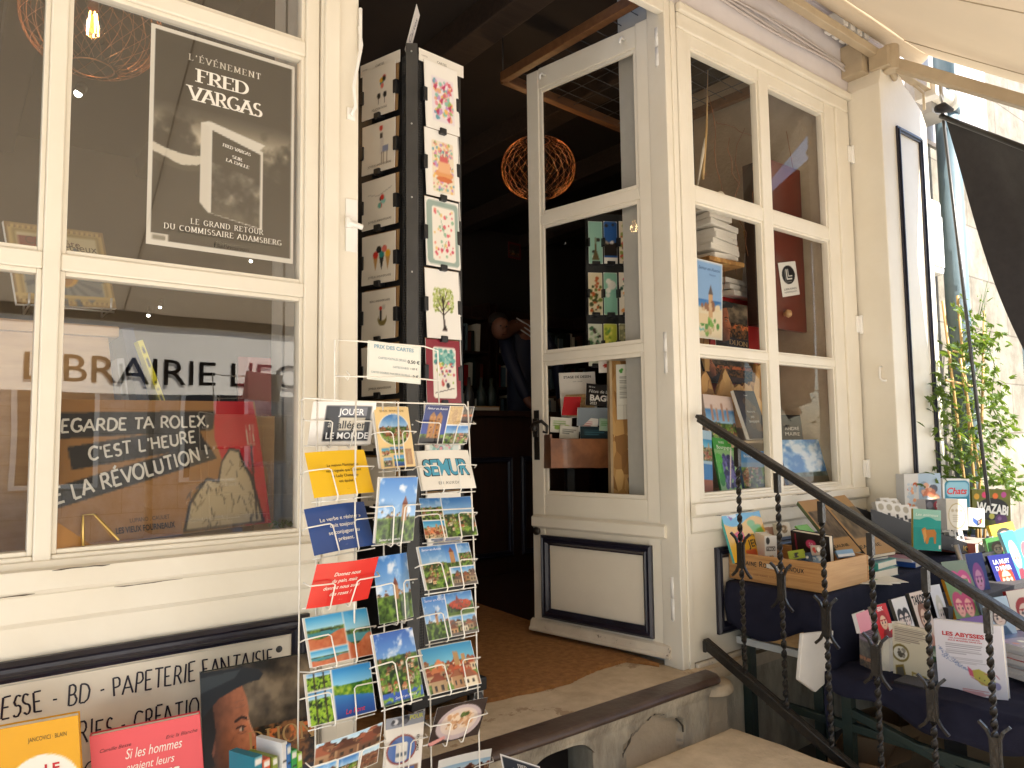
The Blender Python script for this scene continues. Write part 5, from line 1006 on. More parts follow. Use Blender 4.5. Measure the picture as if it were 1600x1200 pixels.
# poster on the inside of the pane
n = (132, 198); c = Art(*n, 'faf6ee'); c.rect(.03, .02, .975, .975, '14120d')
N1 = vnoise(c.H, c.W, 4, 21, 6, 1.5); sky_ = np.clip((N1 - .40) * 5.5, 0, 1) * np.clip(1 - abs(c.V - .50) / .17, 0, 1); m_ = (c.U > .03) & (c.U < .975) & (c.V > .34) & (c.V < .68)
lo = .60 + .04 * np.sin(c.U * 7) + .06 * (c.U > .5) * (c.U - .5); base_ = np.array([.09, .08, .06]) + sky_[..., None] * np.array([.88, .84, .76]); c.put(m_ & (c.V < lo + .03 * (N1 - .5)), base_)
c.put(m_ & (c.V > lo - .085 + .03 * N1) & (c.V < lo) & (c.U < .42), hx('e6dfd0')); c.put(m_ & (c.V > lo - .05 + .05 * N1) & (c.V < lo) & (c.U < .42), hx('3a362c'))
c.poly([(.335, .40), (.39, .385), (.39, .815), (.335, .775)], 'efe9de'); c.poly([(.335, .40), (.39, .385), (.78, .44), (.735, .475)], 'f6f1e8'); c.poly([(.39, .40), (.765, .475), (.765, .855), (.39, .815)], 'f4efe6')
c.poly([(.41, .425), (.745, .49), (.745, .62), (.41, .575)], '1d1b15'); ys = (c.U > .41) & (c.U < .745) & (c.V > .575 + .13 * (c.U - .41)) & (c.V < .815 + .10 * (c.U - .41)); N2 = vnoise(c.H, c.W, 14, 25, 4, 1.5)
c.put(ys, np.clip(N2 - .25, 0, 1)[..., None] * np.array([1.1, 1.05, .95])); c.put(ys & (c.V > .755 + .08 * (c.U - .41)), N2[..., None] * np.array([.45, .42, .36])); c.poly([(.60, .735), (.70, .745), (.70, .758), (.60, .75)], '1d1b15'); c.poly([(.615, .75), (.64, .75), (.64, .79), (.61, .785)], '1d1b15'); c.poly([(.665, .755), (.69, .757), (.70, .795), (.67, .79)], '1d1b15')
c.rect(.03, .945, .14, .975, 'ece6dc'); c.rrect(.04, .952, .12, .972, .008, '8a8578')
p0 = at(237, 15, .033); p1 = at(470, 416, .033); pt_ = 1.100; pb_z = at(232, 381, .033).z; pw = .782 - p0.x; ph = pt_ - pb_z
s = Sheet(pw, ph, c, t=.0004)
s.text("L'ÉVÉNEMENT", .49, .105, .028, 'f2ece0', style='serif', width=.50, wt=.16, spacing=.34).text('FRED', .47, .185, .058, 'f4eee2', style='serif', wt=.20, width=.37, spacing=.12).text('VARGAS', .49, .275, .062, 'f4eee2', style='serif', wt=.20, width=.53, spacing=.10)
s.text('FRED VARGAS', .575, .495, .014, 'f2ece0', style='serif', width=.20, rot=-9, wt=.2).text('SUR', .58, .537, .014, 'f2ece0', style='serif', width=.075, rot=-9, wt=.2).text('LA DALLE', .58, .562, .014, 'f2ece0', style='serif', width=.165, rot=-9, wt=.2)
s.text('LE GRAND RETOUR', .52, .872, .024, 'efe9dc', style='serif', width=.50, wt=.15, spacing=.26).text('DU COMMISSAIRE ADAMSBERG', .50, .912, .024, 'efe9dc', style='serif', width=.80, wt=.15, spacing=.22).text('Flammarion', .56, .957, .022, '6f6a5c', width=.24)
o = s.build('poster', pose((p0.x + pw / 2, .033, (pt_ + pb_z) / 2)), matname='print'); tag(o, 'black and white author poster with serif lettering stuck inside the pane', 'poster')
# pendant lamps of twisted copper wire
def lamp(loc, r, label, rotz=0.0):
    t_ = thing('pendant_lamp', label, 'lamp', loc, rotz, 'copper wire pendant lamps'); g = MB(); n = 24; hh = r * .80
    for k in range(n):
        for sg in (1, -1):
            pts = []
            for i in range(19):
                u = i / 18; th = 2 * math.pi * k / n + sg * (1.5 * u - .75) + (.5 if sg < 0 else 0); ph_ = -math.pi / 2 + math.pi * (.10 + .80 * u); pts.append((r * math.cos(ph_) ** .8 * math.cos(th), r * math.cos(ph_) ** .8 * math.sin(th), hh * math.sin(ph_)))
            g.tube(pts, .00075, 'copper', 4)
    for z, q in ((hh * .95, .32), (-hh * .95, .32)): g.tube([(r * q * math.cos(a * .3142), r * q * math.sin(a * .3142), z) for a in range(20)], .0025, 'copper', 6, closed=True)
    sh_ = g.build('shade', t_)
    g = MB(); g.lathe([(0, hh * .98), (.03, hh * .97), (.03, hh * .72), (.02, hh * .55), (.018, hh * .25)], 'copper', n=16); g.build('socket', t_); g = MB(); g.tube([(0, 0, hh), (0, 0, hh + .6)], .004, 'black_plastic', 6); g.build('cord', t_)
    g = MB(); g.lathe([(.014, hh * .25), (.018, hh * .2), (.045, .02), (.052, -.03), (.04, -.07), (0, -.085)], 'glass_film', n=20); b = g.build('bulb', t_); g = MB()
    for a in range(5): q = a * 1.2566; g.tube([(.012 * math.cos(q), .012 * math.sin(q), .035), (.02 * math.cos(q), .02 * math.sin(q), -.05)], .0022, 'filament', 5)
    g.lathe([(0, .03), (.012, .01), (.014, -.03), (0, -.05)], 'bulb_glow', n=10); f = g.build('filament', b); f['kind'] = 'thing'
    l = bpy.data.lights.new('bulb_light', 'POINT'); l.energy = 2; l.color = (1, .62, .30); l.shadow_soft_size = .03; lo_ = bpy.data.objects.new('bulb_light', l); COL.objects.link(lo_); lo_.parent = t_; lo_.location = (0, 0, -.02)
    return t_
lamp(atd(145, 34, 2.75), .235, 'lit copper wire lamp hanging behind the poster window'); lamp(atd(841, 263, 4.35), .218, 'copper wire lamp hanging over the counter behind the door leaf', .4)
for k, (px, py, d) in enumerate(((122, 146, 3.2), (232, 493, 4.2), (250, 480, 4.5), (392, 408, 4.0))):
    g = MB(); P = atd(px, py, d); g.tube([P, P + Vector((.02, .04, .05))], .022 if k == 0 else .014, 'black_plastic', 12); o = g.build('spotlight'); tag(o, ['small bright spotlight below the lit copper lamp', 'small spotlight glint low in the dark of the shop', 'small spotlight glint just above another in the shop', 'tiny spotlight under the poster corner'][k], 'spotlight', 'ceiling spotlights'); g = MB(); dv = (Vector(CAM) - P).normalized(); g.tube([P + dv * .001, P + dv * .004], .016 if k == 0 else .009, 'spot', 12); g.build('diffuser', o)
# antique style game board on a wire easel, standing on a wooden case
c = Art(64, 56, '8a6c3a'); c.rrect(.03, .03, .97, .97, .03, 'c8ac6c'); c.rect(.07, .08, .93, .92, '9c8448'); c.rect(.10, .12, .90, .88, 'd6c290'); c.rect(.10, .12, .90, .40, 'd8cca4'); c.rect(.12, .16, .30, .36, '8a3028'); c.rect(.12, .42, .88, .86, '6f7f86')
for i in range(16): a = i * .3927; c.poly([(.5, .62), (.5 + .4 * math.cos(a), .62 + .4 * math.sin(a)), (.5 + .4 * math.cos(a + .16), .62 + .4 * math.sin(a + .16))], '39506a')
c.rect(0, .86, 1, .90, 'c8ac6c'); c.ell(.5, .56, .16, .2, 'd8a23c'); c.ell(.5, .60, .1, .14, 'b8802c'); [c.ell(.05 + .9 * t, v, .012, .014, '6a4a24') for t in np.linspace(0, 1, 18) for v in (.055, .945)]
cor = [(7, 345), (158, 363), (184, 483), (25, 474)]; m, w_, h_ = fitY(cor, .34, asp=1.12, yaw=R(-4), tilt=.35)
s = Sheet(w_, h_, c, t=.012); s.text('Casse-tête', .45, .20, .10, '5a2418').text('et jeux', .72, .24, .10, '3a2a1a').text("d'esprit", .66, .35, .10, '3a2a1a')
o = s.build('game_box', m); tag(o, 'antique style game box with a golden lion face on a wire easel', 'game box')
g = MB(); bz = m @ Vector((0, -h_ / 2 - .006, 0))
for sx in (-.45, .45):
    p = m @ Vector((sx * w_ * .9, -h_ / 2, 0)); g.tube([p + Vector((0, -.05, .02)), p + Vector((0, -.05, -.012)), p + Vector((0, .10, -.012)), p + Vector((0, .14, .14))], .003, 'steel', 6)
p = m @ Vector((0, -h_ / 2, 0)); g.tube([p + Vector((-.45 * w_ * .9, -.05, -.014)), p + Vector((.45 * w_ * .9, -.05, -.014))], .003, 'steel', 6); tag(g.build('easel'), 'bent wire easel holding the antique style game box', 'easel')
zc = at(190, 508, .24).z; xr = at(190, 508, .24).x; cs = thing('wooden_case', 'pale wooden case standing under the game box', 'case', (xr - .4, .25, -.27))
g = MB(); g.box(-.30, .02, zc + .27 - .03, .40, .34, zc + .27, 'light_wood'); g.build('top', cs, .004); g = MB(); g.hexa([(-.30, .03, 0), (.44, .03, 0), (.44, .33, 0), (-.30, .33, 0)], [(-.30, .03, zc + .239), (.375, .03, zc + .239), (.375, .33, zc + .239), (-.30, .33, zc + .239)], 'light_wood'); g.build('side', cs, .003)
# slim books leaning behind the slogan board
def slim(px0, py0, px1, py1, Y, wd, depth_, col, lab, marks=None, hgt=None):
    a = at(px0, py0, Y); b = at(px1, py1, Y); L_ = (b - a).length + .22; d = (b - a).normalized(); ey_ = -d; ex_ = Vector((-d.z, 0, d.x)) if abs(d.y) < .5 else Vector((1, 0, 0)); ex_ = -ex_ if ex_.x < 0 else ex_; ez_ = ex_.cross(ey_)
    c_ = a + d * L_ / 2; m = Matrix([[ex_.x, ey_.x, ez_.x, c_.x], [ex_.y, ey_.y, ez_.y, c_.y], [ex_.z, ey_.z, ez_.z, c_.z], [0, 0, 0, 1]])
    A_ = Art(8, 60, col); 
    if marks: [A_.rect(.3, v0, .7, v1, '2a2a20') for v0, v1 in marks]
    s = Sheet(wd, L_, A_, t=depth_, back=tuple(lin(hx(col)) * .8), pages=tuple(lin(hx(col)) * .8)); o = s.build('slim_book', m); tag(o, lab, 'book'); g = MB(); g.box(-wd / 2 + .002, L_ / 2 - .001, -depth_ + .004, wd / 2 - .002, L_ / 2 + .0005, -.004, 'page'); g.build('pages', o); return o
slim(219, 532, 254, 626, .20, .0135, .18, 'd2cb2a', 'bright yellow slim book leaning behind the slogan board', [(.06, .10), (.13, .20), (.30, .32), (.36, .37), (.40, .49)])
slim(199, 513, 224, 626, .25, .030, .18, '2b3558', 'dark blue slim book leaning against the pale wooden case'); slim(188, 560, 196, 628, .19, .018, .16, '8a8d94', 'grey slim book between the wooden case and the blue one', [(.05, .3)])
m, w_, h_ = fitY([(372, 557), (424, 560), (424, 720), (372, 720)], .34, yaw=R(-8), tilt=.05); c = plain(20, 40, '8f2430'); c.rect(.30, 0, 1, 1, 'b8646a'); book('red_book', 'dark red book standing behind the slogan board', 'book', (m, w_, h_), c, t=.02, spine='8a1f2a')
g = MB(); x_ = at(414, 660, .26).x; g.box(x_ - .03, .26, -.27, x_ + .03, .285, at(414, 650, .26).z, 'light_wood'); tag(g.build('wood_plank'), 'narrow upright wooden plank beside the slogan board', 'plank')
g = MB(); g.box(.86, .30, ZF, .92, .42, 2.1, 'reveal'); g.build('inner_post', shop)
# slogan board
n = (150, 86); c = plain(*n, 'a97840'); c.poly([(.78, 0), (.985, 0), (1, .34), (1, 1), (.86, 1), (.76, .3)], 'cf1f26'); c.poly([(.0, .10), (.78, .085), (.755, .235), (.0, .285)], '2a2825'); c.poly([(.12, .335), (.68, .205), (.72, .36), (.13, .49)], '2a2825'); c.poly([(.0, .62), (.72, .33), (.76, .46), (.0, .76)], '2a2825')
# a plain stand-in where the board carries its drawn figures: pale hay stack and a pitchfork
c.poly([(.56, .98), (.60, .78), (.66, .66), (.70, .60), (.75, .63), (.78, .48), (.83, .38), (.88, .40), (.90, .52), (.93, .60), (.965, .98)], '1c1a18'); c.poly([(.575, .97), (.61, .79), (.665, .68), (.70, .62), (.755, .65), (.785, .49), (.83, .40), (.872, .42), (.89, .54), (.915, .62), (.95, .97)], 'cbb894')
g_ = random.Random(4)
for i in range(44): u = g_.uniform(.6, .93); v = g_.uniform(.62, .95) if u < .77 else g_.uniform(.46, .95); c.line([(u, v), (u + g_.uniform(-.03, .02), v + g_.uniform(.03, .09))], .004, '3a3228' if i % 3 else '8a7654')
c.line([(.925, .95), (.945, .36)], .009, '1c1a18'); [c.line([(.945 + k * .016, .36), (.95 + k * .018, .20)], .006, 'e0d6c0') for k in (-1, 0, 1)]; c.line([(.928, .36), (.965, .36)], .008, 'e0d6c0')
m, w_, h_ = fitY([(43, 625), (403, 625), (419, 822), (72, 858)], .13, asp=1.62, yaw=R(2), tilt=.12, sy=.2)
s = Sheet(w_, h_, c, t=.006); K = dict(style='brush', wt=.17, jit=.05, slant=0) ; K.pop('slant')
s.text('REGARDE TA ROLEX,', .395, .175, .085, 'f4efe4', width=.69, rot=1.5, seed=3, shear=.12, **K).text("C'EST L'HEURE", .43, .335, .085, 'f4efe4', width=.48, rot=8, seed=5, shear=.12, **K).text('DE LA RÉVOLUTION !', .36, .54, .10, 'f4efe4', width=.74, rot=13.5, seed=8, shear=.12, **K).text('LUPANO . CAUUET', .42, .865, .03, '3a2c1c', width=.17).text('LES VIEUX FOURNEAUX', .40, .925, .042, '2a2018', width=.25, bold=.03)
o = s.build('slogan_board', m, matname='gloss_print'); tag(o, 'brown slogan board with white brush lettering on black bands', 'display board')
g = MB(); p = m @ Vector((-w_ * .36, -h_ / 2, .012)); q = m @ Vector((-w_ * .33, -h_ * .30, .012)); g.tube([p, q + Vector((-.012, 0, 0)), q + Vector((.012, 0, .0)), p + Vector((.07, -.03, .01))], .003, 'brass', 6); tag(g.build('plate_stand'), 'bent brass wire stand at the foot of the slogan board', 'stand')
rn = random.Random(1)
g = MB(); p = at(438, 818, .10)
for k in range(26): a = rn.uniform(0, 6.3); q = p + Vector((rn.uniform(-.035, .035), rn.uniform(-.02, .02), rn.uniform(-.012, .008))); l = .012; g.add([q, q + Vector((l * math.cos(a), .004, l * .5)), q + Vector((l * 1.6 * math.cos(a), 0, l * math.sin(a))), q + Vector((l * .4, -.003, -l * .3))], [(0, 1, 2, 3)], 'leaf')
tag(g.build('sprig'), 'small green sprig lying on the sill inside the poster window', 'sprig')

# ============================================================ HAND LETTERED SIGN AND THE BOOKS BELOW
x1 = .768; x0 = -.50; zt, zb = -.524, -1.02; c = Art(120, 50, 'f2e8d4'); c.a *= (1 + .10 * (vnoise(c.H, c.W, 6, 9)[..., None] - .5)); s = Sheet(x1 - x0, zt - zb, c, t=.004); fx = lambda X: (X - x0) / (x1 - x0); fz = lambda z: (zt - z) / (zt - zb)
K = dict(style='hand', wt=.085, jit=.06, col='241f2e', spacing=.12)
s.text('JEUNESSE - BD - PAPETERIE FANTAISIE', fx(.722), fz(-.570), .088, align='r', width=.384 * (lambda q: q('JEUNESSE - BD - PAPETERIE FANTAISIE') / q('PAPETERIE FANTAISIE'))(lambda t: sum(GL[c][0] + .12 for c in t)) / (x1 - x0), narrow=.55, seed=2, **K)
s.text('RIES - CREATIO', fx(.535), fz(-.659), .094, align='r', width=.263 / (x1 - x0), narrow=.55, seed=6, **K); s.text('C', fx(.30), fz(-.745), .08, align='c', seed=9, **K)
o = s.build('shop_sign', pose(((x0 + x1) / 2, -.0085, (zt + zb) / 2)), matname='print'); tag(o, 'cream shop sign with dark hand painted lettering in the panel under the window', 'sign')
g = MB(); g.lathe([(.009, 0), (.008, .002), (0, .003)], 'spinner_metal', (0, 0, 0), 12, Matrix.Rotation(R(0), 4, 'X')); b = g.build('screw', o); b.location = (.5 * (x1 - x0) - .03, .5 * (zt - zb) - .03, .001)
c = plain(60, 80, 'e9a90f'); c.ell(.66, .50, .32, .25, 'f6efe0'); [c.line([(u, v), (u + .04, v + .02)], .008, '3a3a3a') for u, v in ((.58, .38), (.83, .47), (.56, .37))]
book('book', 'yellow comic album with a white disc at the foot of the shop sign', 'book', fitY([(-62, 1151), (123, 1117), (131, 1320), (-48, 1362)], -.14, asp=.76, yaw=R(4), tilt=.12, sy=.15), c, [T('JANCOVICI · BLAIN', .72, .12, .035, '5a4a14', rot=0, width=.34), T('LE', .75, .36, .075, 'c8202c', bold=.04, narrow=.8), T('MONDE', .69, .47, .075, 'c8202c', bold=.04, width=.36), T('SANS', .69, .58, .075, 'c8202c', bold=.04), T('FIN', .72, .69, .075, 'c8202c', bold=.04)], t=.022, spine='e0a010', matname='print')
c = plain(60, 76, 'ee5a60'); 
book('book', 'coral pink comic album with white lettering under the shop sign', 'book', fitY([(140, 1151), (311, 1116), (326, 1300), (152, 1344)], -.15, asp=.78, yaw=R(4), tilt=.14, sy=.15), c, [T('Camille Besse', .22, .13, .03, '5a1a20', shear=.4, rot=2), T('Eric la Blanche', .82, .13, .03, '5a1a20', shear=.4, rot=2), T('Si les hommes', .56, .20, .085, 'f8ece0', shear=.35, width=.52), T('avaient leurs', .52, .31, .07, 'f8ece0', shear=.35, width=.44), T('RÈGLES', .52, .46, .125, 'f8f0e4', style='serif', wt=.3, width=.56)], t=.02, spine='d84a50', matname='print')
c = Art(96, 124, '2a2420'); c.pic(0, 0, 1, 1, 'dark', 44); c.rect(.3, .72, 1, 1, '2e2a34'); N = vnoise(c.H, c.W, 7, 3, 5); N9 = vnoise(c.H, c.W, 30, 6, 2)
prof_ = [(.36, .13), (.40, .22), (.415, .30), (.40, .35), (.425, .40), (.475, .485), (.485, .515), (.455, .53), (.425, .535), (.43, .56), (.455, .585), (.44, .605), (.455, .63), (.435, .66), (.425, .70), (.435, .745), (.40, .79), (.30, .82), (.20, .86), (.10, 1.0), (0, 1.0), (0, .20), (.12, .14)]
tone = np.clip(.35 + .9 * c.U / .45 - .5 * np.clip((c.V - .5) / .5, 0, 1), .25, 1.15) * (.72 + .45 * N) * (.9 + .2 * N9); c.poly(prof_, (np.array([.70, .43, .30])[None, None] * tone[..., None]))
for pts, w9, cl in (([(.29, .355), (.345, .335), (.395, .35)], .022, '33201a'), ([(.30, .40), (.34, .39), (.375, .40)], .014, '2a1813'), ([(.31, .43), (.345, .44), (.38, .43)], .010, '8a5642'), ([(.36, .55), (.40, .56), (.43, .545)], .012, '5a3024'), ([(.37, .606), (.44, .605)], .012, '4a2620'), ([(.33, .53), (.31, .60), (.33, .66)], .012, '7a4c38'), ([(.27, .45), (.22, .52), (.24, .60)], .010, '7a4c38'), ([(.40, .34), (.42, .40), (.455, .47)], .012, 'd89c78'), ([(.30, .27), (.38, .265)], .007, '8f5e48'), ([(.29, .235), (.375, .23)], .007, '8f5e48')): c.line(pts, w9, cl)
c.ell(.345, .412, .022, .012, 'cdb8a4'); c.ell(.352, .412, .010, .012, '1c1210'); c.ell(.06, .48, .05, .08, '8a5642'); c.poly([(0, .22), (.10, .2), (.12, .40), (.08, .52), (.10, .60), (0, .62)], '1f1814')
c.poly([(0, 0), (.40, .02), (.52, .05), (.56, .085), (.52, .12), (.42, .125), (.30, .15), (.16, .19), (0, .30)], '23262a'); c.poly([(.0, .04), (.36, .03), (.30, .08), (0, .14)], '3a4044'); c.put((c.U < .34) & (c.V > .86 + .1 * (c.U - .2)), hx('251d1b'))
dj = c
book('book', 'large dark historical album with a capped man in profile', 'book', fitY([(313, 1053), (482, 1018), (499, 1258), (322, 1304)], -.17, asp=.76, yaw=R(4), tilt=.12, sy=.15), c, [T('DIJON', .70, .50, .11, 'b08c58', style='serif', wt=.13, width=.62), T('Du siège', .56, .60, .03, 'd8c8a8'), T('à la cité', .54, .645, .03, 'd8c8a8')], t=.028, spine='1f2622', matname='gloss_print')
for k, (x_, y_, wd, col, h_) in enumerate(((405, 1182, 13, '1f7f94', .11), (418, 1186, 11, 'd2562a', .10), (431, 1183, 8, '8a9a3a', .10), (446, 1160, 9, 'e6e4e0', .13), (453, 1163, 7, '2f6fb4', .13), (461, 1172, 9, '2f9a4a', .11), (470, 1176, 7, '9ac83a', .11))):
    p = at(x_, y_, -.36); wm = wd / F * 1.75; m = pose((p.x, p.y, p.z - h_ / 2), R(18), .05); s = Sheet(wm, h_, Art(6, 30, col), t=.09, back=tuple(lin(hx(col)) * .8)); s.art.rect(.1, .05, .9, .16, 'f0ece4'); s.art.rect(.2, .3, .8, .34, '222222')
    o = s.build('pocket_book', m); tag(o, ['teal', 'orange', 'olive', 'white', 'blue', 'green', 'lime'][k] + ' pocket book standing by its spine before the dark album', 'book', 'pocket books before the album')
# ledge that carries these books
lg = thing('book_bench', 'low bench carrying the albums under the shop sign', 'bench', (.1, -.16, ZS)); g = MB(); g.box(-.9, -.09, .0, .70, .10, .54, 'light_wood'); g.box(-.9, -.28, .0, .62, -.091, .47, 'light_wood'); g.build('body', lg, .004)
# black leaflet at the bottom edge
p = atd(826, 1246, 1.95); c = Art(60, 80, '14130f'); c.a[:] = hx('f4efe6'); c.rect(.04, .03, .96, .97, '161411'); c.ell(.5, .42, .06, .05, 'b8b0a0'); c.pic(.08, .5, .92, .93, 'dark', 60)
mm = pose(p, R(25), .75, R(-38)); s = Sheet(.15, .21, c); s.text('FRED', .5, .10, .05, 'e8e0d4', style='serif', wt=.2).text('VARGAS', .5, .18, .05, 'e8e0d4', style='serif', wt=.2, width=.5); tag(s.build('leaflet', mm), 'black leaflet with a white border lying aslant below the threshold', 'leaflet')
lt_ = thing('leaflet_stool', 'small low stool under the black leaflet', 'stool', (p.x, p.y, ZS)); g = MB(); g.box(-.10, -.07, p.z - ZS - .13, .10, .07, p.z - ZS - .11, 'black_plastic'); g.build('seat', lt_)
for a in ((-.08, -.06), (.08, -.06), (-.08, .06), (.08, .06)): g = MB(); g.box(a[0] - .01, a[1] - .01, 0, a[0] + .01, a[1] + .01, p.z - ZS - .1301, 'black_plastic'); g.build('leg', lt_)

# ============================================================ INSIDE THE SHOP
zk = at(785, 642, 2.2).z; ct = thing('counter', 'dark wooden shop counter at the back of the doorway', 'counter', (2.7, 2.4, ZF))
g = MB(); g.box(-1.25, -.20, 0, 1.3, .30, zk - ZF - .04, 'dark_wood'); g.build('body', ct); g = MB(); g.box(-1.28, -.24, zk - ZF - .04, 1.32, .33, zk - ZF, 'dark_wood'); g.build('top', ct, .006)
for k in range(4): moulding(-1.18 + k * .6, .12, -.66 + k * .6, .82, ct, .04, 'front_panel', y=0, flip=lambda p: (p[0], p[1] - .20, p[2]))
m = Matrix.Translation(at(755, 636, 2.32)); g = MB(); 
for k, (z, col) in enumerate(((0, 'page'), )): g.box(-.10, -.06, -.015, .10, .08, .012, 'page'); g.box(-.11, -.065, .0121, .105, .085, .02, 'light_wood')
o = g.build('counter_book', None, .001); o.location = at(755, 636, 2.35); o.location.z = zk + .016; tag(o, 'thick pale book lying on the dark counter', 'book')
for k, (px, col) in enumerate(((752, 'green_paint'), (768, 'green_paint'), (733, 'spinner_metal'))):
    p = at(px, 636, 2.5); g = MB(); g.lathe([(0, 0), (.035, 0), (.037, .12), (.03, .17), (.014, .20), (.013, .26), (0, .262)], col, n=14); o = g.build('bottle'); o.location = (p.x, p.y, zk); tag(o, ['green bottle on the counter beside the bookseller', 'green bottle nearest the bookseller on the counter', 'dark flask at the near end of the counter'][k], 'bottle', 'bottles on the counter')
# the bookseller bending over the counter
def skin_body(name, pts, edges, rad, m, parent=None, sub=2):
    me = bpy.data.meshes.new(name); me.from_pydata(pts, edges, []); o = bpy.data.objects.new(name, me); COL.objects.link(o)
    md = o.modifiers.new('skin', 'SKIN'); md.use_smooth_shade = True; o.modifiers.new('sub', 'SUBSURF').levels = sub; o.modifiers['sub'].render_levels = sub
    for i, r in enumerate(rad): o.data.skin_vertices[0].data[i].radius = (r if isinstance(r, tuple) else (r, r))
    o.data.skin_vertices[0].data[0].use_root = True; me.materials.append(MATS[m]); o.parent = parent; return o
pb = at(822, 640, 2.95); pr = thing('person', 'bookseller in a dark jacket with white shoulder stripes bending over the counter', 'person', (pb.x, pb.y, ZF)); hd_ = at(782, 512, 2.72) - Vector((pb.x, pb.y, ZF)); shd = at(822, 505, 2.9) - Vector((pb.x, pb.y, ZF)); sz = shd.z
pts = [(0, .05, .92), (0, .04, 1.10), (-.01, 0, sz - .16), (-.03, -.03, sz - .03), tuple(Vector((-.03, -.03, sz - .03)).lerp(hd_, .45)), tuple(hd_ + Vector((0, .01, -.05))), tuple(hd_), tuple(hd_ + Vector((0, .0, .09))),
       (-.20, .02, sz - .06), (-.28, -.12, sz - .30), (-.22, -.32, zk - ZF + .07), (-.17, -.40, zk - ZF + .05), (.18, .02, sz - .06), (.27, -.10, sz - .30), (.14, -.32, zk - ZF + .07), (.09, -.40, zk - ZF + .05),
       (-.10, .05, .86), (-.11, .02, .48), (-.11, .06, .08), (-.11, -.10, .04), (.10, .05, .86), (.11, .02, .48), (.11, .06, .08), (.11, -.10, .04)]
ed = [(0, 1), (1, 2), (2, 3), (3, 4), (4, 5), (5, 6), (6, 7), (3, 8), (8, 9), (9, 10), (10, 11), (3, 12), (12, 13), (13, 14), (14, 15), (0, 16), (16, 17), (17, 18), (18, 19), (0, 20), (20, 21), (21, 22), (22, 23)]
rad = [(.16, .11), (.15, .11), (.17, .12), (.13, .09), .052, (.07, .085), (.082, .098), (.07, .08), .065, .05, .036, .03, .065, .05, .036, .03, .09, .062, .045, .035, .09, .062, .045, .035]
skin_body('body', pts, ed, rad, 'skin', pr)
P_ = [pts[0], pts[1], pts[2], pts[3], pts[8], pts[9], tuple(Vector(pts[9]).lerp(Vector(pts[10]), .92)), pts[12], pts[13], tuple(Vector(pts[13]).lerp(Vector(pts[14]), .92))]
skin_body('jacket', P_, [(0, 1), (1, 2), (2, 3), (3, 4), (4, 5), (5, 6), (3, 7), (7, 8), (8, 9)], [(.175, .125), (.165, .125), (.185, .135), (.14, .10), .078, .064, .05, .078, .064, .05], 'jacket', pr)
skin_body('trousers', [pts[0], pts[16], pts[17], pts[18], pts[20], pts[21], pts[22]], [(0, 1), (1, 2), (2, 3), (0, 4), (4, 5), (5, 6)], [(.17, .12), .10, .075, .06, .10, .075, .06], 'jacket', pr)
skin_body('hair', [tuple(hd_ + Vector((0, .05, .0))), tuple(hd_ + Vector((0, .03, .07))), tuple(hd_ + Vector((-.01, -.02, .10)))], [(0, 1), (1, 2)], [(.085, .085), (.095, .09), (.075, .06)], 'hair', pr)
g = MB(); fz_ = hd_ + Vector((-.03, -.085, -.02)); g.lathe([(0, .02), (.012, 0), (.016, -.02), (0, -.028)], 'skin', fz_ + Vector((0, -.012, 0)), 8)
for sx in (-.03, .03): g.lathe([(0, .008), (.010, 0), (0, -.008)], 'hair', fz_ + Vector((sx, .004, .02)), 8)
g.box(fz_.x - .022, fz_.y - .002, fz_.z - .052, fz_.x + .022, fz_.y + .006, fz_.z - .045, 'redbrown'); g.build('face', pr)
for i in range(3):
    g = MB(); o_ = Vector((0, -.012 + 0 * i, 0)); A_ = at(808 - 1, 497 + 7 * i, 2.80) - Vector((pb.x, pb.y, ZF)); B_ = at(842, 520 + 8 * i, 2.80) - Vector((pb.x, pb.y, ZF)); g.tube([A_, A_.lerp(B_, .5) + Vector((0, 0, .006)), B_], .006, 'stripe', 6); g.build('stripe', pr)
for sx, root in ((-1, Vector(pts[11])), (1, Vector(pts[15]))):
    for f in range(5):
        fx_ = (-.03 + .015 * f) if f < 4 else -.04 * sx; L_ = (.062, .074, .078, .066)[f] if f < 4 else .05; b0 = root + Vector((fx_, -.01 if f < 4 else .02, 0)); skin_body('finger', [tuple(b0), tuple(b0 + Vector((0, -L_ * .5, .006))), tuple(b0 + Vector((0, -L_, -.012)))], [(0, 1), (1, 2)], [.0095, .0085, .007], 'skin', pr, 1)
# hanging frame with wire mesh under the ceiling
A_ = atz(786, 122, 1.93); B1 = atz(1003, -6, 1.93); C1 = atz(1003, 212, 1.93); u_ = (B1 - A_); v_ = (C1 - A_); hg = thing('hanging_frame', 'orange wooden frame strung with wire hanging under the ceiling', 'hanging frame', A_); g = MB(); L1 = u_ * 1.0; L2 = v_ * 1.0
for a, b in ((Vector(), L1), (Vector(), L2), (L1, L1 + L2), (L2, L1 + L2)): g.bar(a, b, .045, .05, 'orange_wood')
g.build('frame', hg, .004); g = MB()
for k in range(1, 9): g.tube([L1 * (k / 9), L1 * (k / 9) + L2], .0022, 'spinner_metal', 5); g.tube([L2 * (k / 9), L2 * (k / 9) + L1], .0022, 'spinner_metal', 5)
g.build('wire_mesh', hg); g = MB()
for q in (Vector(), L1, L2, L1 + L2): g.tube([q, q + Vector((0, 0, .25))], .003, 'spinner_metal', 5)
g.build('suspension_wire', hg)
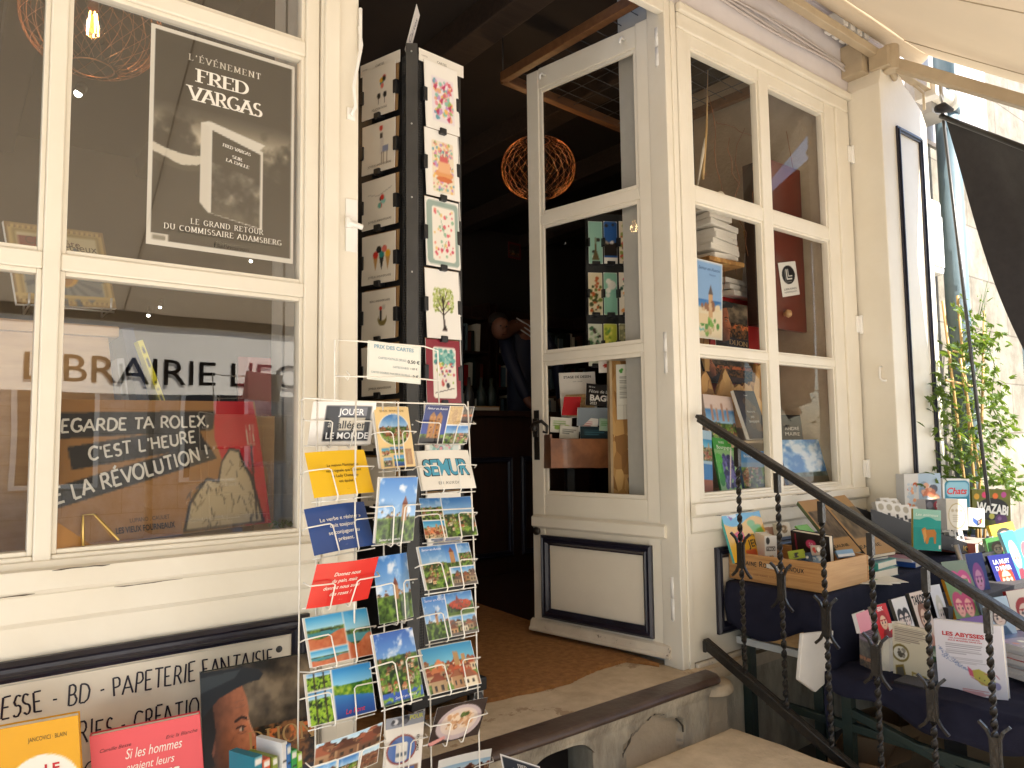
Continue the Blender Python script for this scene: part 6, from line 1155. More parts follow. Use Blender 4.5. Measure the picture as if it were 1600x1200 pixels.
# bookcases at the back with their books
bk_src = None; cols_ = ['redbrown', 'dark_wood', 'cream', 'creampanel', 'navy', 'orange_wood', 'page', 'red_board', 'pipe_paint', 'green_paint']
def bookcase(x, y, w_, rot, lab, fill):
    global bk_src
    t_ = thing('bookcase', lab, 'bookcase', (x, y, ZF), rot); g = MB(); g.box(-w_ / 2, .28, 0, w_ / 2, .30, 2.3, 'dark_wood'); g.build('back_panel', t_)
    for sx in (-1, 1): g = MB(); g.box(sx * w_ / 2 - .015, 0, 0, sx * w_ / 2 + .015, .2799, 2.3, 'dark_wood'); g.build('side_panel', t_)
    for k in range(7):
        g = MB(); g.box(-w_ / 2 + .0155, 0, .08 + .34 * k, w_ / 2 - .0155, .2795, .105 + .34 * k, 'dark_wood'); g.build('shelf', t_)
    M_ = Matrix.Translation((x, y, ZF)) @ Matrix.Rotation(rot, 4, 'Z'); rn = random.Random(int(x * 77))
    for k in fill:
        xx = -w_ / 2 + .03
        while xx < w_ / 2 - .08:
            wd = rn.uniform(.022, .05); hh = rn.uniform(.19, .28); mn = cols_[rn.randrange(len(cols_))]; key = (mn, round(wd, 2))
            g = MB(); g.box(0, 0, 0, wd, .15, hh, mn); o = g.build('shelf_book'); o.matrix_world = M_ @ Matrix.Translation((xx, .03 + rn.uniform(0, .02), .1055 + .34 * k)) @ Matrix.Rotation(rn.uniform(-.0, .05), 4, 'Y'); g2 = MB(); g2.box(wd * .15, .004, hh, wd * .85, .148, hh + .0008, 'page'); g2.build('pages', o)
            tag(o, 'book standing upright in a dim bookcase at the back of the shop', 'book', 'books in the back bookcases'); xx += wd + .004 + (rn.random() < .1) * .05
bookcase(3.6, 3.85, 1.3, 0, 'dark bookcase on the back wall seen past the bookseller', (2, 3, 4, 5)); bookcase(5.0, 3.85, 1.3, 0, 'dark bookcase on the back wall seen through the door glass', (2, 3, 4, 5))
# red framed picture and pale boxes on top
p = at(804, 392, 3.55); s = Sheet(.17, .16, Art(24, 22, '6a1512')); s.art.rect(.12, .14, .88, .5, '3a2a22'); s.art.pic(.12, .5, .88, .88, 'dark', 5); tag(s.build('framed_picture', pose(p, R(5))), 'small red framed picture on the back shelves', 'picture')
for k, (px, py, w_, h_, d) in enumerate(((968, 268, .34, .34, .2), (941, 294, .13, .14, .12))):
    p = at(px, py, 3.45 - k * .15); g = MB(); g.box(-w_ / 2, 0, -h_ / 2, w_ / 2, d, h_ / 2, 'plaster_gray'); g.box(-w_ / 2 + .03, -.002, -.02, -.0 * w_, -.0005, .04, 'dark_wood'); o = g.build('storage_box', None, .004); o.location = p; tag(o, ['large pale box on top of the back bookcase', 'small pale box in front of the large one on the bookcase'][k], 'box')
_bk = book
def book(*a, **k): k['matname'] = 'print'; return _bk(*a, **k)
# ============================================================ FAR WINDOW DISPLAY
z1 = lambda *p: [(1080 + x / 6, 740 + y / 6) for x, y in p]
z2 = lambda *p: [(1320 + x / 5.714, 720 + y / 5.714) for x, y in p]
z3 = lambda *p: [(1320 + x / 5, 880 + y / 5) for x, y in p]
zd = lambda *p: [(780 + x / 3.75, 540 + y / 3.75) for x, y in p]
g = MB(); g.box(2.50, .06, -.31, 3.78, .46, -.27, 'osb'); g.build('display_deck', shop)
g = MB(); g.box(3.745, .06, -.4, 3.90, .9, 2.2, 'stone_patch'); g.box(2.50, .321, -.31, 2.52, .46, -.45, 'osb'); g.build('window_niche', shop)
def sheet(name, lab, cat, fit, art, tx=(), t=.003, matn='print', group=None, bend=None):
    m, w_, h_ = fit; s = Sheet(w_, h_, art, t=t, bend=bend)
    for a, k in tx: s.text(*a, **k)
    return tag(s.build(name, m, matname=matn), lab, cat, group)
c = plain(40, 56, 'f0ece2'); c.rect(.04, .03, .96, .97, '8fb4e0'); c.pic(.04, .5, .96, .97, 'town', 71); c.rect(.04, .6, .96, .97, 'e8d8b8'); c.blobs(.05, .68, .95, .97, 30, ['7aa84a', '4f8f3a', 'e8d8b8', 'c8b088', '5fb8b8'], .07, 7); c.rect(.48, .42, .62, .72, 'd2a878'); c.poly([(.46, .43), (.55, .30), (.64, .43)], '6a5a52'); c.blobs(.1, .5, .9, .66, 18, ['e8d4b0', 'd8b890', '9a6a4a'], .06, 3); c.rect(0, .68, .45, .8, 'e8d0a8')
sheet('poster', 'pale blue tourist poster with a round tower inside the far window', 'poster', fitY([(1087, 404), (1129, 411), (1126, 534), (1089, 526)], .075, asp=.70, yaw=0, tilt=.02, sy=.04, st=.06), c, [T('Semur-en-Auxois', .5, .10, .045, '3a5a8a', shear=.3, width=.8), T('Bourgogne', .62, .17, .025, '4a6a9a')])
def dijon(n, s_=1): return dj
sheet('poster', 'dark album poster propped against the red board in the far window', 'poster', fitY([(1114, 466), (1170, 481), (1172, 549), (1117, 545)], .22, asp=.76, yaw=0, tilt=.05, sy=.04, st=.06), dj, [T('DIJON', .68, .82, .09, 'c8a878', style='serif', wt=.13, width=.56)])
g = MB(); q = [at(x, y, .38) for x, y in ((1120, 462), (1196, 476), (1200, 640), (1095, 640))]; g.prism([(p.x, p.z) for p in q], .38, .392, 'red_board'); tag(g.build('red_board'), 'large red display board behind the posters of the far window', 'display board')
book('book', 'dark album leaning low in the far window beside its twin', 'book', fitY([(1091, 545), (1131, 551), (1146, 600), (1106, 596)], .31, yaw=0, tilt=.3, sy=.04, st=.06), dj, t=.012, spine='2a1a14'); c = Art(40, 40, '2a1a14'); c.pic(0, 0, 1, 1, 'dark', 77)
book('book', 'dark album with a fiery battle scene above the chipboard castle', 'book', fitY([(1133, 551), (1179, 555), (1182, 602), (1141, 598)], .32, yaw=0, tilt=.3, sy=.04, st=.06), c, t=.012, spine='2a1a14')
P_ = [(1093, 596), (1097, 586), (1103, 580), (1110, 592), (1116, 616), (1120, 617), (1126, 598), (1133, 576), (1141, 592), (1148, 606), (1155, 600), (1160, 604), (1164, 598), (1170, 603), (1174, 596), (1180, 598), (1181, 568), (1185, 573), (1190, 567), (1195, 572), (1205, 570), (1207, 668), (1095, 668)]
g = MB(); g.prism([(p.x, p.z) for p in (at(x, y, .24) for x, y in P_)], .24, .258, 'osb'); tag(g.build('castle_cutout'), 'castle shaped chipboard cut-out with pointed towers in the far window', 'cut-out')
c = Art(40, 48, 'e8ccc0'); c.pic(0, .2, 1, 1, 'town', 80); c.rect(0, 0, 1, .28, 'e6cfc4'); [c.rect(u, v, u + .07, .5, 'b8907a') for u, v in ((.2, .2), (.36, .26), (.55, .16), (.72, .24))]
book('book', 'pinkish book with a castle skyline in the far window', 'book', fitY([(1098, 616), (1143, 620), (1155, 700), (1110, 697)], .17, yaw=0, tilt=.2, sy=.04, st=.06), c, t=.015, spine='d8c0b0')
c = plain(36, 52, '22131a'); c.blobs(.25, .15, .85, .9, 40, ['5a3f22', '6a4a26', '4a321c'], .10, 6)
book('book', 'dark slim book with a gold map and white title before the castle cut-out', 'book', fitY([(1145, 610), (1178, 611), (1203, 685), (1172, 685)], .13, yaw=R(5), tilt=.2, sy=.04, st=.06), c, [T('Histoires du', .5, .44, .045, 'f0e8e0'), T('pays', .5, .54, .055, 'f0e8e0', bold=.02), T('bourguignon', .5, .64, .055, 'f0e8e0', bold=.02), T('Bonnard', .5, .1, .03, 'f0e8e0')], t=.018, spine='e8e2da')
g = MB(); a = at(1150, 689, .10); b = at(1212, 687, .10); g.box(a.x, .10, a.z - .012, b.x, .24, a.z, 'ply'); g.box(a.x + .02, .14, -.27, a.x + .04, .20, a.z - .0121, 'ply'); g.box(b.x - .04, .14, -.27, b.x - .02, .20, a.z - .0121, 'ply'); tag(g.build('book_shelf'), 'small plywood shelf carrying the dark map book', 'shelf')
c = Art(40, 52, '3f9a3a'); c.rect(0, .22, 1, 1, '8ab87a'); c.blobs(.25, .3, .85, .95, 110, ['2f2a6a', '4a4488', '242050', '6a64a8'], .06, 9); c.blobs(0, .3, .3, .9, 20, ['4fae3a', '2f8a2a'], .1, 2); c.line([(.8, .22), (.45, .9)], .05, 'e8d8d8')
book('book', 'green magazine with dark grapes in the low corner of the far window', 'book', fitY([(1111, 680), (1145, 690), (1160, 766), (1129, 770)], .12, yaw=0, tilt=.2, sy=.04, st=.06), c, [T('Bourgogne', .5, .17, .07, 'f4f4ec', width=.7), T('GUIDE', .4, .08, .04, 'f4f4ec')], t=.012, spine='2f8a2f')
c = Art(52, 48, '3f7fb8'); c.pic(0, 0, 1, 1, 'town', 84); c.rect(0, 0, 1, .34, '3f86c4'); c.rect(0, .3, 1, .42, '7a9ab8')
book('book', 'landscape book with a wide valley view under the handrail', 'book', fitY([(1156, 703), (1197, 706), (1213, 763), (1162, 768)], .12, yaw=0, tilt=.2, sy=.04, st=.06), c, [T('Bourgogne', .4, .13, .07, 'f4f4ec', width=.5)], t=.016, spine='2a5a8a')
c = Art(16, 60, 'a8c4d8'); c.pic(0, .15, 1, .5, 'roofs', 86); c.rect(0, .55, 1, .8, '3f7fc0'); c.rect(0, .8, 1, 1, '9a5a44')
sheet('brochure', 'narrow brochure of roofs at the very edge of the far window', 'brochure', fitY([(1097, 672), (1112, 674), (1114, 769), (1100, 768)], .09, yaw=0, tilt=.1, sy=.04, st=.06), c)
book('book', 'black art book with white title beside orange netting', 'book', fitY([(1219, 648), (1250, 649), (1256, 690), (1223, 691)], .22, yaw=0, tilt=.15, sy=.04, st=.06), plain(30, 40, '1c1a1c'), [T('ANDRÉ', .5, .5, .13, 'e8e0d8', width=.7), T('MAIRE', .5, .7, .13, 'e8e0d8', width=.7)], t=.015, spine='141214')
g = MB(); p = at(1243, 668, .30); rn = random.Random(5)
for k in range(16): a = rn.uniform(0, 6); pts = [p + Vector((.075 * math.cos(a + i * .8) * rn.uniform(.6, 1), .02 * math.sin(i), .055 * math.sin(a * 2 + i * .9) * rn.uniform(.7, 1))) for i in range(8)]; g.tube(pts, .007, 'orange_fuzz', 6)
tag(g.build('orange_netting'), 'bundle of orange netting behind the black art book', 'netting')
c = Art(60, 56, '3f86cc'); c.pic(0, 0, 1, 1, 'mountain', 90); c.pic(0, 0, 1, .7, 'castle', 91); N = vnoise(c.H, c.W, 4, 92, 5); sk = np.array([.22, .50, .78]) * (1 - np.clip((N - .42) * 4, 0, 1)[..., None]) + np.array([.85, .90, .95]) * np.clip((N - .42) * 4, 0, 1)[..., None]; c.put(c.V < .74, sk)
book('book', 'large book with blue sky and clouds low in the far window', 'book', fitY([(1222, 687), (1271, 687), (1304, 752), (1226, 759)], .12, yaw=0, tilt=.25, sy=.04, st=.06), c, [T('Bourgogne', .55, .42, .05, 'f0f4f8')], t=.02, spine='2a5a94')
cb = thing('cabinet', 'red brown cupboard door with a round emblem sticker behind the far panes', 'cabinet', at(1235, 516, .155)); o_ = Vector(cb.location); g = MB(); tp = at(1247, 265, .155).z - o_.z; xl = at(1196, 400, .155).x - o_.x; xr_ = at(1256, 400, .155).x - o_.x; g.box(xl, 0, 0, xr_, .03, tp, 'redbrown'); g.box(xl, .031, .02, xr_ - .02, .12, tp - .02, 'dark_wood'); g.build('door_panel', cb, .004); kn = at(1231, 490, .135) - o_; g = MB(); g.lathe([(0, -.02), (.018, -.014), (.022, 0), (.012, .012), (.01, .03)], 'light_wood', kn, 14, Matrix.Rotation(R(-90), 4, 'X')); g.build('knob', cb)
c = plain(40, 54, 'ece8e0'); c.ell(.5, .38, .36, .27, '17181c'); c.line([(.40, .22), (.40, .50), (.66, .50)], .045, 'f0ece4'); c.line([(.49, .22), (.49, .42), (.70, .42)], .035, 'f0ece4'); c.line([(.32, .22), (.32, .58), (.62, .58)], .02, 'f0ece4')
m, w_, h_ = fitY([(1214, 416), (1250, 407), (1252, 456), (1215, 464)], .150, asp=.74, yaw=0, tilt=0, sy=.01, st=.01); s = Sheet(w_, h_, c, t=.0005); s.text('LIBRAIRES', .5, .79, .06, '1a1a1e', width=.72).text('INDÉPENDANTS', .5, .88, .045, '1a1a1e', width=.72); tag(s.build('sticker', m), 'white sticker with a black round emblem on the cupboard door', 'sticker')
# paper stacks, hanging decoration and wires
rn = random.Random(3)
ys = [318, 334, 350, 362, 372, 381, 390, 399, 408]
for k, y in enumerate(ys):
    p = at(1098 + (k > 2) * 4, y, .30); wd = (.13, .20, .16, .22, .20, .22, .23, .24, .24)[k]; hh = abs(at(1100, y, .3).z - at(1100, y + 10, .3).z) * (1.5 if k < 2 else 1.02); g = MB()
    if k == 0: g.tube([Vector((0, -.12, 0)), Vector((.02, .14, .01))], hh * .55, 'page', 14)
    else: g.box(-wd / 2, -.12, -hh / 2 + .002, wd / 2, .14, hh / 2 - .002, 'coral' if k != 4 else 'bulb_glow' if False else 'coral')
    o = g.build('paper_roll' if k == 0 else 'white_book', None, .003); o.location = p; o.rotation_euler = (rn.uniform(-.05, .05), rn.uniform(-.10, .10), rn.uniform(-.2, .2)); tag(o, 'rolled white paper on top of the pale pile in the far window' if k == 0 else 'white book in the tall leaning pile high in the far window', 'paper' if k == 0 else 'book', None if k == 0 else 'pale pile of books in the far window')
g = MB(); g.box(-.14, -.14, -.02, .14, .12, 0, 'osb'); g.box(-.02, 0, -.70, .02, .04, -.0201, 'osb'); o = g.build('pile_stand'); o.location = at(1100, 414, .30); tag(o, 'chipboard stand under the pale pile of books', 'stand')
for k, y in enumerate((449, 458, 466)): p = at(1150, y, .42); g = MB(); g.box(-.20, -.08, -.014, .17, .08, .014, 'coral'); o = g.build('white_book', None, .003); o.location = p; o.rotation_euler = (0, .04 - .03 * k, .1 * k); tag(o, 'white book in the short flat pile above the red board', 'book', 'flat pile of books above the red board')
g = MB(); q = [at(x, y, .44) for x, y in ((1164, 396), (1172, 396), (1176, 470), (1158, 466))]; g.prism([(p.x, p.z) for p in q], .44, .443, 'coral'); tag(g.build('paper_sheet'), 'white paper sheet standing behind the flat pile of books', 'paper')
g = MB(); q = [at(x, y, .40) for x, y in ((1166, 360), (1180, 338), (1192, 348), (1190, 388), (1172, 394))]; g.prism([(p.x, p.z) for p in q], .40, .42, 'bamboo'); q = [at(x, y, .39) for x, y in ((1168, 356), (1190, 330), (1192, 340), (1172, 364))]; g.prism([(p.x, p.z) for p in q], .39, .399, 'red_board'); q = [at(x, y, .39) for x, y in ((1184, 360), (1190, 352), (1191, 386), (1180, 390))]; g.prism([(p.x, p.z) for p in q], .39, .399, 'green_paint'); tag(g.build('paper_decoration'), 'yellow and red paper decoration hanging behind the middle panes', 'decoration')
g = MB(); rn = random.Random(12)
for (x0_, y0_, x1_, y1_) in ((1108, 150, 1150, 430), (1138, 215, 1170, 400), (1160, 200, 1130, 470), (1178, 225, 1186, 420), (1120, 190, 1180, 215), (1232, 205, 1262, 470)):
    pts = [];
    for i in range(11): u = i / 10; pts.append(at(x0_ + (x1_ - x0_) * u + rn.uniform(-6, 6), y0_ + (y1_ - y0_) * u, .16 + .05 * u))
    g.tube(pts, .0016, 'copper', 5)
o = tag(g.build('string_lights'), 'tangled thin copper wire of a light string hanging in the far window', 'light string')
g = MB(); g.tube([at(1098, 280, .14), at(1104, 200, .16), at(1106, 110, .2)], [.008, .006, .002], 'bamboo', 6); g.tube([at(1090, 290, .14), at(1098, 240, .14), at(1101, 215, .15)], [.003, .009, .001], 'page', 6); tag(g.build('dried_grass'), 'dried grass blade standing in the top pane of the far window', 'dried grass')

book = _bk
# ============================================================ BEHIND THE DOOR GLASS
def fitD(cor, d, **k): return rectfit(cor, d=d, **k)
rk = thing('bookmark_rack', 'black rack of bookmarks seen through the middle door pane', 'rack', atd(957, 545, 3.62)); RO = Vector(rk.location)
m, w_, h_ = fitD([(917, 335), (993, 335), (997, 560), (915, 560)], 3.62, yaw=R(-22), tilt=.0, sy=.1); g = MB(); Mi = Matrix.Translation(-RO) @ m; g.box(-w_ / 2, -h_ / 2, -.02, w_ / 2, h_ / 2, 0, 'black_plastic', Mi); g.build('panel', rk)
pal = [('9cc8b4', ['e8e4d8', '3a3a34']), ('2f5fa0', ['e8e0d8', '3a3430']), ('e8d8b8', ['c85a4a', '8a9a4a', '6a4a3a', 'e8a07a']), ('e6d8b4', ['6a7a34', '3f4a24', 'b85a2c']), ('8fc4ac', ['f0ece0', 'e8e4d8']), ('f0e6d4', ['d84a6a', '2f5a4a', 'e89a4a']), ('dfe4d0', ['3f6a4a', '4a3a34', 'a8c49a']), ('c8d050', ['8aa83a', 'e8e06a', '6a9a4a']), ('7a7a50', ['a8a070', '4a4a3a'])]
nm = ['with a tower on green', 'with a blue sky photo', 'with rows of jars', 'with cactus plants', 'with white llamas on green', 'with bright flowers', 'with birds and branches', 'with yellow meadow', 'with a dark lattice']
for r_ in range(3):
    for q in range(3):
        k = r_ * 3 + q; x0_, x1_ = ((919, 941), (943, 964), (967, 989))[q]; y0_ = (346, 426, 506)[r_]; y1_ = y0_ + 66
        A_ = Art(16, 46, 'f4efe4'); A_.rrect(.02, .01, .98, .99, .18, pal[k][0]); A_.blobs(.05, .05, .95, .95, 34 if k not in (0, 1, 4) else 4, pal[k][1], .11 if k != 4 else .26, k)
        if k == 0: A_.poly([(.5, .3), (.42, .7), (.25, .9), (.75, .9), (.58, .7)], '6a5a3a')
        if k == 1: A_.rect(.02, .5, .98, .8, '2a2420'); A_.rect(0, .85, 1, 1, 'f4efe4'); A_.blobs(.05, .46, .95, .55, 6, ['e8e0d8', 'b8a890'], .1, 3)
        mm, ww, hh = fitD([(x0_, y0_), (x1_, y0_), (x1_ + 1, y1_), (x0_ + 1, y1_)], 3.585, yaw=R(-22), tilt=.0, sy=.05); s = Sheet(ww, hh, A_, t=.001); tag(s.build('bookmark', mm, matname='gloss_print'), 'bookmark ' + nm[k] + ' in the black rack', 'bookmark', 'bookmarks in the rack')
        g = MB(); Mi2 = Matrix.Translation(-RO) @ mm
        for sx in (-1, 1): g.box(sx * ww / 2 - .006, -.02, -.02, sx * ww / 2 + .006, .022, .008, 'black_plastic', Mi2)
        g.box(-.02, -hh / 2 - .006, -.02, .02, -hh / 2 + .012, .010, 'black_plastic', Mi2); g.build('clip', rk, .002)
m, w_, h_ = fitD(zd((655, 92), (860, 88), (872, 900), (668, 895)), 3.42, yaw=R(-25), tilt=0, sy=.1); g = MB(); g.box(-w_ / 2, -h_ / 2, -.018, w_ / 2, h_ / 2, 0, 'osb', m); g.box(-w_ / 2 - .012, -h_ / 2, -.03, -w_ / 2 - .0005, h_ / 2, .012, 'ply', m); tag(g.build('notice_board'), 'chipboard notice panel behind the lowest door pane', 'notice panel'); ob_yaw = R(-25)
c = plain(44, 86, 'e4e0d4'); c.lines(.12, .22, .9, .62, 13, '6a6a66', .3, 2); c.ell(.16, .12, .05, .025, '4f9a3a'); c.ell(.22, .10, .05, .025, '4f9a3a'); c.ell(.19, .14, .05, .025, '4f9a3a'); c.ell(.42, .10, .05, .025, '7ab06a'); c.ell(.95, .1, .05, .025, '6aa84a'); c.ell(.96, .58, .05, .03, '4f8a3a'); [c.rect(.04 + i * .105, .74, .046 + i * .105, 1, 'a8a49a') for i in range(9)]; c.rect(.04, .735, .98, .74, 'b8b4aa')
sheet('notice', 'white notice with tear-off strips and green clover pinned on the chipboard', 'notice', fitD(zd((685, 115), (842, 103), (848, 428), (690, 432)), 3.40, yaw=R(-25), tilt=0, sy=.1), c, t=.0005)
c = plain(40, 44, 'ece4da'); c.ell(.4, .55, .3, .16, 'c03a2a'); c.poly([(.12, .4), (.3, .55), (.12, .7)], 'c03a2a'); sheet('poster', 'white poster with a red fish above the notice panel', 'poster', fitD(zd((583, 70), (850, 58), (850, 150), (583, 160)), 3.5, yaw=R(-25), tilt=0, sy=.1), c)
c = plain(46, 60, 'ece4da'); c.rect(.15, .48, .92, .95, 'c8a078'); c.pic(.15, .5, .92, .95, 'statue', 95)
sheet('poster', 'white workshop poster with a sepia photo above the leaflet box', 'poster', fitD(zd((345, 165), (565, 148), (572, 420), (370, 425)), 3.66, yaw=R(-15), tilt=.1, sy=.15), c, [T('STAGE DE DESSIN', .5, .10, .055, '1a1a1a', bold=.03, width=.76), T('dessin - peinture', .5, .2, .025, '6a6a6a')])
c = plain(50, 44, '1f1716'); c.rect(.7, 0, 1, .5, '4a2f22')
sheet('poster', 'black festival poster with bold white lettering beside the workshop poster', 'poster', fitD(zd((515, 222), (690, 235), (690, 362), (502, 348)), 3.60, yaw=R(-15), tilt=.1, sy=.15), c, [T('380 ème', .18, .14, .07, 'f0ece4'), T('Fêtes de la', .40, .33, .15, 'f0ece4', shear=.2, width=.62), T('BAGUE', .56, .63, .27, 'f4f0e8', bold=.05, width=.86), T('2023', .24, .88, .13, 'f0ece4', bold=.02)])
sheet('leaflet', 'red leaflet slanting before the workshop poster', 'leaflet', fitD(zd((385, 312), (485, 288), (462, 412), (360, 402)), 3.58, yaw=R(-15), tilt=.1, sy=.15), plain(20, 24, 'c22a30')); sheet('leaflet', 'grey blue leaflet under the black festival poster', 'leaflet', fitD(zd((468, 366), (658, 362), (658, 470), (448, 470)), 3.57, yaw=R(-15), tilt=.1, sy=.15), plain(24, 20, '8f9aa4'))
m, w_, h_ = fitD(zd((300, 545), (666, 545), (670, 718), (305, 716)), 3.50, yaw=R(-20), tilt=0, sy=.1); lb = thing('leaflet_box', 'varnished wooden box of leaflets behind the lowest door pane', 'box', M_=m); g = MB(); D2 = .16; g.box(-w_ / 2, -h_ / 2, -.012, w_ / 2, h_ / 2, 0, 'box_brown'); g.build('front_panel', lb, .002); g = MB(); g.box(-w_ / 2, -h_ / 2, -D2, -w_ / 2 + .012, h_ / 2 + .02, -.0125, 'box_brown'); g.build('side_panel', lb); g = MB(); g.box(w_ / 2 - .012, -h_ / 2, -D2, w_ / 2, h_ / 2 + .02, -.0125, 'box_brown'); g.build('side_panel', lb); g = MB(); g.box(-w_ / 2 + .013, -h_ / 2, -D2, w_ / 2 - .013, -h_ / 2 + .012, -.0125, 'box_brown'); g.build('base', lb); g = MB(); g.box(-.02, -.90, -D2 - .03, .02, -h_ / 2 - .0005, -D2 + .01, 'black_plastic'); g.build('stand', lb)
for k, (cr, col, lab) in enumerate(((((300, 425), (430, 418), (420, 520), (300, 500)), 'e8e4da', 'white brochure with a green stripe in the leaflet box'), (((360, 470), (470, 475), (465, 560), (350, 545)), 'e0dcd0', 'cream brochure tilted at the front of the leaflet box'), (((470, 420), (585, 425), (570, 520), (465, 500)), 'e6e2dc', 'white brochure with pink lines in the leaflet box'), (((470, 470), (660, 480), (660, 560), (480, 560)), '1a3038', 'dark teal leaflets fanned in the leaflet box'), (((590, 425), (660, 432), (660, 500), (585, 500)), 'a8c4a8', 'pale green brochure at the end of the leaflet box'))):
    c = plain(24, 22, col); c.lines(.15, .2, .85, .6, 3, ['7aa04a', '5a5a54', 'c07a7a', '3f6a78', '5f9a5a'][k], .4, k)
    if k == 0: c.blobs(.1, .5, .9, .8, 10, ['a8c85a', '8ab04a', 'd8dc9a'], .12, 2)
    sheet('brochure', lab, 'brochure', fitD(zd(*cr), 3.53 + .012 * (4 - k), yaw=R(-20), tilt=.1, sy=.1), c, t=.002, group='brochures in the leaflet box')

# ============================================================ TABLES BESIDE THE STEPS
ZT = -.612; ZL = -.88
def cloth(name, lab, fn, nu, nv, m='navy_cloth', parent=None):
    g = MB(); g.add([fn(i / nu, j / nv) for j in range(nv + 1) for i in range(nu + 1)], [(j * (nu + 1) + i, j * (nu + 1) + i + 1, (j + 1) * (nu + 1) + i + 1, (j + 1) * (nu + 1) + i) for j in range(nv) for i in range(nu)], m, True); o = g.build(name, parent)
    sd_ = o.modifiers.new('thick', 'SOLIDIFY'); sd_.thickness = .002; return o
X0, X1, Y0, Y1 = 2.665, 4.95, -.455, -.03
tb = thing('display_table', 'narrow table against the shop front carrying games and a crate', 'table', (X0, Y0, ZS))
g = MB(); g.box(.02, .02, ZT - ZS - .035, X1 - X0, Y1 - Y0, ZT - ZS - .006, 'board_white'); g.build('top', tb)
for (a, b) in ((.08, .06), (2.2, .06), (.08, .38), (2.2, .38)): g = MB(); g.box(a - .02, b - .02, 0, a + .02, b + .02, ZT - ZS - .0355, 'green_paint'); g.build('leg', tb)
def f1(u, v):      # across: 0..1 = skirt left / top ; v = back..front skirt
    s_ = -.20 + 2.5 * u; q = .425 * 2.1 * v; x = X0 + max(0, s_); dz = 0; y = Y1 - min(q, .43)
    over = max(0, q - .43); side = max(0, -s_)
    hl = .16 + .05 * math.sin(v * 9) + (.10 if v > .42 else 0)
    if side: dz -= side / .20 * hl; x -= .012 * math.sin(side * 20 + v * 14) + .015 * side / .2
    if over: dz -= over * .62; y -= .010 * math.sin(x * 17) * over / .4 + .012 * over / .4
    return (x, y, ZT + dz - .004 * (1 - math.exp(-30 * side)) )
tag(cloth('tablecloth', 'x', f1, 90, 40), 'navy cloth hanging over the narrow table with the wooden crate', 'tablecloth')
t2 = thing('low_table', 'low stepped stand carrying comics in front of the narrow table', 'table', (2.62, -1.2, ZS))
g = MB(); g.box(.06, .05, ZL - ZS - .04, 2.4, .70, ZL - ZS - .012, 'board_white'); g.build('top', t2)
for (a, b) in ((.06, .08), (2.3, .08), (.06, .66), (2.3, .66)): g = MB(); g.box(a - .018, b - .018, 0, a + .018, b + .018, ZL - ZS - .0405, 'green_paint'); g.build('leg', t2)
g = MB(); g.bar((.06, .078, .30), (.06, .66, .44), .03, .03, 'green_paint'); g.bar((.06, -.5, .38), (.06, 1.0, .385), .028, .03, 'green_paint'); g.build('brace', t2, .003)
def f2(u, v):
    s_ = -.14 + 2.5 * u; q = 1.25 * v; x = 2.64 + max(0, s_); y = -.475 - min(q, .70); over = max(0, q - .70); side = max(0, -s_); z = ZL
    if side: z -= side * (.35 + .5 * math.sin(v * 4.2) ** 2) + .012 * math.sin(v * 30); x -= .02 * math.sin(v * 22) * side / .14 + .02 * side
    if over: z -= over * .95; y -= .03 * math.sin(x * 14) * min(1, over * 5)
    return (x, y, z + (.006 * math.sin(x * 40) * math.sin(y * 31) if not side and not over else 0))
tag(cloth('tablecloth', 'x', f2, 90, 50), 'navy cloth bunched over the low stand under the comics', 'tablecloth')
# shelf, crate and paper bag under the narrow table
ush = thing('under_shelf', 'grey board shelf under the narrow table holding a small open crate', 'shelf', (2.72, -.45, ZS)); g = MB(); zb_ = .60; g.box(0, 0, zb_ - .03, 1.6, .42, zb_, 'board_white'); g.build('shelf', ush, .003); 
for (a, b) in ((.03, .03), (.03, .39), (1.5, .2)): g = MB(); g.box(a - .015, b - .015, 0, a + .015, b + .015, zb_ - .0305, 'green_paint'); g.build('leg', ush)
def crate(name, lab, x0, y0, z0, lx, ly, lz, m1, m2, t=.011):
    c_ = thing(name, lab, 'crate', (x0, y0, z0)); g = MB(); g.box(0, 0, 0, t, ly, lz, m1); sd_ = g.build('side_panel', c_, .0015); g = MB(); g.box(lx - t, 0, 0, lx, ly, lz, m1); g.build('side_panel', c_, .0015)
    g = MB(); g.box(t + .0002, .001, 0, lx - t - .0002, t, lz - .001, m2); g.build('end_panel', c_, .0015); g = MB(); g.box(t + .0002, ly - t, 0, lx - t - .0002, ly - .001, lz - .001, m2); g.build('end_panel', c_, .0015); g = MB(); g.box(t + .0002, t + .0002, .001, lx - t - .0002, ly - t - .0002, t, m2); g.build('base', c_); return c_, sd_
crate('small_crate', 'small orange plywood crate on the shelf under the narrow table', 2.735, -.43, ZS + .602, .34, .34, .085, 'crate_wood_end', 'crate_wood')
g = MB(); pb_ = [at(x, y, -.468) for x, y in ((1252, 990), (1300, 985), (1293, 1062), (1272, 1081), (1246, 1062))]
vs = [Vector((p.x, p.y, p.z)) for p in pb_]; 
g.prism([(p.x, p.z) for p in pb_], -.475, -.46, 'bag_paper'); tag(g.build('paper_bag', None, .003), 'creased white paper bag hanging from the shelf under the narrow table', 'paper bag')
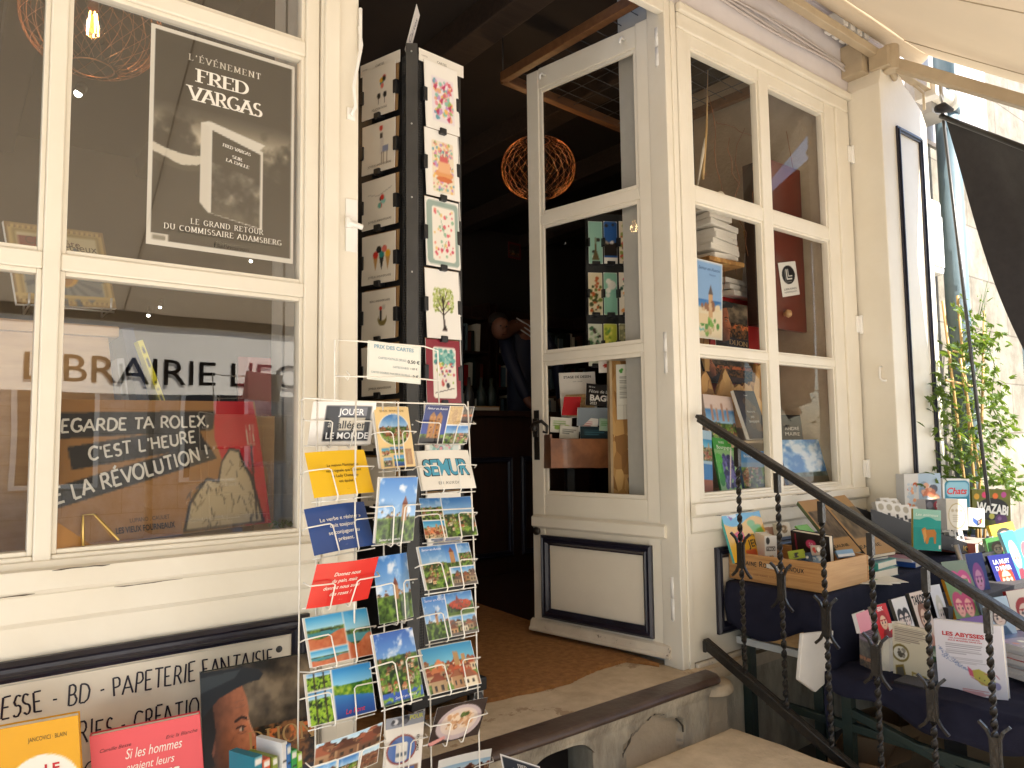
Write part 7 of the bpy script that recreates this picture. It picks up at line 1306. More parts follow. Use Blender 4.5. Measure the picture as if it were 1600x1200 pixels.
for k, (x, y, h_, rz) in enumerate(((2.78, -.62, .20, .3), (3.05, -.55, .26, -.2), (2.72, -.95, .14, .6), (3.3, -.9, .22, .1))):
    g = MB(); t = .004; g.box(0, 0, 0, .26, t, h_, 'cardboard'); g.box(0, .20, 0, .26, .20 + t, h_, 'cardboard'); g.box(0, t + .0002, 0, t, .1998, h_, 'cardboard'); g.box(.26 - t, t + .0002, 0, .26, .1998, h_, 'cardboard'); g.box(t + .0002, t + .0002, .001, .2558, .1998, .005, 'cardboard'); fl_ = [(0, 0, h_), (.26, 0, h_), (.26, -.08, h_ + .05), (0, -.08, h_ + .05)]; g.add(fl_, [(0, 1, 2, 3)], 'cardboard')
    o = g.build('cardboard_box'); o.location = (x, y, ZS + .031); o.rotation_euler = (0, 0, rz); tag(o, ['open cardboard box under the low stand nearest the steps', 'tall open cardboard box under the low stand', 'shallow cardboard box at the foot of the handrail', 'cardboard box far back under the low stand'][k], 'box', 'cardboard boxes under the tables')
# wine crate with its contents
CX, CY, CLX, CLY, CLZ = 2.715, -.44, .36, .43, .113
wc, side = crate('wine_crate', 'pine wine crate stencilled with the name of an estate on the navy cloth', CX, CY, ZT + .003, CLX, CLY, CLZ, 'crate_wood', 'crate_wood_end')
def lettering(st, h, parent, M_, m, name='lettering', **k):
    g = MB()
    for i, (p, f) in enumerate(strokes(st, **k)): g.add([M_ @ Vector((x * h, y * h, .0004 + i * .00003)) for x, y in p], [list(q) for q in f], m)
    return g.build(name, parent)
MW = Matrix([[0, 0, -1, -.0004], [-1, 0, 0, CLY - .03], [0, 1, 0, .066], [0, 0, 0, 1]])
def fitw(st, w_, sp=.14, nr=1.0): return w_ / sum((GL.get(c, GL[' '])[0] + sp) for c in st)
g = MB(); X_ = 0
for wd, big in (('DOMAINE', 1), ('ROBERT', 1), ('ARNOUX', 1)):
    for i, ch in enumerate(wd):
        h = .0215 if i == 0 else .0165
        for q, (p, f) in enumerate(strokes(ch, style='hand', wt=.19, spacing=.16)): g.add([MW @ Vector((X_ + x * h, y * h, .0003 + q * .00004)) for x, y in p], [list(r) for r in f], 'black_plastic')
        X_ += (GL[ch][0] + .17) * h
    X_ += .010
lo_ = g.build('lettering', side)
g = MB(); q = .006; X_ = .09
for ch in 'VOSNE-ROMANEE  COTE D OR  FRANCE':
    for r_, (p, f) in enumerate(strokes(ch, style='hand', wt=.14, spacing=.14)): g.add([MW @ Vector((X_ + x * q, y * q - .038, .0003 + r_ * .00004)) for x, y in p], [list(r) for r in f], 'redbrown')
    X_ += (GL.get(ch, GL[' '])[0] + .16) * q
g.build('small_print', side); g = MB(); g.add([MW @ Vector(p) for p in ((.155, .002, .0012), (.215, -.004, .0012), (.214, .013, .0012), (.156, .018, .0012))], [(0, 1, 2, 3)], 'bag_paper'); g.build('label', side)
c = Art(56, 64, 'f2b81e'); c.rect(0, 0, 1, .42, '6fb4d8'); c.put(c.V > .33 + .07 * np.sin(c.U * 6), hx('f4bc28')); c.ell(.25, .20, .12, .06, 'e8f0f4'); c.ell(.70, .14, .12, .05, 'eef4f4'); c.ell(.84, .12, .085, .075, '5a3a86'); c.poly([(.18, .52), (.40, .45), (.44, .62), (.22, .70)], 'd8302a'); c.poly([(.6, .40), (.9, .42), (.95, .56), (.7, .58)], '7ab83a'); c.ell(.68, .38, .10, .06, '8ac04a'); c.poly([(.15, .2), (.26, .25), (.2, .3)], '8a4a9a'); c.rect(.35, .82, .62, 1, 'e0602c'); c.rect(.64, .80, .95, 1, '3f8a5a')
BK = lambda lab, cor, art, tx=(), Y=None, d=None, X=None, t=.015, spine='cccccc', yaw=0, tilt=.2, asp=None, matn='gloss_print', sy=.25, grp=None, st=.15: book('book', lab, 'book', rectfit(cor, d=d, yaw=yaw, tilt=tilt, asp=asp, sy=sy, st=st), art, tx, t=t, spine=spine, matname=matn, group=grp)
dX = lambda px, py, X: (atx(px, py, X) - Vector(CAM)) @ Vector(CF)
BK('yellow and blue activity book for children standing in the wine crate', [(1121, 790), (1183, 783), (1206, 868), (1150, 880)], c, [T('livre de', .66, .58, .07, '3a3a2a'), T('JEUX', .68, .72, .13, '2a2a22', bold=.02, width=.46)], d=dX(1160, 840, 2.80), yaw=R(-10), tilt=.3, t=.012, spine='4fb0a8')
c = plain(30, 36, 'e8e4dc'); c.blobs(.1, .1, .4, .25, 3, ['3a3a3a'], .12, 2); c.rect(.15, .40, .85, .56, '4a3a30'); c.ell(.5, .85, .26, .12, '2a2420'); c.blobs(.3, .7, .8, .95, 4, ['3a2a20', 'c8a070'], .1, 4)
BK('white game box with dark lettering standing in the wine crate', [(1194, 838), (1214, 836), (1214, 880), (1196, 880)], c, [T('TRIO', .5, .48, .10, 'e8e4dc', bold=.03)], d=dX(1204, 855, 2.83), yaw=R(-35), tilt=0, t=.10, spine='e8e4dc')
c = plain(50, 36, '231e1e'); c.ell(.52, .40, .13, .17, 'd8466a'); c.line([(.12, .1), (.15, .8)], .03, '9a2a3a')
BK('black book with a pink disc standing in the wine crate', [(1235, 827), (1294, 841), (1300, 880), (1238, 870)], c, [T('50', .52, .40, .13, 'f4d0d8')], d=dX(1265, 850, 2.90), yaw=R(-60), tilt=.05, t=.03, spine='231e1e')
c = plain(30, 20, 'c89a84'); c.blobs(.1, .2, .9, .8, 9, ['d8b09a', 'a8705a', 'e8d0c0'], .12, 3); BK('salmon coloured box behind the children book in the wine crate', [(1178, 828), (1209, 822), (1211, 845), (1182, 848)], c, d=dX(1195, 835, 2.95), yaw=R(-20), t=.03, spine='c89a84')
c = plain(24, 24, 'e0d8c8'); c.blobs(.2, .2, .8, .8, 5, ['8a7050', 'd8c0a0', '4a3a2a'], .18, 5); BK('cream card box with a small animal at the back of the wine crate', [(1214, 818), (1234, 815), (1236, 836), (1217, 840)], c, d=dX(1225, 828, 3.0), yaw=R(-20), t=.03, spine='d8d0c0')
c = plain(24, 16, '6fae3a'); BK('bright green booklet lying across the back of the wine crate', [(1243, 822), (1258, 821), (1278, 832), (1256, 834)], c, d=dX(1260, 828, 3.0), yaw=R(-20), t=.008, spine='6fae3a')
for k, (cr, col, lab) in enumerate((([(1231, 862), (1256, 857), (1258, 871), (1233, 876)], '9aa82a', 'olive green tin among the small games of the wine crate'), ([(1244, 866), (1268, 862), (1270, 876), (1246, 880)], '22405a', 'dark blue box among the small games of the wine crate'), ([(1258, 868), (1284, 866), (1288, 880), (1260, 884)], '7f9ab4', 'pale blue packet nearest the end of the wine crate'), ([(1266, 852), (1286, 852), (1288, 868), (1268, 868)], 'b0a090', 'brown and red figure box in the wine crate'))):
    c = plain(24, 14, col); c.blobs(.1, .2, .9, .8, 6, ['e8e4d8', '2a2a2a', col, 'b83a30' if k == 3 else col], .12, k); BK(lab, cr, c, d=dX(1260, 870, 2.80), yaw=R(-60), tilt=.4, t=.03, spine=col)
c = plain(30, 16, '8fb8dc'); c.rect(0, .6, 1, 1, 'e8ecf0'); BK('pale blue booklet at the far corner of the wine crate', [(1307, 860), (1333, 856), (1335, 868), (1309, 872)], c, d=dX(1320, 864, 3.02), yaw=R(-10), tilt=.9, t=.012, spine='8fb8dc')
# two brown books leaning on the shop front
def brownbk(k):
    c = plain(56, 70, 'b08a5a'); N = vnoise(c.H, c.W, 6, 50 + k, 5, 1.2); c.put((c.V > .22) & (c.V < .72) & (c.U > .08), (np.array([.42, .36, .28])[None, None] * (.5 + 1.0 * N[..., None]))); return c
BK('brown stone patterned book leaning on the shop front nearest the crate', [(1247, 784), (1277, 779), (1347, 862), (1312, 866)], brownbk(1), [T('BEAUNE', .3, .86, .05, '2a2a1a', bold=.02)], d=dX(1295, 820, 3.15), yaw=R(-35), tilt=.55, t=.02, spine='5a6a3a', sy=.5, st=.3)
BK('brown stone patterned book leaning beside its twin under the window', [(1281, 781), (1318, 772), (1402, 862), (1354, 868)], brownbk(2), [T('BEAUNE', .3, .86, .05, '2a2a1a', bold=.02)], d=dX(1340, 815, 3.30), yaw=R(-35), tilt=.55, t=.02, spine='3a1a14', sy=.5, st=.3)
def flat(lab, x0_, y0_, z0_, lx, ly, lz, col, rz=0.0, sp=None, tx=None, grp=None, name='book', cat='book'):
    """a closed book lying flat, spine on the -X side"""
    c = Art(20, 28, col); c.blobs(.1, .1, .9, .9, 6, [sp or col, col], .12, int(x0_ * 100)); m = Matrix.Translation((x0_ + lx / 2, y0_ + ly / 2, z0_ + lz)) @ Matrix.Rotation(rz, 4, 'Z'); o = book(name, lab, cat, (m, lx, ly), c, t=lz, spine=sp or col, group=grp)
    if tx:
        g = MB()
        for p, f in sans(tx, .01): g.add([(-lx / 2 - .0006, ly / 2 - .02 - x * lz * .42, -lz / 2 - lz * .2 + y * lz * .42) for x, y in p], [list(q) for q in f], 'bag_paper')
        g.build('title', o)
    return o
bx_ = atz(1341, 878, ZT).x; by_ = atz(1411, 888, ZT + .005).y
flat('thick dark green book at the foot of the flat pile on the cloth', 3.10, -.445, ZT + .004, .22, .29, .034, '2f8f78', -.05, '125a4a', 'Les plantes')
flat('teal book in the middle of the flat pile on the cloth', 3.16, -.43, ZT + .039, .19, .25, .028, '58b0a4', .05, '4fa89c', 'mon jardin'); flat('blue grey slim book on top of the flat pile', 3.17, -.40, ZT + .068, .16, .21, .014, '6a86a0', -.1, '5a7090'); flat('small blue book lying before the tall animal book', 3.52, -.42, ZT + .004, .13, .16, .022, '2f5fb0', .1, '2a4f9a'); flat('pink and white booklet lying on the small blue book', 3.53, -.41, ZT + .027, .11, .13, .014, 'd8a0a8', 0, 'e8e0e0')
for k in range(3):
    c = plain(30, 40, 'e2dccb'); c.blobs(.2, .2, .8, .8, 5, ['c86a4a', '6a9a4a', 'd8c8a8'], .07, k); p = (3.02 + .02 * k, -.40 - .012 * k, ZT + .0045 + .002 * k); s = Sheet(.15, .21, c, t=.0012); tag(s.build('leaflet', Matrix.Translation((p[0] + .09, p[1] + .02 - .03, p[2])) @ Matrix.Rotation(-.9 + .15 * k, 4, 'Z')), ['bottom', 'middle', 'top'][k] + ' one of three cream leaflets spread on the cloth beside the crate', 'leaflet', 'cream leaflets on the cloth')
c = plain(56, 84, '1f8f86'); c.rect(0, 0, 1, .26, '9ac8b4'); c.put((c.V > .24 + .05 * np.sin(c.U * 7 + 1)) & (c.V < .45), hx('2a9a90')); c.poly([(.30, .50), (.42, .44), (.48, .50), (.76, .48), (.82, .56), (.80, .82), (.74, .82), (.72, .66), (.58, .68), (.52, .84), (.45, .84), (.42, .66), (.34, .62)], 'c07a34'); c.poly([(.34, .52), (.44, .48), (.48, .66), (.40, .82), (.36, .64)], 'd89a50'); c.rect(.9, .85, .97, .94, 'e8e4d8')
BK('tall teal animal book with a brown dog standing on the cloth', [(1427, 797), (1470, 795), (1471, 864), (1427, 856)], c, [T('Les animaux', .5, .13, .07, 'eef0e4', shear=.25, width=.82)], d=dX(1448, 830, 3.50), yaw=R(-35), tilt=.05, t=.02, spine='c8a83a')
# puzzle game tray
C1 = atz(1515, 866, ZT + .003); C2 = at(1515, 850, C1.y); Bb = at(1364, 838, -.215); Bt = at(1360, 795, -.215); ev = Vector((.05, .10, 0)); tr = thing('game_tray', 'black cardboard display tray filled with small puzzle boxes', 'tray', C1); L0 = lambda p: Vector(p) - C1
g = MB(); th_ = Vector((.004, 0, 0)); g.hexa([L0(Bb), L0(C1), L0(C1) + th_, L0(Bb) + th_], [L0(Bt), L0(C2), L0(C2) + th_, L0(Bt) + th_], 'black_plastic'); sdp = g.build('side_panel', tr)
g = MB(); g.hexa([L0(Bb) + ev, L0(C1) + ev, L0(C1) + ev + th_, L0(Bb) + ev + th_], [L0(Bt) + ev, L0(C2) + ev, L0(C2) + ev + th_, L0(Bt) + ev + th_], 'black_plastic'); g.build('side_panel', tr)
g = MB(); up_ = Vector((0, 0, .004)); g.hexa([L0(Bb) + th_, L0(C1) + th_, L0(C1) + ev, L0(Bb) + ev], [L0(Bb) + th_ + up_, L0(C1) + th_ + up_, L0(C1) + ev + up_, L0(Bb) + ev + up_], 'black_plastic'); g.build('base', tr)
g = MB(); bk = Vector((0, .004, 0)); g.hexa([L0(C1) + th_, L0(C1) + ev, L0(C1) + ev + bk, L0(C1) + th_ + bk], [L0(C2) + th_, L0(C2) + ev, L0(C2) + ev + bk, L0(C2) + th_ + bk], 'black_plastic'); g.build('front_panel', tr)
ux = (L0(C1) - L0(Bb)).normalized(); uz = Vector((0, 0, 1)); Ls = (C1 - Bb).length
for st, x_, k in (('E GAME', .115, .011), ('IQ', .04, .026)):
    g = MB()
    for p, f in sans(st, .01): g.add([L0(C1) - ux * x_ + ux * (x * k) + uz * (.008 + x_ * .12 + y * k) + Vector((-.0012, 0, 0)) for x, y in p], [list(q) for q in f], 'brass' if st == 'IQ' else 'bag_paper')
    g.build('lettering', sdp)
for k, (px, py, q) in enumerate(((1378, 803, .04), (1391, 804, .10), (1404, 806, .16), (1417, 808, .22), (1430, 811, .30), (1444, 815, .38), (1476, 820, .66), (1487, 826, .76), (1497, 834, .86), (1385, 797, .07), (1398, 798, .13), (1412, 800, .20))):
    c = plain(14, 24, 'e6e2da'); c.ell(.5, .28, .3, .16, 'b0a894'); c.rect(.2, .55, .45, .75, '2a2a2a'); c.rect(.55, .7, .85, .9, '4a4a4a'); Yq = Bb.y + (C1.y - Bb.y) * q; P9 = at(px, py - 4, Yq + (.055 if k > 8 else .02))
    book('puzzle_box', 'white puzzle box standing in the black display tray', 'puzzle box', (pose(P9, R(-28), .25), .05, .10), c, t=.035, spine='e0dcd4', group='puzzle boxes in the tray')
# board games standing behind
c = Art(60, 60, 'a8bccc'); c.rect(0, 0, .38, 1, 'd8d4cc'); c.blobs(.02, .2, .36, .95, 26, ['d8704a', 'e8a070', 'b8c4cc'], .05, 2); c.blobs(.42, .2, .98, .9, 30, ['e0a888', 'c87a5a', '8a9aa8', 'd8d0c8', '5a5a64'], .09, 4)
BG = lambda lab, cor, art, tx=(), d=3.9, t=.05, spine='cccccc', yaw=R(-12), tilt=.03, name='board_game': book(name, lab, 'board game', rectfit(cor, d=d, yaw=yaw, tilt=tilt, sy=.15, st=.05), art, tx, t=t, spine=spine)
BG('pale blue and orange picture box standing nearest the shutter box', [(1412, 743), (1470, 737), (1471, 800), (1415, 800)], c, d=dY(1440, 770, -.25)); c = plain(44, 60, 'e8e6e0'); c.rrect(.08, .06, .98, .98, .16, '2f7f9a'); c.rrect(.14, .10, .94, .50, .14, '8fc0d0'); c.blobs(.2, .62, .9, .95, 14, ['e8e0d4', 'b88a5a', '5a7a8a'], .10, 3)
BG('white and blue cat game box with red script lettering', [(1473, 750), (1515, 746), (1516, 806), (1474, 804)], c, [T('Chats', .52, .33, .18, 'd8302a', bold=.03, shear=.25, width=.74)], d=dY(1495, 775, -.32)); c = plain(24, 14, '5a5a60'); c.ell(.68, .55, .22, .36, 'c03a4a'); c.ell(.25, .5, .18, .3, '8a8a94')
BG('small grey cube box with a red badge before the picture box', [(1446, 781), (1472, 779), (1473, 797), (1447, 798)], c, [T('8', .68, .55, .4, 'f0e8e0', bold=.03)], d=dY(1458, 790, -.30), name='game_box'); c = plain(34, 50, 'd8ceb8'); c.ell(.5, .55, .40, .40, 'b09a64'); c.ell(.5, .55, .37, .37, 'e4dcc8'); [c.ell(u, .38, .07, .05, 'c0b090') for u in (.3, .5, .7)]; c.lines(.3, .5, .7, .75, 4, 'a89a7a', .3, 1)
BG('cream game box with a large oval standing before the cat game', [(1478, 781), (1510, 778), (1513, 830), (1480, 826)], c, d=dY(1495, 805, -.40), name='game_box'); c = plain(34, 36, 'dcdad6'); c.poly([(.25, .5), (.55, .36), (.85, .5), (.55, .66)], 'e8e4e0'); c.poly([(.25, .5), (.55, .66), (.55, .95), (.28, .76)], '3a5aa0'); c.poly([(.85, .5), (.55, .66), (.55, .95), (.82, .76)], '2a2a30'); [c.line([(.25 + .1 * i, .5 - .047 * i), (.55 + .1 * i, .66 - .05 * i)], .012, '3a3a40') for i in range(4)]; [c.rect(.6 + .08 * (i % 3), .66 + .09 * (i // 3) - .03 * (i % 3), .66 + .08 * (i % 3), .72 + .09 * (i // 3) - .03 * (i % 3), ['e8e4e0', 'c83a30', 'e8c83a'][i % 3]) for i in range(6)]
BG('white box with a twisty cube puzzle picture', [(1512, 793), (1540, 795), (1537, 824), (1515, 822)], c, [T('mini', .3, .15, .1, '4a4a4a')], d=dY(1526, 808, -.42), name='game_box'); c = plain(64, 64, '6a6a1e'); c.a *= (.8 + .4 * vnoise(c.H, c.W, 4, 8)[..., None]); c.ell(.52, .50, .42, .28, '1e1c14'); [c.ell(u, v, .07, .075, cc_) for u, v, cc_ in ((.32, .14, 'd83a6a'), (.60, .17, 'e8702a'), (.12, .18, 'd8a02a'), (.82, .14, 'b84a8a'), (.5, .68, 'c8c04a'))]; c.ell(.74, .78, .16, .16, '5a2a5e'); c.ell(.70, .74, .05, .05, '8a5a90')
BG('olive dice game box with white lettering before the climbing plant', [(1518, 768), (1580, 762), (1578, 828), (1521, 824)], c, [T('WAZABi', .52, .48, .24, 'f0ece0', bold=.06, rot=-6, width=.84)], d=dY(1550, 795, -.38), spine='5a5a1a')
flat('flat game box with a cartoon picture in front of the olive game', 4.12, -.44, ZT + .004, .26, .20, .055, 'c8bcb4', .1, 'b86a5a', None, name='board_game', cat='board game')
# comics on the low stand: a row with covers turned towards the steps
c = Art(40, 84, '8a7a84'); c.rect(0, 0, 1, .38, 'a898a4'); c.lines(.08, .04, .92, .34, 9, '5a4a58', .4, 2); c.pic(0, .4, 1, 1, 'dark', 31); c.a[int(c.H * .4):] = c.a[int(c.H * .4):] * .6 + .30; c.rect(0, .86, 1, 1, '2a201c')
RW = lambda cr, X: dX(sum(p[0] for p in cr) / 4, sum(p[1] for p in cr) / 4, X)
for lab, cr, art, tx, t, sp_ in (
 ('thick comic with a mauve back cover nearest the shop in the front row', z3((100, 420), (258, 472), (252, 930), (132, 852)), c, [], .05, 'd8d0c4'),
 ('cream paged comic with a round mirror drawing in the middle of the front row', z3((365, 470), (660, 535), (660, 1055), (388, 985)), None, [], .03, 'd8d0b8'),
 ('large white comic with red lettering and a fish shaped submarine', z3((690, 430), (1222, 497), (1285, 1135), (742, 1048)), None, [T('LES ABYSSES', .43, .165, .05, 'c02a2e', bold=.06, width=.62), T('DES AVENTURES DE MICKEL', .45, .215, .018, 'c02a2e', bold=.03, width=.46), T('SOUS MARINES SANS FIN', .45, .245, .018, 'c02a2e', bold=.03, width=.5)], .03, 'dcd8da')):
    if art is None and 'cream' in lab:
        art = plain(56, 90, 'd2c8ae'); art.lines(.06, .03, .92, .26, 9, '6a5a5a', .35, 4); art.ell(.22, .42, .24, .135, '7a6a34'); art.ell(.22, .42, .19, .10, 'd8d4c4'); art.blobs(.1, .34, .36, .5, 14, ['8a8478', 'c8c4b4', '4a463c'], .05, 2); art.poly([(.08, .62), (.30, .58), (.44, .92), (.10, .94)], '8a7434'); art.poly([(.11, .65), (.28, .62), (.38, .88), (.12, .90)], '5a5448'); art.poly([(.52, .66), (.92, .70), (.90, .90), (.54, .84)], '9a843a'); art.poly([(.56, .69), (.88, .725), (.86, .87), (.58, .815)], 'c8c4b0')
    elif art is None:
        art = plain(100, 120, 'dcd6da'); art.lines(.16, .28, .80, .42, 6, '8a8488', .3, 5); art.lines(.24, .455, .80, .53, 4, '8a8488', .3, 6); g_ = random.Random(7)
        for i in range(150): u = g_.random(); art.ell(.06 + .44 * u + g_.uniform(-.02, .02), .38 + .24 * u ** .8 + g_.uniform(-.05, .05) * (1.1 - u), .010, .005, '7a84a8' if i % 3 else 'a8b0c4')
        art.poly([(.50, .60), (.62, .57), (.76, .62), (.86, .72), (.82, .78), (.64, .76), (.54, .68)], 'b8ac4a'); art.poly([(.46, .55), (.53, .60), (.54, .68), (.48, .66)], 'c8506a'); art.ell(.86, .75, .055, .045, '8a84a8'); art.line([(.70, .62), (.86, .62), (.90, .66)], .012, 'b84a58'); art.line([(.5, .68), (.82, .80)], .008, 'a04a50'); [art.ell(.62 + .07 * i, .68 + .02 * i, .012, .01, '6a6a3a') for i in range(3)]; art.lines(.36, .83, .76, .92, 5, 'c86a6a', .45, 8)
    m, w_, h_ = rectfit(cr, d=RW(cr, 2.80), yaw=R(-84), tilt=.08, sy=.18, st=.1); book('comic', lab, 'comic', (m, w_, h_), art, tx, t=t, spine=sp_, matname='gloss_print', group='comics of the front row')
for k in range(2): g = MB(); p = atx(1320 + (300 + 40 * k) / 5, 880 + 735 / 5, 2.83); g.box(-.012, -.012 , -.135, .10, .012, .125, 'page'); o = g.build('comic', None, .002); o.location = p; o.rotation_euler = (0, .08, -.1); tag(o, ['cream page edges of a comic beside the mauve one', 'cream page edges of a comic just left of the mirror drawing'.replace('just left of', 'tucked behind')][k], 'comic', 'comics of the front row')
def mg(bgc, hair, face, sd_, dark=None, two=False):       # a plain drawn figure: hair mass, face, clothes
    a = plain(34, 52, bgc); g_ = random.Random(sd_)
    for cx in ((.32, .68) if two else (.5,)):
        r_ = .24 if two else .30; a.ell(cx, .46, r_, r_ * .9, hair); a.poly([(cx - r_, .45), (cx + r_, .45), (cx + r_ * 1.05, .75), (cx - r_ * 1.05, .75)], hair) if not dark else None; a.ell(cx, .53, r_ * .68, r_ * .68, face); [a.ell(cx + s_ * r_ * .32, .54, r_ * .12, r_ * .10, '2a2430') for s_ in (-1, 1)]; a.poly([(cx - r_ * .7, .44), (cx + r_ * .7, .44), (cx + r_ * .3, .50), (cx, .45), (cx - r_ * .3, .50)], hair); a.line([(cx - r_ * .15, .63), (cx + r_ * .15, .63)], .015, '8a3a3a'); a.poly([(cx - r_ * 1.1, 1), (cx - r_ * .5, .74), (cx + r_ * .5, .74), (cx + r_ * 1.1, 1)], dark or 'b8485a')
    return a
MG = [('small pink edged manga at the near end of the second row', [(1338, 960), (1356, 952), (1364, 982), (1344, 990)], plain(20, 30, 'd88a98'), [], 'e8e0dc'),
 ('red manga cover in the second row of comics', z3((205, 345), (320, 305), (375, 490), (262, 520)), mg('c8202a', 'a81c24', 'e8c0a0', 1, '8a1a20'), [T('SEK', .5, .12, .12, 'f4e0dc', bold=.04)], '8a857a'),
 ('white manga cover with a dark haired pair in the second row', z3((360, 290), (470, 250), (545, 490), (440, 520)), mg('e6e2de', '2a262c', 'ecd8cc', 2, 'd88a9a', True), [], '6f6a60'),
 ('pale manga cover with bold black lettering in the second row', z3((490, 240), (625, 205), (705, 500), (600, 530)), mg('e8d4c4', '8a5a44', 'e8c4a8', 3, 'd09a8a'), [T('TAKOPI', .5, .14, .16, '141014', bold=.06, width=.9)], '5a554c'),
 ('white manga cover with a pale haired figure in a black suit', z3((665, 180), (728, 160), (830, 460), (735, 480)), mg('d8d8dc', 'c8c4b4', 'e8dcd4', 4, '22222a'), [], '1a1a1e'),
 ('colourful comic with two pink haired figures on a yellow spine', z3((770, 135), (960, 110), (1075, 480), (890, 470)), mg('6f8f5a', 'b83a64', 'e8a898', 5, '8a2a5a', True), [], 'd8942a'),
 ('comic with a crowd of pink figures standing high in the upper row', z2((870, 925), (1058, 862), (1195, 1190), (960, 1190)), mg('7a8a70', 'c84a84', 'e8a0a8', 6, 'a83a7a', True), [], '5a5a54'),
 ('glossy dark blue comic with a shiny cover in the upper row', z2((1072, 848), (1225, 800), (1312, 1200), (1160, 1210)), mg('2f3f7a', '8a4a8a', 'c890b0', 7, '4a2a6a'), [], 'd8d4d0'),
 ('navy comic with a red haired girl and white title', z2((1290, 862), (1455, 810), (1625, 1190), (1395, 1210)), mg('2a2f7a', 'c0402a', 'f0c8a8', 8, '3a6a4a'), [T('LA NUIT', .5, .14, .09, 'e8e4f0', bold=.04, width=.7), T('D HIVER', .5, .27, .09, 'e8e4f0', bold=.04, width=.66)], '1a1428'),
 ('teal and white comic leaning at the edge of the upper row', z2((1385, 650), (1500, 610), (1640, 980), (1530, 1010)), mg('4fa0b0', 'e8e4dc', 'e8c0b0', 9, '8a3a4a'), [], '8ab4c4'),
 ('green spined comic farthest along the upper row', z2((1500, 640), (1660, 570), (1790, 930), (1640, 1000)), mg('3fa090', 'd84a5a', 'f0c8b0', 10, '3a5a8a', True), [], '3a9a8a')]
for k, (lab, cr, art, tx, sp_) in enumerate(MG): Yk = -.60 if k < 6 else -.56; ke = 1.45 if k < 5 else 1.22; cr = [cr[0], cr[1], tuple(np.array(cr[1]) + ke * (np.array(cr[2]) - np.array(cr[1]))), tuple(np.array(cr[0]) + ke * (np.array(cr[3]) - np.array(cr[0])))] if k else cr; cc = np.array(cr).mean(0); book('comic', lab, 'comic', rectfit(cr, d=dY(cc[0], cc[1], -.62 if k < 5 else -.66 if k == 5 else -.58), yaw=R(-12), tilt=.32, sy=.2, st=.1), art, tx, t=.016, spine=sp_, group='manga and comics facing the street')
EX = [('pale blue comic with a lone figure wedged below the navy one', [(1534, 938), (1572, 930), (1590, 990), (1550, 998)], mg('b8ccd8', '4a3a3a', 'ecd0b8', 31, '3a5a7a'), [], '8aa4b4', -.74), ('red and cream comic at the frame edge below the navy one', [(1572, 925), (1612, 917), (1632, 985), (1590, 992)], mg('e8dcc8', 'a82a2a', 'ecd0b8', 32, 'c03a3a'), [], 'a82a2a', -.72), ('green jungle comic showing only its top beside the glossy one', [(1540, 842), (1570, 836), (1580, 872), (1548, 878)], mg('4f8a4a', '6a3a1a', 'e0b890', 33, '8a6a2a'), [], '3a6a3a', -.50), ('yellow comic peeping out behind the teal one', [(1546, 822), (1582, 814), (1594, 850), (1556, 858)], mg('e8c84a', '3a3a3a', 'ecc8a8', 34, 'd84a3a'), [], 'b89a2a', -.46), ('violet comic leaning low by the street end', [(1500, 968), (1540, 960), (1556, 1010), (1514, 1018)], mg('7a5a9a', 'd8b04a', 'ecd0b8', 35, '4a3a6a'), [], '5a3f7a', -.76)]
for lab, cr, art, tx, sp_, Yk in EX: cc = np.array(cr).mean(0); book('comic', lab, 'comic', rectfit(cr, d=dY(cc[0], cc[1], Yk), yaw=R(-12), tilt=.32, sy=.2, st=.1), art, tx, t=.016, spine=sp_, group='manga and comics facing the street')
st_ = thing('comic_riser', 'hidden black step that lifts the rows of comics on the low stand', 'stand', (2.90, -.62, ZL)); g = MB(); g.box(0, 0, .002, 1.5, .13, .10, 'black_cloth'); g.box(.42, -.02, .101, 1.5, .13, .16, 'black_cloth'); g.build('body', st_)
for k in range(7):
    p = atz(1588, 1080 - k * 12.5, ZL + .003 + .0165 * k + .02); c = plain(30, 40, ['e0dcd8', 'e4c8b8', 'd8d4d0', 'c83a3a', 'e0dcd8', 'dcd0c8', '8a6a9a'][k]); c.blobs(.1, .1, .9, .9, 9, ['3a3438', 'b8b0ac', 'c85a5a', 'e8e0d8'], .09, k); m = Matrix.Translation((3.06 + .01 * (k % 3), -1.02 + .008 * (k % 2), ZL + .02 + .0165 * (k + 1))) @ Matrix.Rotation(-.35 + .05 * (k % 3), 4, 'Z'); book('comic', 'white paged manga lying in the flat stack beside the submarine comic', 'comic', (m, .13, .185), c, t=.016, spine='d8d4d0', group='flat stack of manga')
for k, (lab, x_, y_, z_, lx, ly, lz, col, sp9, rz) in enumerate((('green covered book lying flat behind the submarine comic', 3.05, -.80, .0, .24, .19, .02, '8aa88a', '5a7a5a', .1), ('purple booklet lying on the flat green book', 3.16, -.82, .021, .15, .12, .012, '8a5a9a', '6a3a7a', -.2), ('navy book lying flat behind the red haired girl comic', 3.45, -.86, .0, .24, .19, .025, '2a2f5a', '1f2448', .15), ('cream album lying flat at the street end of the low stand', 3.4, -1.10, .0, .22, .20, .02, 'd8ccb8', 'b8a890', .1), ('rose coloured album lying on the cream one', 3.42, -1.09, .021, .20, .18, .018, 'd88a94', 'a85a6a', .2), ('orange album lying flat beyond the stack of manga', 3.72, -1.05, .0, .24, .2, .03, 'd8883a', 'a85a1a', .05))): flat(lab, x_, y_, ZL + .008 + z_, lx, ly, lz, col, rz, sp9, name='comic', cat='comic')
g = MB(); g.box(2.70, -.80, ZL + .001, 3.4, -.70, ZL + .012, 'black_cloth'); tag(g.build('book_support'), 'black strip that holds the feet of the comics on the low stand', 'support')

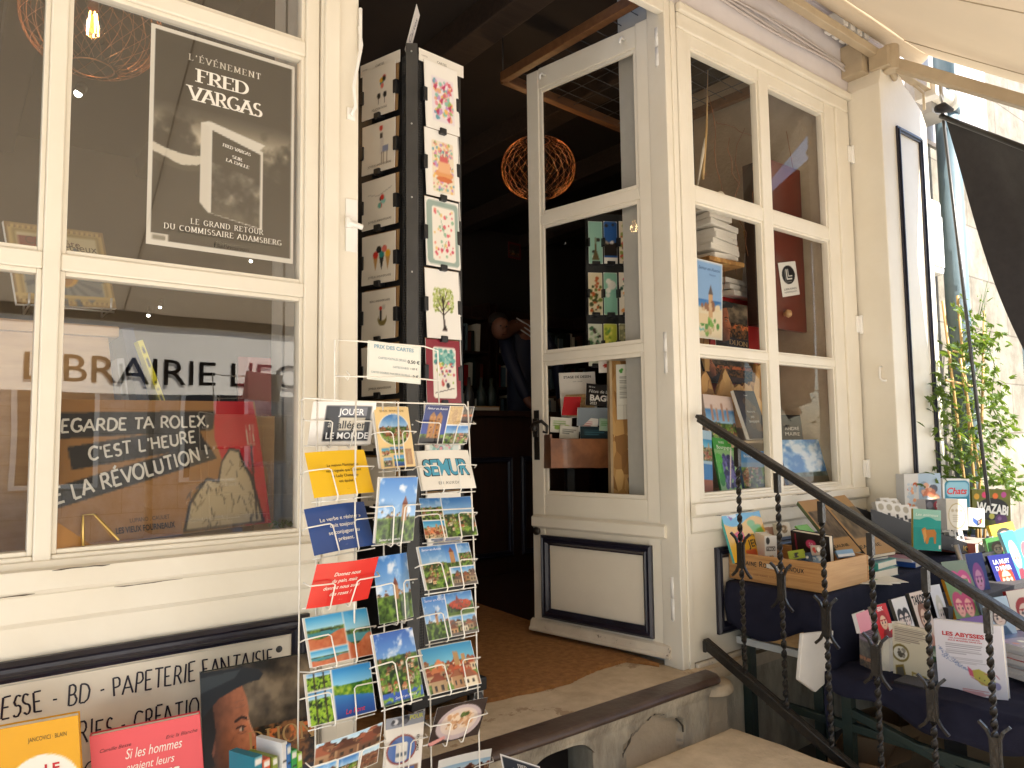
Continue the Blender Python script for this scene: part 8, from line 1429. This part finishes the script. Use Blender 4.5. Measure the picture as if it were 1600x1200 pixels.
# ============================================================ CLIMBING PLANT AND THE STREET BEYOND
pp = at(1520, 800, -.22); pl = thing('climbing_plant', 'climbing plant with pointed green leaves trained up bamboo canes in the sun', 'plant', (pp.x, -.22, ZS)); PO = Vector((pp.x, -.22, ZS))
g = MB(); g.lathe([(0, 0), (.13, 0), (.16, .27), (.175, .27), (.175, .31), (.15, .31), (.145, .28), (0, .28)], 'terracotta', n=24); pot = g.build('pot', pl); g = MB(); g.lathe([(0, .285), (.144, .285)], 'soil', n=20); g.build('soil', pot); g = MB(); g.box(-.25, -.22, -.001, .25, .22, .0, 'soil')
for (a, b, c_, d) in ((1473, 470, 1512, 800), (1496, 462, 1526, 800), (1538, 486, 1530, 800), (1500, 560, 1540, 800)): g = MB(); A_ = at(a, b, -.20) - PO; B_ = at(c_, d, -.22) - PO; B_ = Vector((B_.x, B_.y, .29)) if False else B_; g.tube([A_, A_.lerp(B_, .5) + Vector((.006, 0, 0)), B_, Vector((.08 * (a - 1505) / 40, 0, .29))], .0085, 'bamboo', 8); g.build('cane', pl)
g = MB(); g.tube([at(1482, 546, -.205) - PO, at(1506, 552, -.205) - PO], .007, 'bamboo', 6); g.tube([at(1478, 594, -.205) - PO, at(1522, 604, -.205) - PO], .007, 'bamboo', 6); g.build('cross_cane', pl)
rn = random.Random(21); g = MB(); gs = MB()
def leaf(g, p, d, n_, L, m='leaf'):      # palmate leaf of three to five pointed lobes
    d = d.normalized(); s_ = d.cross(n_).normalized(); n2 = s_.cross(d)
    for a in (-.95, -.45, 0, .45, .95) if L > .03 else (-.5, 0, .5):
        dd_ = (d * math.cos(a) + s_ * math.sin(a)); l = L * (1 - .32 * abs(a)); q = dd_.cross(n2).normalized(); w_ = l * .17
        g.add([p, p + dd_ * l * .5 + q * w_ + n2 * .003, p + dd_ * l - n2 * l * .12, p + dd_ * l * .5 - q * w_ + n2 * .003], [(0, 1, 2, 3)], m)
reg = [((1500, 480), 16, .5), ((1525, 520), 26, 1.0), ((1490, 560), 22, .8), ((1545, 545), 26, 1.0), ((1475, 620), 22, 1.2), ((1515, 610), 30, 1.1), ((1550, 620), 28, 1.2), ((1490, 680), 30, 1.2), ((1535, 690), 34, 1.5), ((1568, 670), 20, 1.1), ((1485, 750), 30, 1.3), ((1530, 760), 36, 1.4), ((1572, 740), 20, 1.0), ((1590, 770), 14, .6)]
for (cx, cy), rr, wt in reg:
    for _ in range(int(52 * wt)):
        p = at(cx + rn.gauss(0, rr * .55), cy + rn.gauss(0, rr * .8), -.22 + rn.gauss(0, .05)) - PO; d = Vector((rn.gauss(0, .6), rn.gauss(-.3, .5), rn.gauss(-.1, .6))); n_ = Vector((rn.gauss(.1, .4), -.6, .8)); leaf(g, p, d, n_, rn.uniform(.030, .066))
for _ in range(26):
    a = reg[rn.randrange(len(reg))][0]; b = reg[rn.randrange(len(reg))][0]; 
    if abs(a[1] - b[1]) > 150: continue
    A_ = at(a[0], a[1], -.22 + rn.gauss(0, .03)) - PO; B_ = at(b[0], b[1], -.22 + rn.gauss(0, .03)) - PO; gs.tube([A_, A_.lerp(B_, .4) + Vector((rn.gauss(0, .03), rn.gauss(0, .02), .02)), B_], .0022, 'leaf', 5)
for i in range(7): gs.tube([at(1532 + rn.uniform(-8, 8), 500, -.22) - PO, at(1538 + rn.uniform(-6, 6), 440 + 10 * i, -.23) - PO], .0016, 'leaf', 4)
for k in range(12): leaf(g, at(1538 + rn.gauss(0, 6), 440 + rn.uniform(0, 50), -.23) - PO, Vector((rn.gauss(0, .6), -.2, rn.gauss(.3, .4))), Vector((0, -.7, .7)), .02)
g.build('foliage', pl); gs.build('stem', pl)
# a black folding chair by the neighbour's glazed front
pc = at(1612, 650, -.75); ch = thing('folding_chair', 'black slatted folding chair with grey tubes beyond the climbing plant', 'chair', (pc.x, -.75, ZS)); g = MB()
for k in range(7): g.box(-.22, -.18 + .055 * k, .44, .22, -.145 + .055 * k, .455, 'black_plastic')
g.build('seat', ch, .002); g = MB()
for k in range(6): g.bar((-.22, .20 + .012 * k, .56 + .055 * k), (.22, .20 + .012 * k, .56 + .055 * k), .012, .04, 'black_plastic')
g.build('backrest', ch, .002)
for sx in (-.21, .21): g = MB(); g.tube([(sx, .28, .92), (sx, .17, .45), (sx, -.22, .0)], .013, 'steel', 8); g.build('leg', ch); g = MB(); g.tube([(sx * .9, -.18, .45), (sx * .9, .26, .0)], .013, 'steel', 8); g.build('leg', ch)
